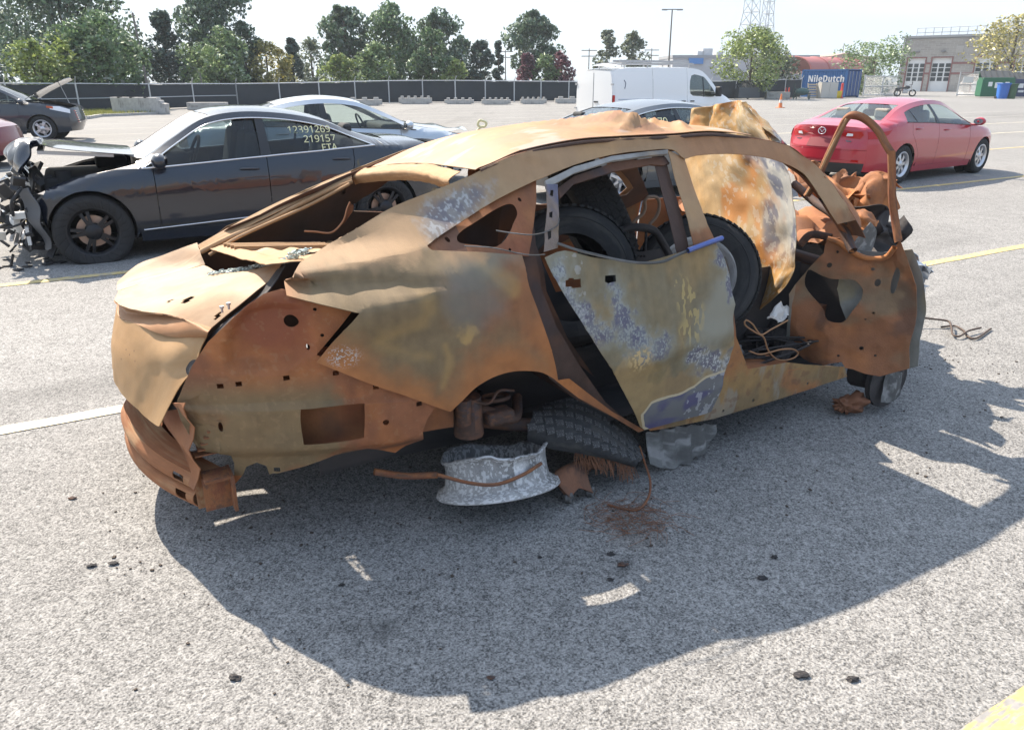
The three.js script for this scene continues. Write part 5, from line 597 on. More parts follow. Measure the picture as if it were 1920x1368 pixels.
// heat-scaled steel: broad clouds of oxide, vertical run marks, fine pitting
function scale(x, y, s, a, b, c, k = 1) { const n1 = fbm(x * 2.6 + s, y * 2.6 + s * .7, 4), n2 = fbm(x * 8 + s * 2, y * 8, 4), n3 = fbm(x * 34 + s, y * 34, 3), st = fbm(x * 46 + s, y * 3.2, 3), wx = n2 * .18; let q = mix3(a, b, sstep(.36, .62, n1 + (n2 - .5) * .35)); q = mix3(q, c, sstep(.54, .74, fbm(x * 4.3 + 31 + s + wx, y * 4.3 + 8, 4)) * .85); const v = 1 + k * ((n3 - .5) * .28 + (st - .5) * .2 + (hash2(x * 900, y * 900) - .5) * .1); return q.map(t => t * v); }
const sideMap = (() => {
  const sCurve = [[-.217,.939],[-.213,.894],[-.232,.86],[-.299,.844],[-.357,.828],[-.369,.807],[-.338,.78],[-.278,.758],[-.219,.741]], s2 = [[-.157,.77],[-.145,.726],[-.155,.669],[-.172,.622]], s3 = [[.021,1.012],[.078,.965],[.125,.923]], rim = [[-.574,.754],[-.405,.659],[-.143,.52],[-.096,.557],[.006,.617],[.134,.626],[.217,.606],[.308,.546],[.262,.696]], spot = [[-.065,.805]][0], ash = [[.031,1.196]][0], upper = [[-.562,1.041],[-.116,1.112],[.365,1.337],[1.033,1.386],[1.783,1.297]], pitted = [[-.49,.769]][0], darkE = [[-.036,.917]][0];
  const w = 2048, hh = 820;
  return texOf(w, hh, (u, v) => {
    const x = lerp(SB[0], SB[2], u), y = lerp(SB[1], SB[3], v), n = fbm(x * 9 + 3, y * 9 + 1, 4), n5 = fbm(x * 26, y * 26, 3);
    let c = scale(x, y, 4, [.185, .128, .066], [.25, .105, .042], [.28, .135, .055], 1.2);
    const up = sstep(1.02, 1.08, y + .16 * (n - .5) + .05 * (n5 - .5));                       // the paler upper stampings
    c = mix3(c, scale(x, y, 9, K.tan, [.34, .23, .125], [.42, .255, .12], .6), up * .9);
    if (x > .95) c = mix3(c, scale(x, y, 21, [.33, .165, .075], K.tan, K.rust, .8), sstep(.95, 1.2, x) * sstep(1.1, 1.3, y));
    if (x > .2 && y < .75) c = mix3(c, scale(x, y, 33, K.orange, K.rust, K.brown), sstep(.2, .34, x));
    const ed = pdist(x, y, rim); c = mix3(c, K.orange.map(t => t * (.7 + .45 * n5)), (1 - sstep(.0, .16, ed + (n - .5) * .18)) * .85);
    const a = pdist(x, y, sCurve); c = mix3(c, K.yellow.map(t => t * (.75 + .4 * n5)), (1 - sstep(.002, .055, a + (n - .5) * .09)) * .36);
    c = mix3(c, K.yellow, (1 - sstep(.001, .03, pdist(x, y, s2) + (n - .5) * .05)) * .4); c = mix3(c, K.yellow, (1 - sstep(.004, .04, pdist(x, y, s3) + (n - .5) * .07)) * .4);
    c = mix3(c, K.yellow.map(t => t * 1.1), (1 - sstep(.012, .04, Math.hypot(x - spot[0], (y - spot[1])) + (n5 - .5) * .06)) * .6);
    c = mix3(c, K.grey.map(t => t * .75), (1 - sstep(.04, .13, Math.hypot((x - darkE[0]) * .8, (y - darkE[1]) * .8) + (n - .5) * .1)) * .55);
    const pt = Math.hypot(x - pitted[0], (y - pitted[1]) * 1.4); if (hash2(Math.floor(x * 260), Math.floor(y * 260)) > .72) c = mix3(c, K.ash, (1 - sstep(.02, .07, pt)) * .7);
    const da = Math.hypot((x - ash[0]) * .8 - (y - ash[1]) * .5, (y - ash[1]) * 1.5 + (x - ash[0]) * -.4) + (n - .5) * .09;   // burnt paint left on the rear pillar
    const am = 1 - sstep(.04, .12, da + (n5 - .5) * .06), a1 = fbm(x * 110, y * 110, 3), a2 = fbm(x * 30 + 4, y * 30, 3); c = mix3(c, mix3([.12, .125, .155], [.20, .20, .20], sstep(.35, .65, a2)), am * .85); c = mix3(c, [.40, .40, .395], am * sstep(.50, .66, a1 + (a2 - .5) * .5) * .75);
    if (x > -.1 && x < .25) c = mix3(c, [.2, .23, .2], (1 - sstep(.0, .05, Math.abs(y - 1.02 + (n - .5) * .1))) * .35 * (1 - sstep(.0, .2, Math.abs(x - .08))));
    return c;
  });
})();
const rustBump = texOf(512, 512, (u, v) => .5 * pnoise(u * 90, v * 90, 90, 1) + .3 * pnoise(u * 200, v * 200, 200, 2) + .2 * pnoise(u * 24, v * 24, 24, 4), false);
const mSide = new THREE.MeshStandardMaterial({ map: sideMap, bumpMap: rep(rustBump, 14, 6), bumpScale: .0004, roughness: .72, metalness: 0, side: THREE.DoubleSide });
const oxide = (s, a, b, c, px = 512, w = 1, h = 1, o = {}) => new THREE.MeshStandardMaterial({ map: texOf(px, px, (u, v) => { let q = scale(u * w, v * h, s, a, b, c); if (o.f) q = o.f(q, u * w, v * h); return q; }), roughness: o.rough ?? .8, side: THREE.DoubleSide, bumpMap: rustBump, bumpScale: .0012 });
const mInner = oxide(12, K.rust, K.brown, [.22, .075, .035]), mDarkIn = oxide(15, K.brown, K.dark, [.06, .05, .055]), mOrange = oxide(19, K.orange, K.rust, K.brown), mTan = oxide(23, K.tan, [.40, .235, .115], K.pale), mChar = oxide(27, [.045, .04, .04], [.025, .024, .026], [.09, .075, .07]), mAlu = oxide(31, [.42, .42, .42], [.22, .21, .20], [.6, .6, .6], 256, 1, 1, { rough: .55 });
const mAshy = oxide(35, [.16, .16, .155], [.09, .088, .085], [.26, .255, .25]);
const wreck = thing('burnt_sedan', 'rusted burnt-out sedan shell resting on the asphalt in the foreground', 'car wreck', [-.53874, 0, -3.33112], YAW);
const WP = (n, g, m, p = wreck) => obj(n, g, m, p);
const uvS = { uv: SB, cell: .015, th: .003 };

// right body side: quarter panel, rear pillar, roof rail, windscreen pillar
const railTop = [[.154,1.31],[.238,1.341],[.326,1.364],[.452,1.382],[.581,1.395],[.787,1.4],[1.07,1.401],[1.303,1.405],[1.59,1.369],[1.741,1.337],[1.805,1.291],[1.858,1.255],[1.904,1.2],[1.957,1.11],[2.008,1.005]];
const sideOutline = [...[[-.555,1.054],[-.585,1.035],[-.606,1.02],[-.623,.999],[-.638,.98],[-.541,.951],[-.439,.919],[-.49,.86],[-.574,.754],[-.502,.714],[-.405,.659],[-.302,.607],[-.143,.52]], ...sm([[-.143,.52],[-.096,.557],[-.05,.593],[.006,.617],[.069,.628],[.134,.626],[.217,.606],[.266,.579],[.308,.546]], 3), ...sm([[.308,.546],[.292,.617],[.26,.717],[.219,.834],[.185,.934],[.184,.997],[.185,1.035]], 3), ...[[.034,1.056],[-.126,1.07]], ...sm([[-.133,1.076],[-.134,1.084],[-.118,1.09],[.007,1.143],[.174,1.21],[.316,1.258],[.361,1.271],[.394,1.279],[.53,1.313],[.725,1.341],[.926,1.351],[1.023,1.351],[1.059,1.34],[1.087,1.312],[1.161,1.321],[1.349,1.32],[1.539,1.299],[1.658,1.269],[1.74,1.232],[1.777,1.198],[1.824,1.097],[1.873,.998]], 3), ...railTop.slice().reverse(), ...sm([[.112,1.293],[-.027,1.25],[-.18,1.2],[-.335,1.139],[-.424,1.102],[-.495,1.074]], 3)];
WP('body_side', sheet(sideOutline, [], rightLift(), uvS), mSide);
// sunk frame of the quarter window
WP('quarter_window_frame', sheet([[-.14,1.084],[-.114,1.096],[.011,1.149],[.177,1.217],[.319,1.265],[.367,1.276],[.332,1.193],[.278,1.109],[.222,1.024],[.183,1.03],[-.129,1.066]], [smc([[-.013,1.099],[.018,1.12],[.003,1.108],[.082,1.145],[.156,1.173],[.216,1.191],[.242,1.186],[.24,1.159],[.21,1.131],[.174,1.098],[.108,1.064],[.042,1.073],[-.013,1.082]].filter((_, i) => i !== 2), 3), circ(...[[-.049,1.093]][0], .008, 8), circ(...[[.271,1.204]][0], .007, 8), circ(...[[.156,1.05]][0], .006, 8)], rightLift(-.022, 3), { cell: .02, th: .003 }), mInner);
// door jamb, sunk, with its inner face
WP('door_jamb', [sheet([[.182,1.038],[.265,1.031],[.269,.904],[.333,.746],[.437,.578],[.586,.38],[.759,.221],[.569,.34],[.419,.44],[.301,.547],[.287,.618],[.255,.718],[.214,.834],[.181,.935],[.18,.997]], [], rightLift(-.055, 5), { uv: [-.2, .2, .8, 1.2] , cell: .03 }), sheet([[.334,1.246],[.39,1.27],[.321,1.036],[.336,.866],[.432,.667],[.576,.471],[.49,.545],[.382,.675],[.267,.876],[.255,1.028]], [], rightLift(-.13, 6), { uv: [-.2, .2, .8, 1.2], cell: .03 })], mDarkIn);
WP('sill_end', sheet([[.308,.546],[.37,.542],[.474,.452],[.588,.355],[.776,.222],[.743,.22],[.568,.348],[.418,.45]], [], rightLift(-.012, 8), { cell: .02, th: .003 }), mOrange);
WP('sill', sheet([[1.235,.574],[1.34,.4],[1.609,.381],[1.735,.346],[2.039,.277],[2.079,.216],[1.62,.192],[1.177,.186],[.8,.216],[.775,.248],[1.093,.453],[1.103,.575]], [circ(...[[1.78,.239]][0], .008, 8), circ(...[[1.414,.227]][0], .008, 8), circ(...[[1.224,.217]][0], .007, 8)], rightLift(-.004, 9), { cell: .02, th: .003 }), oxide(44, [.29, .175, .068], [.20, .135, .066], [.30, .125, .045], 768, 1, 1, { f: (c, x, y) => { const n = fbm(x * 14, y * 5, 4); return mix3(mix3(c, [.24, .225, .19], sstep(.55, .7, n) * .6), K.brown, sstep(.6, .75, fbm(x * 30 + 4, y * 30, 3)) * .5); } }));
WP('sill_top', sheet(rect(1.25, .66, 1.72, .875), [], (X, Z) => [X, interp([[1.25, .39], [1.8, .315], [2.05, .27]], X) + .004 * Math.sin(X * 30), Z], { uv: [1.2, .6, 2.2, 1.2], cell: .05 }), mOrange);
WP('centre_pillar', [sheet([[1.026,1.347],[1.094,1.314],[1.091,1.245],[1.088,1.16],[1.096,1.062],[1.122,.958],[1.193,.75],[1.242,.566],[1.103,.575],[1.028,.772],[.991,.971],[1,1.11],[1.007,1.239]], [], rightLift(-.012, 11), uvS)], mSide);
WP('centre_pillar_channel', sheet([[.961,1.331],[1.03,1.341],[1.012,1.239],[1.006,1.109],[.996,.97],[1.028,.772],[.963,.781],[.929,.977],[.94,1.154]], [], rightLift(-.05, 12), { uv: [.8, .3, 1.4, 1.4], cell: .03 }), mDarkIn);
// bare inner rear corner where lamp and bumper skin are gone
const cornerHoles = [circ(...[[-.616,.872]][0], .021, 16), ...[[543,716],[637,706],[712,732],[789,760],[417,731],[452,727],[529,896]].map((_, k) => { const p = [[-.658,.689],[-.508,.699],[-.385,.637],[-.25,.564],[-.853,.662],[-.8,.672],[-.707,.322]][k], r = .0095; return [[p[0] - r, p[1] - r], [p[0] + r, p[1] - r * .8], [p[0] + r, p[1] + r], [p[0] - r, p[1] + r * .8]]; }), circ(...[[-.871,.517]][0], .008, 10, .018), circ(...[[-.364,.507]][0], .011, 12), circ(...[[-.551,.919]][0], .006, 8), circ(...[[-.539,.833]][0], .006, 8), circ(...[[-.581,.79]][0], .005, 8, .01), smc([[-.631,.571],[-.607,.581],[-.449,.59],[-.433,.575],[-.437,.475],[-.455,.452],[-.61,.443],[-.63,.461]], 3)];
const lampC = [[-.7,.857]][0];
const pocket = [[-.747,.922],[-.665,.947],[-.588,.924],[-.576,.853],[-.575,.782],[-.627,.736],[-.722,.714],[-.819,.719],[-.83,.781],[-.8,.859]];
const cornerLift = (X, h) => { const e = pdist(X, h, [...pocket, pocket[0]]) * (inside(X, h, pocket) ? 1 : -1), q = sstep(-.012, .03, e), step = .022 * sstep(.60, .575, h - .03 * (X + .5)), lip = .010 * Math.exp(-Math.pow((h - .588 - .03 * (X + .5)) / .008, 2)), seam = -.008 * Math.exp(-Math.pow((X + .74 + (h - .5) * .12) / .006, 2)) * sstep(.72, .66, h), rib = X < -.86 && h < .62 ? .006 * Math.sin((X * 1.2 + h * .35) * 150) : 0, curl = -.05 * sstep(.43, .37, h); return [X, h, wlat(X, h) - .04 - .05 * q + lip + step + seam + rib + curl + dent(X, h, 60)]; };
const cornerMap = new THREE.MeshStandardMaterial({ bumpMap: rep(rustBump, 4, 3), bumpScale: .0007, roughness: .75, side: THREE.DoubleSide, map: texOf(1024, 1024, (u, v) => { const x = lerp(-1.1, 0, u), y = lerp(.3, 1.05, v), n = fbm(x * 9, y * 9, 4); let c = scale(x, y, 71, [.33, .118, .038], [.25, .095, .042], [.165, .062, .032], 1.2); c = mix3(c, scale(x, y, 75, [.20, .13, .062], [.17, .12, .062], [.25, .105, .045]), sstep(.30, .2, Math.abs(x + .78) + (n - .5) * .3) * sstep(.72, .6, y)); c = mix3(c, [.21, .055, .028], (1 - sstep(.06, .17, Math.hypot(x - lampC[0] - .05, y - lampC[1] - .02) + (n - .5) * .12)) * .7); if (fbm(x * 70, y * 70, 2) > .72) c = mix3(c, K.tan, .16); const b = Math.abs(y - .415 - .05 * Math.sin(x * 7 + 2) + (n - .5) * .05); if (x > -.5 && x < -.2) c = mix3(c, K.brown.map(t => t * .6), (1 - sstep(0, .03, b)) * .7); return c; }) });
const corner = WP('rear_corner_panel', sheet([[-.634,.984],[-.689,.971],[-.741,.942],[-.786,.903],[-.829,.86],[-.869,.817],[-.923,.73],[-.961,.646],[-.986,.586],[-.982,.536],[-.957,.456],[-.931,.403],[-.886,.403],[-.845,.386],[-.837,.351],[-.845,.257],[-.815,.303],[-.802,.339],[-.768,.356],[-.74,.341],[-.732,.303],[-.708,.306],[-.622,.331],[-.522,.371],[-.419,.394],[-.317,.355],[-.233,.415],[-.237,.45],[-.223,.497],[-.188,.549],[-.302,.621],[-.404,.674],[-.501,.729],[-.562,.767],[-.473,.87],[-.428,.922],[-.539,.96]], cornerHoles, cornerLift, { uv: [-1.1, .3, 0, 1.05], cell: .02, th: .003 }), cornerMap);
WP('inner_wheelhouse', [sheet(rect(-.92, .37, -.05, .76), [circ(-.45, .55, .012, 8), circ(-.36, .6, .01, 8)], (X, h) => [X, h, wlat(X, h) - .16 + .02 * Math.sin(X * 9) + .015 * (fbm(X * 9, h * 9) - .5)], { uv: [-.8, .2, .2, 1.2], cell: .06 })], mInner);
{ const g = new THREE.CylinderGeometry(.40, .40, .42, 26, 4, true, -Math.PI / 2 + .35, Math.PI - .7).rotateX(-Math.PI / 2); g.translate(.1, .26, .60); WP('wheel_tub', g, mDarkIn); }

// rear door, pulled out of line and buckled along its top
const DB = [.2, .15, 1.3, 1.1];
const doorMap = (() => {
  const blue = [[[.295,.986],[.315,.908],[.363,.812],[.43,.747],[.557,.706],[.665,.649],[.762,.621]], [[.557,.877],[.581,.791],[.614,.723],[.691,.662]], [[1.087,.961],[1.133,.892],[1.158,.8]], [[.956,.552],[1.053,.505],[1.158,.471]]], wpt = [[.37,.699],[.426,.42]], patch = [[.722,.326],[.756,.368],[.812,.376],[.899,.38],[.98,.396],[1.041,.428],[1.115,.434],[1.191,.429],[1.167,.225],[1.011,.213],[.786,.23],[.748,.26]], bub = [[.657,.587]][0], greys = [[1.097,.763],[1.059,.677]], y0 = [[.876,.826],[.937,.74],[.915,.653]];
  return texOf(1280, 1024, (u, v) => {
    const x = lerp(DB[0], DB[2], u), y = lerp(DB[1], DB[3], v), n = fbm(x * 10 + 5, y * 10, 4), f = fbm(x * 42, y * 42, 3);
    let c = scale(x, y, 91, [.225, .165, .078], [.18, .145, .085], [.26, .17, .068], 1.2);
    c = mix3(c, scale(x, y, 95, [.34, .20, .085], [.31, .21, .095], K.olive), sstep(.58, .52, y + (n - .5) * .36) * .85);
    c = mix3(c, [.26, .25, .20], (1 - sstep(.05, .16, pdist(x, y, greys) + (n - .5) * .12)) * .8);
    if (fbm(x * 70, y * 30, 2) > .58) c = mix3(c, [.42, .32, .13], (1 - sstep(.02, .08, pdist(x, y, y0) + (n - .5) * .1)) * .7);
    blue.forEach((b, k) => { const d = pdist(x, y, b), g = fbm(x * 24 + 7, y * 24, 4), w = [.04, .03, .028, .04][k], a = sstep(-.02, .03, w - d + (g - .5) * .10 + (f - .5) * .06), h2 = sstep(-.04, .04, w * 1.6 - d + (g - .5) * .10), sp = fbm(x * 170, y * 130, 3) + (g - .5) * .5; c = mix3(c, [.25, .255, .21], h2 * .55); c = mix3(c, mix3([.28, .295, .29], mix3(K.blue, K.violet, sstep(.5, .7, g)), sstep(.38, .55, sp)), a * .8); if (k === 3) c = mix3(c, K.ash, a * sstep(.46, .34, sp) * .8); });
    const pb = Math.hypot(x - bub[0], y - bub[1]); if (fbm(x * 95, y * 95, 2) > .53 || pb < .014) c = mix3(c, [.50, .35, .16], (1 - sstep(.02, .065, pb + (n - .5) * .04)) * .9);
    const ins = inside(x, y, patch), dp = pdist(x, y, [...patch, patch[0]]) * (ins ? 1 : -1) + (n - .5) * .014;
    if (dp > 0) { c = mix3(mix3(K.violet, [.14, .14, .145], sstep(.35, .65, n)), [.07, .06, .16], sstep(.52, .7, fbm(x * 7, y * 12 + 4, 3)) * .7); if (f > .62 && x > .95) c = mix3(c, K.ash, .45); } else if (dp > -.012) c = mix3(c, [.52, .44, .30], .8);
    c = mix3(c, K.ash, x < .42 ? .3 * sstep(.6, .75, f) : 0);
    return c;
  });
})();
const doorOut = [...sm([[.252,1.028],[.343,1.041],[.449,1.009],[.564,.981],[.675,.957],[.769,.96],[.868,.974],[.976,.993],[1.06,1.001]], 3), ...sm([[1.06,1.001],[1.095,.959],[1.121,.897],[1.144,.822],[1.162,.741],[1.167,.647],[1.18,.561],[1.181,.475],[1.156,.404],[1.147,.316],[1.131,.241]], 3).slice(1), ...[[1,.24],[.85,.242],[.752,.24]], ...sm([[.721,.265],[.685,.325],[.6,.457],[.508,.594],[.427,.717],[.355,.826],[.294,.919],[.263,.982],[.252,1.028]], 3)];
const doorLift = (X, h) => { const a = [[.693,.948]][0], d = Math.hypot((X - a[0]) / .3, (h - a[1]) / .16), b = [[.664,.656]][0]; return [X, h, wlat(X, h) + .04 - .045 * Math.exp(-d * d) + .014 * Math.exp(-Math.pow((h - lerp(.55, .62, (X - .3) / .8)) / .05, 2)) + .02 * (fbm(X * 3 + 4, h * 3, 3) - .5) + .006 * (fbm(X * 13, h * 13, 2) - .5) - .05 * sstep(.36, .2, h) * .5 - .02 * Math.exp(-Math.pow((X - 1.18) / .05, 2)) * Math.abs(Math.sin(h * 17))]; };
const rdoor = WP('rear_door', sheet(doorOut, [[[.319,.943],[.333,.943],[.334,.949],[.357,.946],[.359,.94],[.392,.938],[.392,.907],[.349,.91],[.345,.917],[.317,.92]], [[.515,.931],[.57,.926],[.569,.902],[.546,.903],[.528,.901],[.511,.909]]], doorLift, { uv: DB, cell: .02, th: .0035 }), new THREE.MeshStandardMaterial({ map: doorMap, bumpMap: rep(rustBump, 5, 5), bumpScale: .0005, roughness: .66, side: THREE.DoubleSide }));
WP('window_strip', tube([[.324,1.066,.844],[.392,1.039,.862],[.478,1.013,.878],[.593,.98,.891],[.693,.962,.897],[.786,.958,.897],[.835,.968,.893],[.887,.979,.889],[1.005,.996,.882],[1.097,1.009,.876]], .006, 6), mAshy, rdoor);
WP('blue_strip', tube([[.904,.988,.9],[.993,1.003,.894],[1.098,1.017,.886]], .011, 6), PM(.10, .14, .36, .3, { metalness: .4 }), rdoor);
WP('window_frame_post', sheet([[.373,1.256],[.42,1.254],[.381,1.157],[.327,1.048],[.266,1.041],[.301,1.11],[.343,1.177]], [[[.382,1.236],[.394,1.235],[.383,1.214],[.372,1.218]], [[.344,1.163],[.359,1.166],[.348,1.145],[.337,1.148]], [[.31,1.106],[.326,1.105],[.314,1.084],[.297,1.077]]], (X, h) => [X, h, wlat(X, h) + .02], { uv: [.2, .9, .5, 1.4], cell: .02 }), oxide(101, [.20, .15, .12], [.11, .11, .16], K.olive), rdoor);
WP('window_frame_rail', [sheet([...[[.379,1.267],[.522,1.309],[.716,1.338],[.916,1.348],[1.011,1.35]], ...[[1,1.335],[.906,1.333],[.706,1.322],[.511,1.287],[.373,1.242]]], [], (X, h) => [X, h, wlat(X, h) + .012], { uv: [.2, .9, 1.2, 1.5], cell: .03, th: .012 })], oxide(103, [.28, .27, .255], [.2, .18, .16], [.34, .26, .18]), rdoor);
WP('window_frame_inner', [sheet([...[[.449,1.233],[.537,1.27],[.735,1.307],[.938,1.318],[1.021,1.318]], ...[[1.03,1.293],[.992,1.287],[.924,1.294],[.72,1.276],[.524,1.243],[.442,1.197]]], [], (X, h) => [X, h, wlat(X, h) - .04], { uv: [.2, .9, 1.2, 1.5], cell: .03, th: .01 })], mDarkIn, rdoor);

// boot lid: deck, buckled lip and rear face
const crumple = (a, f, s) => p => { const r = (u, v) => Math.abs(2 * fbm(u, v, 3) - 1); return [p[0] + a * (r(p[2] * f + s, p[1] * f) - .3), p[1] + a * (r(p[0] * f + s, p[2] * f + 9) - .3), p[2] + a * (r(p[0] * f, p[1] * f + s) - .3)]; };
const wob = (a, f, s) => p => [p[0] + a * (fbm(p[2] * f + s, p[1] * f, 3) - .5), p[1] + a * (fbm(p[0] * f + s, p[2] * f + 9, 3) - .5), p[2]];
const lipTop = [[-1.06,.784,-.4],[-1.088,.808,-.12],[-1.024,.827,.12],[-.935,.847,.33],[-.845,.842,.52]];
const lipLow = [[-1.071,.751,-.4],[-1.084,.751,-.12],[-1.039,.776,.12],[-.962,.781,.33],[-.865,.821,.54]];
const deckMap = (s, f) => new THREE.MeshStandardMaterial({ bumpMap: rep(rustBump, 5, 3), bumpScale: .0005, roughness: .62, side: THREE.DoubleSide, map: texOf(768, 512, (u, v) => { const x = u * 1.1, y = v * .6, n = fbm(x * 9, y * 9, 4); let c = scale(x, y, s, [.345, .225, .128], [.29, .17, .085], [.38, .26, .155], .8); if (f) c = f(c, u, v, n); return c; }) });
const deck = WP('boot_lid', patch([[[-.698,.849,-.45],[-.691,.872,-.15],[-.662,.923,.1],[-.617,.978,.32],[-.581,1.031,.5]], [[-.888,.81,-.45],[-.854,.841,-.14],[-.801,.888,.12],[-.721,.945,.35],[-.631,.979,.51]], [[-.995,.792,-.42],[-.958,.822,-.1],[-.891,.868,.16],[-.805,.92,.37],[-.715,.936,.54]], lipTop], 14, { bend: wob(.012, 7, 3), skip: (u, v, p) => { const q = [[-.874,.87,.27],[-.918,.842,.16],[-.813,.903,.5]]; return q.some((c, k) => Math.hypot(p[0] - c[0], p[2] - c[2]) < [.022, .013, .011][k]); } }), deckMap(201));
WP('boot_lip', patch([lipTop, [[-1.066,.771,-.38],[-1.079,.778,-.08],[-1.029,.832,.24],[-.959,.852,.47],[-.866,.853,.6]].map((p, i) => [p[0] + [.0, .03, .085, .06, .0][i], p[1], p[2]]), lipLow], 12, { bend: wob(.008, 9, 5) }), deckMap(203, (c, u, v, n) => mix3(c, K.orange, .4)));
const face = [lipLow, [[-1.1,.651,-.37],[-1.109,.686,-.1],[-1.06,.708,.15],[-.987,.718,.36],[-.91,.752,.54]], [[-1.117,.584,-.35],[-1.13,.616,-.08],[-1.082,.626,.17],[-1.012,.648,.34],[-.945,.685,.5]], [[-1.138,.489,-.3],[-1.137,.492,-.03],[-1.103,.494,.18],[-1.067,.484,.33],[-1.044,.492,.43]]];
WP('boot_face', patch(face, 12, { bend: p => { const d = Math.hypot((p[1] - .72) / .05, (p[2] - .5) / .06), e = Math.hypot((p[1] - .80) / .05, (p[2] - .28) / .12); return wob(.010, 8, 8)([p[0] + .03 * Math.exp(-d * d) + .02 * Math.exp(-e * e), p[1], p[2]]); }, skip: (u, v, p) => false }), deckMap(205, (c, u, v, n) => { c = mix3(c, [.42, .235, .085], .55); for (const [a, b] of [[.42, .45], [.46, .5], [.5, .42], [.52, .56], [.38, .62]]) c = mix3(c, K.brown, 1 - sstep(.004, .012, Math.hypot((u - a) * 2, (v - b) * .6))); return c; }));
for (const q of [[-.804,.896,.53],[-.783,.907,.54]]) WP('stud', [cyl(.004, .004, .022, q[0], q[1] + .008, q[2], 8), cyl(.008, .008, .007, q[0], q[1] + .016, q[2], 6)], mats.metal, deck);
WP('weather_channel', patch([[[-.586,1.029,.56],[-.668,.953,.6],[-.769,.88,.6],[-.857,.796,.56],[-.914,.708,.52],[-.977,.557,.46]], [[-.598,1.009,.5],[-.682,.931,.53],[-.784,.867,.53],[-.877,.782,.49],[-.938,.69,.45],[-1.012,.532,.4]]], 4, { bend: wob(.01, 14, 5) }), mChar);
// left rear shoulder, caught by the sun
WP('left_shoulder', patch([[[-.695,.915,-.62],[-.699,.885,-.52],[-.694,.849,-.46]], [[-.827,.872,-.65],[-.808,.827,-.54],[-.786,.826,-.46]], [[-.949,.839,-.65],[-.961,.802,-.54],[-.95,.796,-.45]], [[-1.048,.785,-.58],[-1.056,.778,-.52],[-1.058,.78,-.43]]], 9, { bend: wob(.01, 9, 21) }), deckMap(207));
// left body side and its dark inside
const leftOut = [[-.95, .4], [-1.0, .62], [-.93, .8], [-.8, .93], [-.62, 1.0], [-.56, 1.06], [-.43, 1.105], [-.34, 1.144], [-.19, 1.205], [-.04, 1.253], [.1, 1.296], [.33, 1.364], [.58, 1.395], [1.07, 1.401], [1.3, 1.4], [1.6, 1.36], [1.8, 1.28], [2.0, 1.1], [2.1, 1.0], [2.12, .3], [1.2, .2], [.5, .2], ...arc(.08, .27, .35, .3, 14), [-.4, .36], [-.8, .36]];
const leftHoles = [[[.1, 1.07], [.9, 1.04], [.93, 1.33], [.62, 1.34], [.36, 1.28], [.2, 1.18]], [[1.06, 1.04], [1.9, 1.03], [1.78, 1.18], [1.5, 1.31], [1.3, 1.34], [1.07, 1.34]]];
WP('left_body_side', sheet(leftOut, leftHoles.map(h => smc(h, 3)), leftLift(), { ...uvS, cell: .06 }), mSide);
const inHole = [[-.42, .86], [-.02, .84], [.04, .92], [.02, 1.0], [-.12, 1.03], [-.4, .95]];
WP('left_inner_panel', sheet(leftOut.filter(p => p[0] > -.9 && p[1] > .3), [...leftHoles.map(h => smc(h, 3)), circ(-.2, 1.13, .012, 8), circ(.0, 1.18, .012, 8), circ(-.5, .97, .016, 8), circ(-.45, .93, .014, 8), circ(.06, 1.22, .01, 8)], leftLift(-.07), { uv: [-1, 0, 1, 2], cell: .06 }), mDarkIn);
WP('left_window_gutter', tube([[-.698,.894,-.52],[-.57,.95,-.5],[-.399,1.009,-.49],[-.247,1.075,-.48],[-.089,1.135,-.48],[.018,1.166,-.48]], .012, 6), mTan);
WP('left_window_seal', tube([[-.673,.888,-.46],[-.557,.95,-.45],[-.409,1.004,-.45],[-.206,1.075,-.45],[-.003,1.157,-.46]], .008, 6), mTan);
WP('pillar_gutter_plate', patch([[[-.696,.911,-.59],[-.527,.994,-.57],[-.325,1.08,-.56],[-.116,1.153,-.555],[.039,1.203,-.55]], [[-.69,.884,-.52],[-.533,.969,-.5],[-.346,1.047,-.49],[-.14,1.126,-.485],[.019,1.178,-.48]]], 5), mTan);
// roof
const railH = [[.1, 1.30], [.146, 1.312], [.325, 1.364], [.581, 1.395], [.787, 1.40], [1.07, 1.401], [1.3, 1.404], [1.59, 1.371], [1.8, 1.318]];
const roofBump = (X, Z) => { const fold = (a, b, c, w, h) => h * Math.max(0, 1 - Math.abs((X - a) + (Z - b) * c) / w) * Math.exp(-Math.pow((Z - b) / .2, 2)), d = Math.hypot((X - .95) / .2, (Z - .40) / .16), ridge = Math.max(0, 1 - Math.abs(X - .93 - (Z - .4) * .9) / .09) * sstep(-.1, .35, Z) * .026, dip = -.03 * Math.exp(-Math.pow((X - 1.08) / .12, 2) - Math.pow((Z - .3) / .22, 2)); return .042 * Math.max(0, 1 - d * .8) + ridge + dip - .02 * Math.exp(-Math.pow((X - 1.35) / .16, 2)) + fold(1.18, .25, -.5, .06, .03) + fold(1.3, .35, .6, .05, .022) - fold(1.05, .2, .4, .05, .03) + fold(.78, .3, -1.2, .05, .022) + fold(1.0, .42, 1.6, .04, .02) + .01 * (fbm(X * 3.5, Z * 3.5, 2) - .5); };
const roofLift = (X, Z) => [X, cinterp(railH, X) + .085 * (Z - .575) + .078 * (1 - Math.pow(Z / .6, 2)) * sstep(-.2, .5, X) + roofBump(X, Z) * (1 - sstep(.47, .57, Math.abs(Z))), Z];
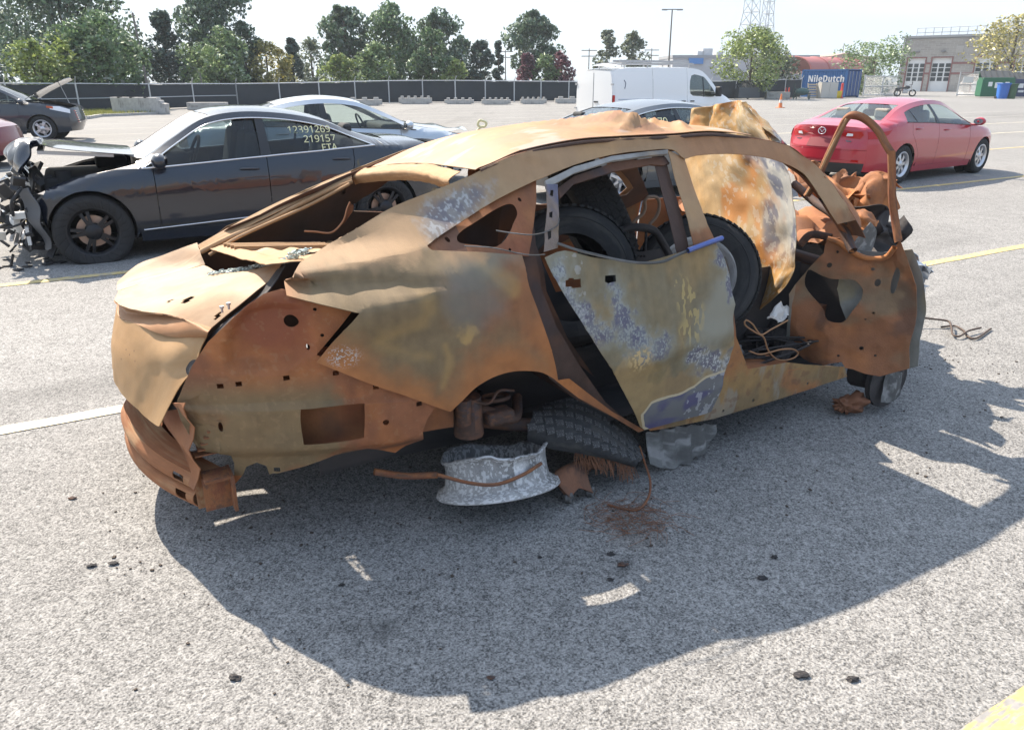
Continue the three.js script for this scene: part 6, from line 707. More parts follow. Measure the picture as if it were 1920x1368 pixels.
const roofMap = new THREE.MeshStandardMaterial({ bumpMap: rep(rustBump, 7, 5), bumpScale: .0005, roughness: .66, side: THREE.DoubleSide, map: texOf(1024, 768, (u, v) => { const x = u * 1.7, y = v * 1.2, n = fbm(x * 7, y * 7, 4), st = fbm(x * 2.2, y * 16, 4); let c = scale(x, y, 211, [.335, .205, .108], [.35, .185, .08], [.31, .165, .072], .8); c = mix3(c, [.36, .165, .10], sstep(.5, .72, st + (n - .5) * .3) * .55); c = mix3(c, [.38, .34, .31], sstep(.60, .74, fbm(x * 6 + 40, y * 13, 4)) * .5); return c; }) });
WP('roof', sheet([...sm([[.07, -.56], [.10, -.35], [.12, 0], [.115, .35], [.135, .572]], 5), ...span(.2, 1.54, 16, x => [x, .572]), ...sm([[1.55, .55], [1.56, .3], [1.56, 0], [1.55, -.3], [1.52, -.56]], 4), ...span(1.5, .1, 16, x => [x, -.56])], [], roofLift, { uv: [0, -.6, 1.7, .6], cell: .025, th: .003 }), roofMap);
WP('roof_rear_flange', patch([span(-1, 1, 8, t => { const p = roofLift(.115 - .03 * t * t, t * .55); return [p[0], p[1], p[2]]; }), span(-1, 1, 8, t => { const p = roofLift(.115 - .03 * t * t, t * .55); return [p[0] - .05, p[1] - .03, p[2]]; }), span(-1, 1, 8, t => { const p = roofLift(.115 - .03 * t * t, t * .55); return [p[0] - .025, p[1] - .065, p[2]]; })], 5, { bend: wob(.01, 16, 2) }), mTan);
{ const rt = sm([...railTop, [2.06, .92]].filter((_, i) => i % 1 === 0), 2), L3 = (dz, dh) => rt.map(q => [q[0], q[1] + dh, wlat(q[0], q[1]) - dz]); WP('rail_box', patch([L3(.0, 0), L3(.05, .004), L3(.10, -.004), L3(.10, -.05), L3(.04, -.07)], 3), mInner); }
WP('roof_channel', tube(span(.15, 1.6, 14, x => [x, cinterp(railH, x) - .006, .578]), .008, 6), mDarkIn);
for (const x of [.42, .98, 1.5]) WP('roof_bow', patch([span(-.52, .52, 6, z => { const p = roofLift(x, z); return [p[0] - .05, p[1] - .035, z]; }), span(-.52, .52, 6, z => { const p = roofLift(x, z); return [p[0], p[1] - .055, z]; }), span(-.52, .52, 6, z => { const p = roofLift(x, z); return [p[0] + .05, p[1] - .035, z]; })], 3), mDarkIn);
// parcel shelf, floors, bulkhead
const shelfH = (X, Z) => .965 + .125 * Z + .03 * sstep(-.2, -.6, X) - .02;
const shelf = WP('parcel_shelf', sheet(rect(-.66, -.55, -.1, .60), [smc(span(0, 1.75, 7, t => [-.36 + .10 * Math.cos(t * Math.PI + .1), .14 + .15 * Math.sin(t * Math.PI + .1)]), 2), circ(-.5, -.42, .022, 10), circ(-.2, -.2, .02, 10), circ(-.56, .40, .014, 8)], (X, Z) => [X, shelfH(X, Z) + .007 * Math.sin(X * 60) * sstep(-.4, -.2, -Z) + .01 * (fbm(X * 14, Z * 14) - .5), Z], { uv: [-.7, -.6, .3, .6], cell: .02 }), mTan);
for (const z of [-.38, -.30, -.22, -.14]) WP('shelf_rib', beam([-.62, shelfH(-.62, z) + .012, z], [-.2, shelfH(-.2, z) + .012, z + .03], .012, .02), mTan, shelf);
{ const r = rng(77), gs = [], P3 = [[-.749,.85,-.2],[-.653,.919,.1],[-.582,1.004,.42],[-.537,1.062,.55]]; for (let k = 0; k < 420; k++) { const i = Math.floor(r() * 3), t = r(), a = P3[i], b = P3[i + 1], q = .002 + r() * .004; gs.push(box(q * 2.2, q * .7, q * 1.8, 0, 0, 0).rotateX((r() - .5)).rotateY(r() * 3).rotateZ(r() - .5).translate(lerp(a[0], b[0], t) + r() * .05, lerp(a[1], b[1], t) + .012 + r() * .006, lerp(a[2], b[2], t) + (r() - .5) * .05)); } const m = WP('glass_crumbs', gs, M(.40, .47, .45, .25), shelf); m.userData.kind = 'stuff'; }
WP('cabin_floor', sheet([[-.72, -.55], [2.2, -.66], [2.2, .78], [.55, .78], [.5, .5], [-.72, .42]], [], (X, Z) => [X, (X < .2 ? .40 : .25) + .1 * Math.exp(-Z * Z * 40) + .085 * (Z - .6) + .03 * (fbm(X * 6, Z * 6) - .5), Z], { uv: [-1, -1, 2.2, 1], cell: .06 }), mChar);
WP('seat_bulkhead', sheet([[-.55, .3], [.6, .4], [.6, .98], [.3, .95], [.1, .7], [-.2, .68], [-.3, .9], [-.55, .86]], [], (Z, h) => [-.08 + (h - .4) * -.12 + .02 * Math.sin(Z * 11), h, Z], { uv: [-1, 0, 1, 1.4], cell: .05 }), mDarkIn);
WP('rear_panel', sheet([[-.6, .22], [.55, .28], [.58, .62], [.4, .56], [-.6, .5]], [smc([[-.1, .34], [.2, .36], [.2, .45], [-.1, .43]], 3)], (Z, h) => [-.95 - .06 * (1 - Z * Z * 2.4) + .015 * Math.sin(h * 40), h, Z], { uv: [-1, 0, 1, 1], cell: .04 }), mInner);
// bumper beam with two ridges, end plate and bracket
const beamRow = (dx, k) => span(-.6, .5, 6, Z => { const top = .40 - .35 * Math.max(Z, -.1) * (Z > 0 ? .5 : .3) - (Z < -.1 ? (-.1 - Z) * .25 : 0), bt = .225 - .085 * Z - (Z < -.1 ? (-.1 - Z) * .32 : 0); return [-1.128 + .66 * Z * Z + dx, lerp(bt, top, k), Z]; });
const beamPart = WP('bumper_beam', [patch([beamRow(.09, 1.02), beamRow(.0, 1)], 4), patch([beamRow(.0, 1), beamRow(-.018, .82), beamRow(-.012, .62), beamRow(.02, .52), beamRow(-.012, .42), beamRow(-.018, .2), beamRow(0, 0)], 4, { skip: (u, v) => (u > .93 && u < .975 && ((v > .12 && v < .3) || (v > .72 && v < .9))) }), patch([beamRow(0, 0), beamRow(.08, -.02)], 4), box(.1, .135, .012, -.92, .248, .502)], oxide(221, [.34, .175, .085], K.rust, [.40, .235, .12]));
WP('beam_bracket', [box(.10, .13, .012, -.90, .25, .545).rotateY(0), box(.012, .14, .10, -.855, .255, .55), box(.09, .012, .09, -.9, .315, .545)], mInner, beamPart);
WP('left_bracket', [box(.12, .12, .1, -.92, .2, -.42)], mInner, beamPart);
for (const k of [0, 1, 2, 3, 4]) WP('crash_rib', box(.10, .006, .05, -.91 + k * .012, .40 + k * .024, .52 + k * .008), mInner);
// loose sheet of panel work standing across the front of the cabin, its top bent out over the windscreen opening
const sheetMap = new THREE.MeshStandardMaterial({ bumpMap: rep(rustBump, 4, 5), bumpScale: .0008, roughness: .6, side: THREE.DoubleSide, map: texOf(768, 1024, (u, v) => { const x = u * .9, y = v * 1.1, n = fbm(x * 8, y * 8, 4), f = fbm(x * 46, y * 46, 3); let c = scale(x, y, 231, [.42, .29, .15], [.44, .25, .085], [.40, .30, .17]); c = mix3(c, [.46, .185, .045], sstep(.5, .66, fbm(x * 5 + 3, y * 5, 4)) * .8); c = mix3(c, mix3([.36, .36, .34], K.blue, sstep(.5, .62, n)), sstep(.62, .85, u + (n - .5) * .35) * sstep(.2, .33, v) * (1 - sstep(.62, .8, v))); if (f > .6 && u > .3) c = mix3(c, [.5, .47, .40], .4); return c; }) });
const hoodSheet = WP('loose_panel', patch([[[2.26,1.461,-.583],[2.18,1.483,-.343],[2.12,1.509,-.127],[2.08,1.51,.014]], [[2.26,1.353,-.618],[2.17,1.362,-.339],[2.1,1.405,-.057],[2.07,1.403,.125]], [[2.22,1.183,-.588],[2.14,1.204,-.279],[2.06,1.254,.061],[2,1.225,.375]], [[2.16,.97,-.488],[2.09,1.015,-.139],[2.01,1.06,.249],[1.94,1.024,.523]], [[2.1,.735,-.338],[2.04,.765,-.004],[1.97,.819,.358],[1.9,.835,.611]], [[2.04,.524,-.111],[1.99,.588,.159],[1.94,.648,.411],[1.89,.66,.584]], [[2,.315,.121],[1.96,.356,.228],[1.93,.419,.335],[1.9,.474,.415]]], 10, { bend: (p, u, v) => { const k = .05 * (fbm(u * 5 + 2, v * 6, 3) - .5) + .02 * (fbm(u * 14, v * 17, 3) - .5), fold = .03 * Math.abs(Math.sin(u * 9 + v * 3)) * sstep(.0, .12, .3 - v); return [p[0] + k - fold, p[1] + k * .3, p[2]]; } }), sheetMap);
WP('torn_flap', patch([[[2.08,1.512,.006],[2.06,1.422,.12],[2.04,1.384,.174]], [[2.12,1.471,.019],[2.12,1.382,.166],[2.08,1.314,.273]], [[2.08,1.377,.044],[2.06,1.341,.125],[2.04,1.302,.222]]], 6, { bend: wob(.03, 14, 31) }), sheetMap, hoodSheet);

// right front door, swung open and crumpled; we look at its inner skin
const FDo = [2.0, .74, 65 * Math.PI / 180];
const fdBump = (s, h) => -.06 * (Math.abs(2 * fbm(s * 3.2 + 8, h * 3.2 + 2, 3) - 1) - .3) + .035 * Math.sin(s * 9 + h * 3) * .5 + .05 * (fbm(s * 6 + 3, h * 6, 3) - .5) + .012 * (fbm(s * 18, h * 18, 2) - .5);
const fdLift = (off = 0) => (s, h) => { const k = off + fdBump(s, h), c = Math.cos(FDo[2]), d = Math.sin(FDo[2]); return [FDo[0] + s * c - k * d, h, FDo[2] * 0 + FDo[1] + s * d + k * c * .3]; };
const fdOut = [[-.024,.905],[-.038,.867],[-.038,.828],[-.096,.746],[-.152,.653],[-.175,.602],[-.163,.534],[-.17,.413],[-.174,.357],[-.13,.313],[-.068,.27],[.012,.248],[.07,.278],[.122,.297],[.146,.271],[.179,.27],[.233,.256],[.293,.249],[.34,.274],[.406,.31],[.394,.408],[.399,.537],[.377,.723],[.329,.85],[.291,.932],[.274,.896],[.244,.839],[.16,.826],[.094,.854],[.017,.899]];
const fdHole = smc([[-.111,.645],[-.107,.712],[-.087,.739],[.011,.709],[.101,.716],[.131,.7],[.158,.664],[.156,.608],[.113,.516],[.081,.494],[.032,.5],[-.002,.544],[-.06,.595]], 3), fdSlot = smc([[.267,.68],[.266,.747],[.283,.796],[.3,.765],[.29,.684],[.278,.666]], 3);
const fdC = (u, v, r) => circ([[.21,.711],[-.001,.774],[.02,.84],[.178,.772],[.102,.325],[.256,.35],[-.097,.389],[.195,.38],[.227,.568],[.197,.531]][u][0], [[.21,.711],[-.001,.774],[.02,.84],[.178,.772],[.102,.325],[.256,.35],[-.097,.389],[.195,.38],[.227,.568],[.197,.531]][u][1], v, 10, r || v);
const fdMap = new THREE.MeshStandardMaterial({ bumpMap: rep(rustBump, 3, 3), bumpScale: .0018, roughness: .76, side: THREE.DoubleSide, map: texOf(768, 768, (u, v) => { const x = u * .9, y = v, n = fbm(x * 8, y * 8, 4); let c = scale(x, y, 241, [.37, .14, .048], [.25, .105, .048], [.17, .125, .075]); c = mix3(c, K.dark, sstep(.58, .72, fbm(x * 6 + 50, y * 6, 4)) * .55); c = mix3(c, [.25, .20, .13], sstep(.55, .75, u + (n - .5) * .3) * .75); c = mix3(c, [.24, .23, .205], sstep(.7, .8, u + (n - .5) * .2) * sstep(.45, .25, v)); return c; }) });
const fdoor = WP('front_door', sheet(fdOut, [fdHole, fdSlot, fdC(0, .013, .018), fdC(1, .012), fdC(2, .007), fdC(3, .008), fdC(4, .006), fdC(5, .006), fdC(6, .006), fdC(7, .01), fdC(8, .006), fdC(9, .005)], fdLift(), { uv: [-.15, .2, .75, 1.2], cell: .02, th: .004 }), fdMap);
WP('outer_skin', sheet([[.053,.849],[.185,.845],[.318,.881],[.373,.763],[.406,.588],[.409,.43],[.415,.307],[.323,.261],[.173,.271],[.084,.495],[.01,.644],[.023,.727]], [], fdLift(-.075), { uv: [-.15, .2, .75, 1.2], cell: .03, th: .003 }), oxide(247, [.215, .215, .195], [.17, .165, .15], [.27, .235, .15]), fdoor);
WP('door_belt', tube([[-.023,.903],[.022,.892],[.089,.853],[.16,.826],[.237,.841],[.279,.896]].map(p => fdLift(.02)(p[0], p[1])), .013, 7), mOrange, fdoor);
const strip3 = (name, pts, w, mat, par, off = 0) => { const a = pts.map(p => fdLift(off)(p[0], p[1])); const rows = [-1, 0, 1].map(k => a.map((p, i) => { const q = a[Math.min(a.length - 1, i + 1)], o = a[Math.max(0, i - 1)], dx = q[2] - o[2], dy = q[1] - o[1], L = Math.hypot(dx, dy) || 1; return [p[0] + (k ? 0 : -.018), p[1] + k * w * dx / L * -1, p[2] + k * w * dy / L]; })); return WP(name, patch(rows, 4, { th: .004 }), mat, par); };
strip3('window_frame', [[-.144,1.097],[-.114,1.185],[-.079,1.29],[-.047,1.4],[-.026,1.454],[-.001,1.469],[.042,1.456],[.099,1.409],[.149,1.348],[.182,1.308]], .016, mInner, fdoor);
strip3('window_frame_post', [[.18,1.32],[.196,1.234],[.219,1.116],[.243,1.021],[.275,.95],[.288,.922]], .018, mInner, fdoor);
WP('window_frame_seal', tube([[-.14,1.102],[-.109,1.19],[-.071,1.3],[-.038,1.407],[-.017,1.455]].map(p => { const q = fdLift(.022)(p[0], p[1]); return q; }), .006, 6), mTan, fdoor);
WP('bent_grey_plate', patch([[[1.998,.857,.82],[2.096,.921,.8],[2.19,.972,.78]], [[2.042,.837,.82],[2.162,.866,.79],[2.261,.922,.77]], [[2.135,.811,.82],[2.22,.828,.79],[2.262,.869,.77]]], 6), mAshy, fdoor);

// dashboard bar, bulkhead, crushed nose
WP('dash_beam', [tube([[2.15,1.107,.332],[2.1,1.038,.521],[2.05,.987,.697],[2,.862,.847]], .022, 8), tube([[1.845,1.106,.75],[1.96,1.029,.76],[2.09,.939,.78]], .012, 7), tube([[2,.833,.539],[2.05,.886,.555],[2.1,.882,.644]], .02, 7), tube([[2.05, .72, -.6], [2.08, .78, 0], [2.05, .76, .66]], .03, 8)], mDarkIn);
WP('bulkhead', sheet([[-.7, .2], [.78, .28], [.8, .74], [.5, .80], [.1, .74], [-.3, .80], [-.72, .72]], [], (Z, h) => [2.28 + .05 * Math.sin(Z * 8 + h * 5), h, Z], { uv: [-1, 0, 1, 1], cell: .06 }), mChar);
WP('front_pillar_plate', patch([[[1.884,1.202,.72],[1.987,1.112,.74],[2.082,.991,.78],[2.09,.942,.8]], [[2.019,1.163,.66],[2.13,1.077,.68],[2.185,.992,.72],[2.173,.945,.75]]], 5), mOrange);
WP('right_wing', patch([[[2.75,1.017,.047],[2.95,1.053,.092],[3.1,1.083,.159],[3.2,1.047,.239]], [[2.7,.995,.203],[2.85,1.005,.22],[3,1.025,.259],[3.1,.996,.338]], [[2.68,.952,.28],[2.8,.911,.32],[2.95,.921,.339],[3.05,.897,.404]]], 12, { bend: crumple(.22, 5, 51) }), mOrange);
WP('crumpled_top', patch([[[2.75,1.063,-.179],[2.85,1.09,-.105],[3,1.08,-.027],[3.15,1.085,.011]], [[2.6,1.045,.013],[2.75,1.039,.044],[2.9,1.035,.096],[3.05,1.06,.127]], [[2.5,1.007,.16],[2.6,.999,.226],[2.8,.993,.216],[2.95,1.026,.242]]], 12, { bend: crumple(.25, 5, 57) }), mOrange);
WP('wing_inner', patch([[[2.75,.903,.271],[2.85,.892,.339],[2.95,.909,.436],[3,.896,.455]], [[2.75,.775,.286],[2.8,.788,.395],[2.9,.789,.46],[2.95,.775,.496]], [[2.75,.532,.337],[2.8,.547,.439],[2.85,.555,.506],[2.9,.707,.516]]], 12, { bend: crumple(.2, 6, 61) }), mChar);
WP('strut_tower', patch([[[2.6,.922,.367],[2.65,.964,.404],[2.7,.9,.48]], [[2.58,.887,.416],[2.6,.913,.471],[2.65,.868,.528]], [[2.56,.857,.464],[2.6,.853,.495],[2.64,.888,.519]]], 7, { bend: crumple(.08, 9, 64) }), mOrange);
{ const r = rng(41), gs = []; for (let k = 0; k < 90; k++) { const L = .05 + r() * .2; const x = 2.3 + r() * 1.15, z = -.62 + r() * (1.0 - (x - 2.3) * .35), y = .1 + r() * (.62 - (x - 2.3) * .1); gs.push(k % 3 ? box(L, .04 + r() * .12, .05 + r() * .14, 0, 0, 0).rotateX(r() * 3).rotateY(r() * 3).translate(x, y, z) : tube([[x, y, z], [x + (r() - .5) * .4, y + (r() - .5) * .25, z + (r() - .5) * .4], [x + (r() - .5) * .5, y + (r() - .5) * .3, z + (r() - .5) * .5]], .008 + r() * .02, 6, 8)); } const m = WP('engine_remains', gs, mChar); m.userData.kind = 'stuff'; }
{ const r = rng(43), gs = []; for (let k = 0; k < 16; k++) gs.push(tube([0, 1, 2].map(q => [1.35 + r() * .7, .28 + r() * .12, .3 + r() * .48]), .004 + r() * .003, 5, 8)); for (let k = 0; k < 20; k++) gs.push(box(.03 + r() * .09, .02 + r() * .05, .03 + r() * .09, 0, 0, 0).rotateX(r() * 3).rotateZ(r() * 3).translate(1.3 + r() * .8, .28 + r() * .08, .1 + r() * .65)); const m = WP('floor_litter', gs, mChar); m.userData.kind = 'stuff'; }
const rough = (g, k, f) => { const q = mergeVertices(g.deleteAttribute('normal').deleteAttribute('uv')), p = q.attributes.position; for (let i = 0; i < p.count; i++) { const v = V3(p.getX(i), p.getY(i), p.getZ(i)), L = v.length(), a = 1 + k * (Math.abs(2 * fbm(v.x / L * f + 9, v.y / L * f + v.z / L * f * .7, 4) - 1) - .35); v.multiplyScalar(a); p.setXYZ(i, v.x, v.y, v.z); } q.computeVertexNormals(); return q; };
WP('melted_lump', rough(new THREE.IcosahedronGeometry(.11, 5), 1.4, 2.2).scale(1.2, .7, .8).translate(1.42, .35, .60), mAshy);
WP('white_scrap', patch([[[1.8,.519,.58],[1.855,.553,.58],[1.92,.538,.58],[1.956,.513,.58]], [[1.771,.512,.6],[1.824,.515,.6],[1.881,.501,.6],[1.92,.501,.6]], [[1.782,.499,.62],[1.831,.477,.62],[1.846,.483,.62],[1.867,.491,.62]]], 8, { bend: crumple(.06, 14, 3) }), M(.66, .65, .63, .7));
WP('crushed_bonnet', patch([[[2.32, .86, -.70], [2.34, .90, -.3], [2.36, .86, .1], [2.34, .82, .5]], [[2.7, .84, -.72], [2.72, .88, -.3], [2.7, .82, .1], [2.7, .74, .42]], [[3.1, .78, -.70], [3.1, .82, -.35], [3.1, .76, .0], [3.05, .66, .28]], [[3.42, .62, -.66], [3.46, .66, -.36], [3.42, .6, -.1], [3.3, .5, .12]]], 9, { bend: crumple(.22, 4, 71) }), mOrange);
WP('nose_panel', patch([[[3.42, .62, -.66], [3.46, .66, -.36], [3.42, .6, -.1], [3.3, .5, .12]], [[3.46, .42, -.64], [3.48, .42, -.36], [3.44, .4, -.1], [3.3, .36, .14]], [[3.40, .16, -.6], [3.42, .16, -.36], [3.38, .16, -.1], [3.24, .16, .12]]], 6, { bend: crumple(.15, 5, 73) }), mInner);
WP('right_inner_wing', patch([[[2.3, .84, .70], [2.6, .76, .58], [2.9, .66, .4], [3.2, .52, .18]], [[2.3, .55, .72], [2.6, .5, .6], [2.9, .45, .42], [3.2, .4, .18]], [[2.34, .3, .7], [2.6, .26, .58], [2.9, .24, .4], [3.2, .2, .16]]], 6, { bend: crumple(.15, 6, 75), skip: (u, v) => Math.hypot(u - .3, v - .5) < .08 || Math.hypot(u - .7, v - .4) < .07 }), mChar);
WP('seat_wire', tube([[1.665,.558,.8],[1.553,.529,.8],[1.495,.515,.8],[1.423,.58,.8],[1.38,.602,.8],[1.375,.588,.8],[1.447,.536,.8],[1.512,.499,.8],[1.551,.432,.8],[1.614,.375,.8],[1.691,.353,.8],[1.757,.36,.8],[1.769,.375,.8],[1.731,.401,.8],[1.643,.416,.8],[1.571,.415,.8],[1.5,.417,.8],[1.427,.446,.8]], .004, 6, 90), M(.30, .16, .08, .7));
WP('front_left_wing', sheet([[2.1, .3], [2.1, .98], [2.4, .98], [2.8, .93], [3.2, .84], [3.45, .72], [3.5, .35], [3.1, .3], ...arc(2.62, .30, .34, .32, 12), [2.25, .28]], [smc([[2.9, .74], [3.1, .74], [3.05, .8], [2.9, .82]], 3), smc([[3.2, .5], [3.38, .5], [3.36, .58], [3.22, .6]], 3)], leftLift(-.02), { ...uvS, cell: .06 }), mOrange);
for (const g of [beam([2.2, .38, -.5], [3.42, .36, -.52], .1, .12), beam([2.2, .42, .5], [2.85, .40, .34], .1, .12), beam([3.42, .38, -.62], [3.2, .42, .0], .09, .12), beam([3.3, .62, -.66], [3.1, .66, .0], .07, .05), beam([2.35, .85, -.74], [3.3, .7, -.66], .06, .05)]) WP('front_rail', g, mInner);
WP('front_hub', [cyl(.15, .15, .03, 0, 0, 0, 20).rotateX(Math.PI / 2).translate(2.33, .17, .92), cyl(.07, .09, .14, 0, 0, 0, 14).rotateX(Math.PI / 2).translate(2.3, .18, .84)], mChar);
WP('burnt_tyre_shell', patch([[[2.28,.203,.942],[2.34,.217,.957],[2.38,.207,.968]], [[2.26,.144,.955],[2.32,.143,.986],[2.36,.153,.986]], [[2.24,.072,.97],[2.3,.069,.989],[2.34,.104,1.003]]], 6, { bend: wob(.02, 20, 5) }), mAshy);
WP('rust_clod', rough(new THREE.IcosahedronGeometry(.085, 5), 1.6, 2.4).scale(1.3, .55, .8).translate(2.13, .05, .86), mInner);
// seat frames
WP('headrest_frame', tube([[1.226,.92,.12],[1.27,.964,.12],[1.316,.992,.12],[1.327,1.023,.12],[1.322,1.052,.12],[1.337,1.07,.12],[1.365,1.07,.12],[1.396,1.066,.12],[1.415,1.043,.12],[1.416,.997,.12],[1.398,.964,.12],[1.362,.934,.12]], .009, 7, 60), M(.24, .17, .12, .6));
const sf = WP('seat_frame', [tube([[.934,.843,.42],[.932,.927,.42],[.938,.974,.42],[.961,.991,.42],[1.006,.997,.42],[1.099,.983,.42],[1.142,.965,.42],[1.195,.905,.42],[1.251,.828,.42]], .019, 8, 50)], mChar);
WP('seat_frame_plate', sheet([[.936,.902,.42],[1.06,.879,.42],[1.181,.881,.42],[1.244,.829,.42],[1.195,.793,.42],[.941,.823,.42]].map(p => [p[0], p[1]]), [[1.012,.864,.42],[1.03,.862,.42],[1.049,.86,.42],[1.068,.858,.42],[1.087,.856,.42]].map(p => circ(p[0], p[1], .006, 8)), (x, h) => [x, h, .42], { uv: [0, 0, 1, 1], cell: .05 }), mChar, sf);
for (const [u, z] of [[0, .40], [1, .44]]) WP('seat_frame_bar', bar(...[[[.979,.994,.42],[.991,.891,.42]], [[1.09,.979,.42],[1.092,.881,.42]]][u], .007), mChar, sf);
WP('side_wire', tube([[.111,1.12,.768],[.168,1.109,.79],[.242,1.099,.807],[.311,1.108,.805],[.355,1.125,.796],[.369,1.145,.781]], .0025, 5, 40), mAshy);
WP('belt_wire', tube([[-.03,1.084,.794],[.057,1.075,.826],[.155,1.05,.861],[.204,1.041,.871],[.25,1.039,.875]], .0022, 5, 40), mAshy);
WP('left_rope', tube([[-.027,1.083,-.4],[-.045,1.05,-.4],[-.061,1.006,-.4],[-.093,.969,-.4],[-.131,.947,-.4],[-.206,.959,-.4],[-.255,.966,-.4]], .005, 5, 40), M(.42, .2, .1, .7));
WP('left_flap', patch([[[-.026,1.077,-.41],[-.009,1.066,-.41]], [[-.058,1.009,-.41],[-.017,1.031,-.41]], [[-.092,.97,-.41],[-.057,.984,-.41]]], 5, { bend: wob(.01, 40, 3) }), mInner);

WP('added_sun_block', sheet([[-.5, .14], [2.2, .14], [2.2, .7], [.6, .75], [.5, .94], [-.5, .94]], [], (X, h) => [X, h, .42 + .02 * Math.sin(X * 5)], { uv: [-1, 0, 2, 1], cell: .1 }), mChar);  // added wall, raised to block sun leaking out through the wheel arch
// rear suspension in the arch
WP('suspension_remains', [tube([[.0, .42, .55], [.1, .40, .7], [.2, .36, .74], [.3, .38, .6]], .022, 7), tube([[-.1, .34, .4], [.1, .33, .62], [.3, .30, .72]], .03, 7), cyl(.05, .06, .16, .02, .40, .70, 12), cyl(.03, .03, .10, -.02, .44, .74, 10), box(.12, .06, .09, .14, .38, .72, .02), tube([[.0, .48, .74], [.08, .46, .76], [.12, .5, .76], [.2, .48, .74]], .006, 6), new THREE.TorusGeometry(.055, .009, 6, 26).rotateX(1.4).translate(.16, .43, .66)], mDarkIn);
WP('trailing_arm', [tube([[-.361,.237,.66],[-.246,.197,.68],[-.13,.189,.72]], .014, 8), tube([[-.21,.295,.9],[-.093,.239,.92],[.013,.208,.93],[.123,.223,.94],[.218,.238,.92]], .007, 7)], mInner);
WP('grey_undertray', patch([[[.808,.192,.84],[.95,.184,.84],[1.109,.162,.84],[1.223,.138,.84]], [[.8,.126,.86],[.946,.104,.86],[1.104,.094,.86],[1.188,.101,.86]], [[.812,.054,.88],[.957,-.006,.88],[1.074,.022,.88],[1.148,.057,.88]]], 7, { bend: p => [p[0], Math.max(.006, p[1]), p[2] + .012 * Math.sin(p[0] * 75)] }), mAshy);

// ---- loose things lying in and under the wreck
const wl = p => wreck.localToWorld(V3(...p)); wreck.updateMatrixWorld(true);
const lay = (o, p, axis, spin = 0) => { const w = wl(p); o.position.copy(w); const ax = V3(...axis).normalize().transformDirection(wreck.matrixWorld); o.quaternion.setFromUnitVectors(V3(0, 1, 0), ax).multiply(new THREE.Quaternion().setFromAxisAngle(V3(0, 1, 0), spin)); return o; };
const treadBlocks = (R, w, n, rows, a0 = 0, a1 = 2 * Math.PI) => { const gs = []; for (let k = 0; k < n; k++) for (let r = 0; r < rows; r++) { const a = lerp(a0, a1, (k + .5 + (r % 2) * .4) / n), y = ((r + .5) / rows - .5) * w * .86; gs.push(box(.010, w / rows * .76, (a1 - a0) / n * R * .8, 0, 0, 0).rotateX((r - (rows - 1) / 2) * .22).rotateY(-a).translate(R * Math.cos(a), y, R * Math.sin(a))); } return toMerge(gs); };
const tyreA = tyreGeo(.305, .2, .2, 48), blocksA = treadBlocks(.306, .2, 54, 5), rubber = oxide(261, [.032, .033, .035], [.045, .045, .046], [.06, .058, .055], 256, 2, 2, { rough: .9 });
const looseTyre = (label, p, axis, spin) => { const t = thing('loose_tyre', label, 'tyre', [0, 0, 0], 0, 'tyres thrown into the burnt cabin'); obj('carcass', tyreA, rubber, t); obj('tread_blocks', blocksA, rubber, t).userData.kind = 'stuff'; obj('bead_ring', [new THREE.TorusGeometry(.215, .008, 6, 40).rotateX(Math.PI / 2).translate(0, .085, 0), new THREE.TorusGeometry(.255, .003, 5, 44).rotateX(Math.PI / 2).translate(0, .1, 0)], rubber, t); return lay(t, p, axis, spin); };
looseTyre('dusty black tyre standing upright behind the rear door of the wreck', [[.655,.809,.42]][0], [-.28, .22, .93], .3);
looseTyre('worn tyre tilted on top of another, tread facing out, inside the wreck', [[1.022,.987,.1]][0], [.86, .42, .28], 1.1);
{ const t = looseTyre('tyre on a pale wheel lying behind the centre pillar of the wreck', [[1.521,.68,.32]][0], [-.62, .42, .66], 2); obj('wheel_disc', rimGeo(.2, .18, 5, { sw: .03 }), mAlu, t); }
{ // bare alloy wheel under the rear arch
  const t = thing('burnt_alloy_wheel', 'bare ash-grey alloy wheel lying flat on the ground under the rear arch', 'wheel rim');
  const pr = [[.10, -.05], [.18, -.058], [.236, -.066], [.246, -.078], [.252, -.074], [.246, -.056], [.228, -.05], [.212, -.034], [.207, .0], [.204, .04], [.207, .066], [.216, .074], [.22, .08], [.214, .086], [.2, .08], [.192, .06], [.19, .0], [.192, -.03], [.15, -.04]];
  const g = lathe(pr, 64), P = g.attributes.position; for (let i = 0; i < P.count; i++) { const a = Math.atan2(P.getZ(i), P.getX(i)), k = P.getY(i) > .03 ? 1 : 0; P.setY(i, P.getY(i) + k * (.014 * Math.sin(a * 3 + 1) + .022 * (fbm(a * 5 + 9, 4, 3) - .5))); P.setX(i, P.getX(i) * (1 + k * .015 * Math.sin(a * 5))); } g.computeVertexNormals();
  const spot = oxide(271, [.34, .335, .33], [.20, .195, .19], [.60, .60, .60], 768, 2.4, .9, { rough: .62, f: (c, x, y) => fbm(x * 60, y * 60, 2) > .55 ? mix3(c, [.66, .66, .66], .55) : hash2(x * 700, y * 700) > .8 ? mix3(c, [.1, .1, .1], .5) : c });
  obj('barrel', g, spot, t); obj('added_dark_disc', sheet(circ(0, 0, .195, 24), [], (x, z) => [x, -.02 + .06 * (fbm(x * 14, z * 14) - .5), z], { cell: .02, th: .01 }), mAshy, t); const sp = []; for (let k = 0; k < 5; k++) { const a = k * 1.257 + .4; sp.push(beam([Math.cos(a) * .03, -.05, Math.sin(a) * .03], [Math.cos(a) * .22, -.055, Math.sin(a) * .22], .05, .02)); } obj('spokes', [...sp, cyl(.06, .06, .03, 0, -.055, 0, 18)], mChar, t);  // disc added inside the barrel; its darker colour stands in for shade
  lay(t, [[.123,.145,.732]][0], [.04, .945, -.32], .4);
}
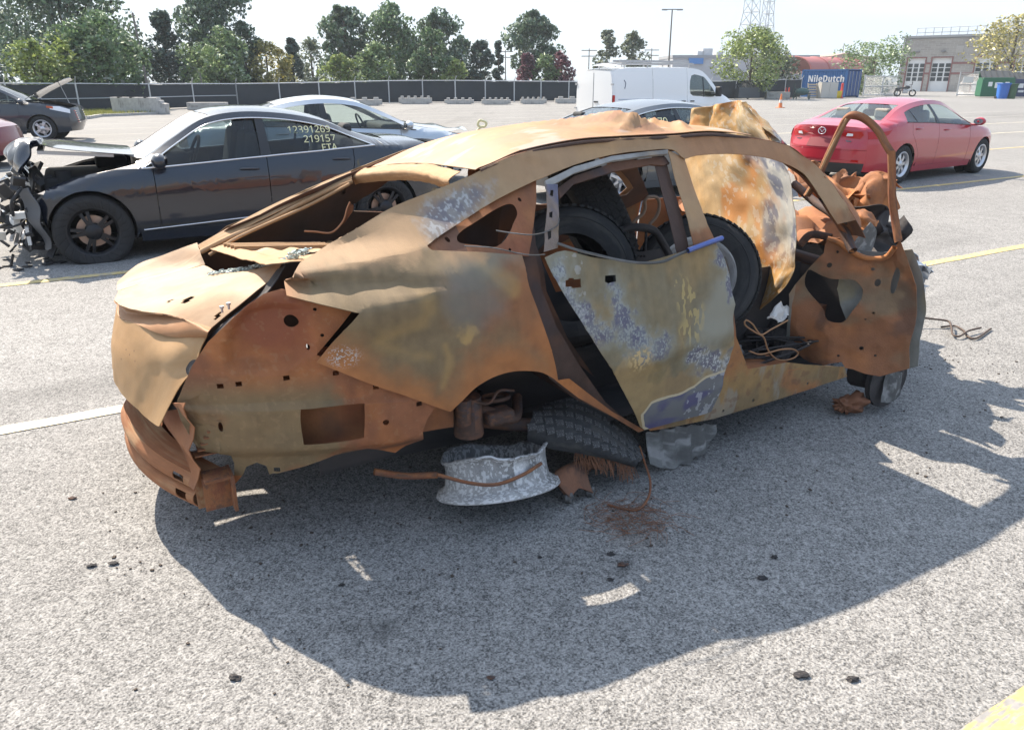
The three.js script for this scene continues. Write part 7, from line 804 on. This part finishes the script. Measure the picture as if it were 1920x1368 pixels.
{ // torn winter tyre section leaning in the arch
  const t = thing('torn_tyre_tread', 'torn piece of snow tyre tread with fraying cords, leaning in the rear arch', 'tyre');
  const G0 = [[[.447,.318,.62],[.585,.316,.64],[.702,.255,.68],[.788,.155,.74],[.837,.054,.8]], [[.315,.341,.72],[.447,.328,.75],[.566,.273,.79],[.675,.179,.83],[.762,.091,.87]], [[.249,.324,.77],[.349,.293,.82],[.458,.245,.86],[.571,.186,.9],[.693,.119,.92]], [[.256,.267,.76],[.342,.229,.81],[.456,.198,.85],[.563,.164,.89],[.685,.106,.91]]].map(r => r.map(q => wl(q).toArray()));
  obj('carcass', patch(G0, 7, { th: .014 }), rubber, t);
  const cubic = (r, u) => { const x = clamp(u, 0, .9999) * (r.length - 1), i = Math.floor(x), c = k => r[clamp(k, 0, r.length - 1)]; return [0, 1, 2].map(q => crv(c(i - 1)[q], c(i)[q], c(i + 1)[q], c(i + 2)[q], x - i)); }, at3 = (u, v) => cubic(G0.map(r => cubic(r, u)), v);
  const bl = oxide(281, [.038, .039, .042], [.05, .05, .052], [.09, .09, .09], 256, 2, 2, { rough: .9, f: (c, x, y) => fbm(x * 9, y * 9, 3) > .62 ? mix3(c, [.3, .3, .3], .5) : c }), bg = box(.034, .018, .030, 0, 0, 0, .003);
  for (let i = 0; i < 12; i++) for (let k = 0; k < 5; k++) { const u = (i + .5 + (k % 2) * .5) / 12.6, v = (k + .5) / 5 * .72 + .02, p = V3(...at3(u, v)), du = V3(...at3(u + .02, v)).sub(V3(...at3(u - .02, v))).normalize(), dv = V3(...at3(u, v + .02)).sub(V3(...at3(u, v - .02))).normalize(), n = dv.clone().cross(du).normalize(); if (n.y < 0) n.negate(); du.applyAxisAngle(n, (k - 2) * .2); const b = obj('tread_block', bg, bl, t); b.position.copy(p).addScaledVector(n, .010); b.quaternion.setFromRotationMatrix(new THREE.Matrix4().makeBasis(du, n, du.clone().cross(n))); }
  const r = rng(8), fr = []; for (let k = 0; k < 110; k++) { const u = .45 + .55 * r(), q = at3(u, .99), e = (r() - .5) * .03; fr.push(tube([q, [q[0] + e, q[1] - .02, q[2] + .01], [q[0] + e * 2 + r() * .02, q[1] - .04 - r() * .04, q[2] + .02 + r() * .02]], .0012, 3, 4)); } obj('frayed_cords', fr, M(.24, .11, .06, .9), t).userData.kind = 'stuff';
}
{ // rusty hub carrier
  const t = thing('rusty_hub_carrier', 'rust-brown forged hub carrier lying beside the alloy wheel', 'car part');
  const L = q => wl(q).toArray(), k = [[.369,0,.918],[.474,0,.97],[.544,0,.791]], tp = [[.545,.098,.8],[.496,.081,.8],[.58,.059,.8]];
  const rows = [[tp[1], tp[0], tp[2]], [[k[0][0] - .02, .09, .83], [(k[0][0] + k[1][0]) / 2, .11, .84], [k[1][0], .09, .84]], [[k[0][0], .02, k[0][2] - .03], [(k[0][0] + k[1][0]) / 2, .05, .87], [k[1][0], .02, k[1][2] - .07]]];
  const w2 = rows.map(r => r.map(L)); obj('casting', patch(w2, 6, { th: .03 }), oxide(291, K.brown, [.2, .09, .05], K.dark), t);
  for (const p of [k[0], k[1]]) obj('boss', rough(new THREE.IcosahedronGeometry(.024, 4), 1.2, 2.1).translate(...L([p[0], .03, p[2] - .03 - (p === k[1] ? .05 : 0)])), mAshy, t);
}
const gw = (pts, y = .006) => pts.map(p => [p[0], (p[1] || 0) + y, p[2]]);
tag(obj('rusty_cable', tube(gw([[.39,0,-2.731],[.44,0,-2.702],[.502,0,-2.69],[.552,0,-2.744],[.575,0,-2.83],[.564,0,-2.944],[.555,0,-3.017]]).map((p, i) => [p[0], p[1] + [0, 0, 0, .02, .05, .09, .12][i], p[2]]), .005, 6, 50), mInner), 'rusty cable looping on the ground below the torn tyre', 'cable');
{ const r = rng(15), gs = [], c = [[.463,0,-2.642]][0]; for (let k = 0; k < 130; k++) { const a = r() * 6.28, d = Math.sqrt(r()) * .13, x = c[0] + Math.cos(a) * d * 1.3, z = c[2] + Math.sin(a) * d, b = r() * 6.28, L = .02 + r() * .05; gs.push(tube([[x, .003, z], [x + Math.cos(b) * L, .006 + r() * .012, z + Math.sin(b) * L], [x + Math.cos(b + .6) * L * 2, .003, z + Math.sin(b + .6) * L * 2]], .0009, 3, 5)); } tag(obj('tyre_cord_litter', gs, M(.22, .10, .055, .9)), 'patch of loose brown tyre cord on the asphalt', 'debris', null, 'stuff'); }
tag(obj('bent_steel_rod', [tube(gw([[2.812,0,-5.153],[2.929,0,-5.141],[3.031,0,-5.116],[3.008,0,-5.031],[2.955,0,-4.892],[2.971,0,-4.869],[3.09,0,-4.961],[3.213,0,-5.031]], .02).map((p, i) => [p[0], p[1] + [.05, .04, .03, .02, 0, 0, .01, .01][i], p[2]]), .007, 6, 60)], M(.075, .05, .038, .7)), 'bent rusty rod lying on the asphalt beyond the open door', 'rod');
tag(obj('hooked_steel_rod', [tube(gw([[2.984,0,-5.104],[3.09,0,-5.129],[3.096,0,-5.031],[3.051,0,-4.892],[3.062,0,-4.847],[3.307,0,-5.067]], .012), .007, 6, 50)], M(.075, .05, .038, .7)), 'thin hooked rod at the end of the bent rusty rod', 'rod');
{ const r = rng(21), c = [[3.679,0,-6.887]][0], gs = []; for (let k = 0; k < 14; k++) gs.push(patch([[[0, 0, 0], [.05, r() * .05, .02], [.1, r() * .06, 0]], [[r() * .03, .05, .03], [.05, .06 + r() * .03, .06], [.11, .04, .05]], [[0, .1, r() * .05], [.06, .1, .05], [.1, .11, .02]]], 3).rotateY(r() * 6).rotateX(r() * 2).translate((r() - .5) * .12, .1 + r() * .2, (r() - .5) * .12)); const o = obj('crumpled_alloy_scrap', gs, M(.55, .56, .57, .35, .6)); o.position.set(...wl([3.05, .28, .52]).toArray()); tag(o, 'crumpled silver metal scrap poking out beyond the open front door', 'scrap'); }
{ const r = rng(33), spots = [[-1.815,0,-2.786],[-1.425,0,-2.331],[-1.493,0,-2.315],[.1,0,-2.367],[.95,0,-2.367],[.395,0,-2.321],[.341,0,-2.234],[.359,0,-2.387],[.983,0,-1.763],[.839,0,-1.778],[-.062,0,-1.769],[-.801,0,-1.769],[-.583,0,-2.204],[.868,0,-2.243]]; spots.forEach((p, k) => { const g = new THREE.IcosahedronGeometry(1, 1), q = g.attributes.position, s = .005 + r() * .008; for (let i = 0; i < q.count; i++) { const a = .6 + .8 * hash2(Math.round(q.getX(i) * 50) + k, Math.round(q.getY(i) * 50 + q.getZ(i) * 91)); q.setXYZ(i, q.getX(i) * a * s * 1.6, q.getY(i) * a * s * .5, q.getZ(i) * a * s); } g.computeVertexNormals(); const o = obj('burnt_flake', g, k % 5 ? mChar : mDarkIn); o.position.set(p[0], .005, p[2]); tag(o, 'small charred flake lying on the bare asphalt', 'debris', 'charred flakes around the wreck'); }); }
{ const r = rng(35), gs = []; for (let k = 0; k < 900; k++) { const X = -1.3 + r() * 5, Z = -.4 + r() * 1.9 * (r() < .5 ? 1 : .6), p = wl([X, .002, Z]), s = .002 + r() * r() * .006; gs.push(box(s * 2, s * .6, s * 1.4).rotateY(r() * 6).translate(p.x, .003, p.z)); } tag(obj('ash_specks', gs, M(.06, .045, .035, .9)), 'scatter of tiny rust and ash specks round the wreck', 'debris', null, 'stuff'); }

renderer.render(scene, camera);
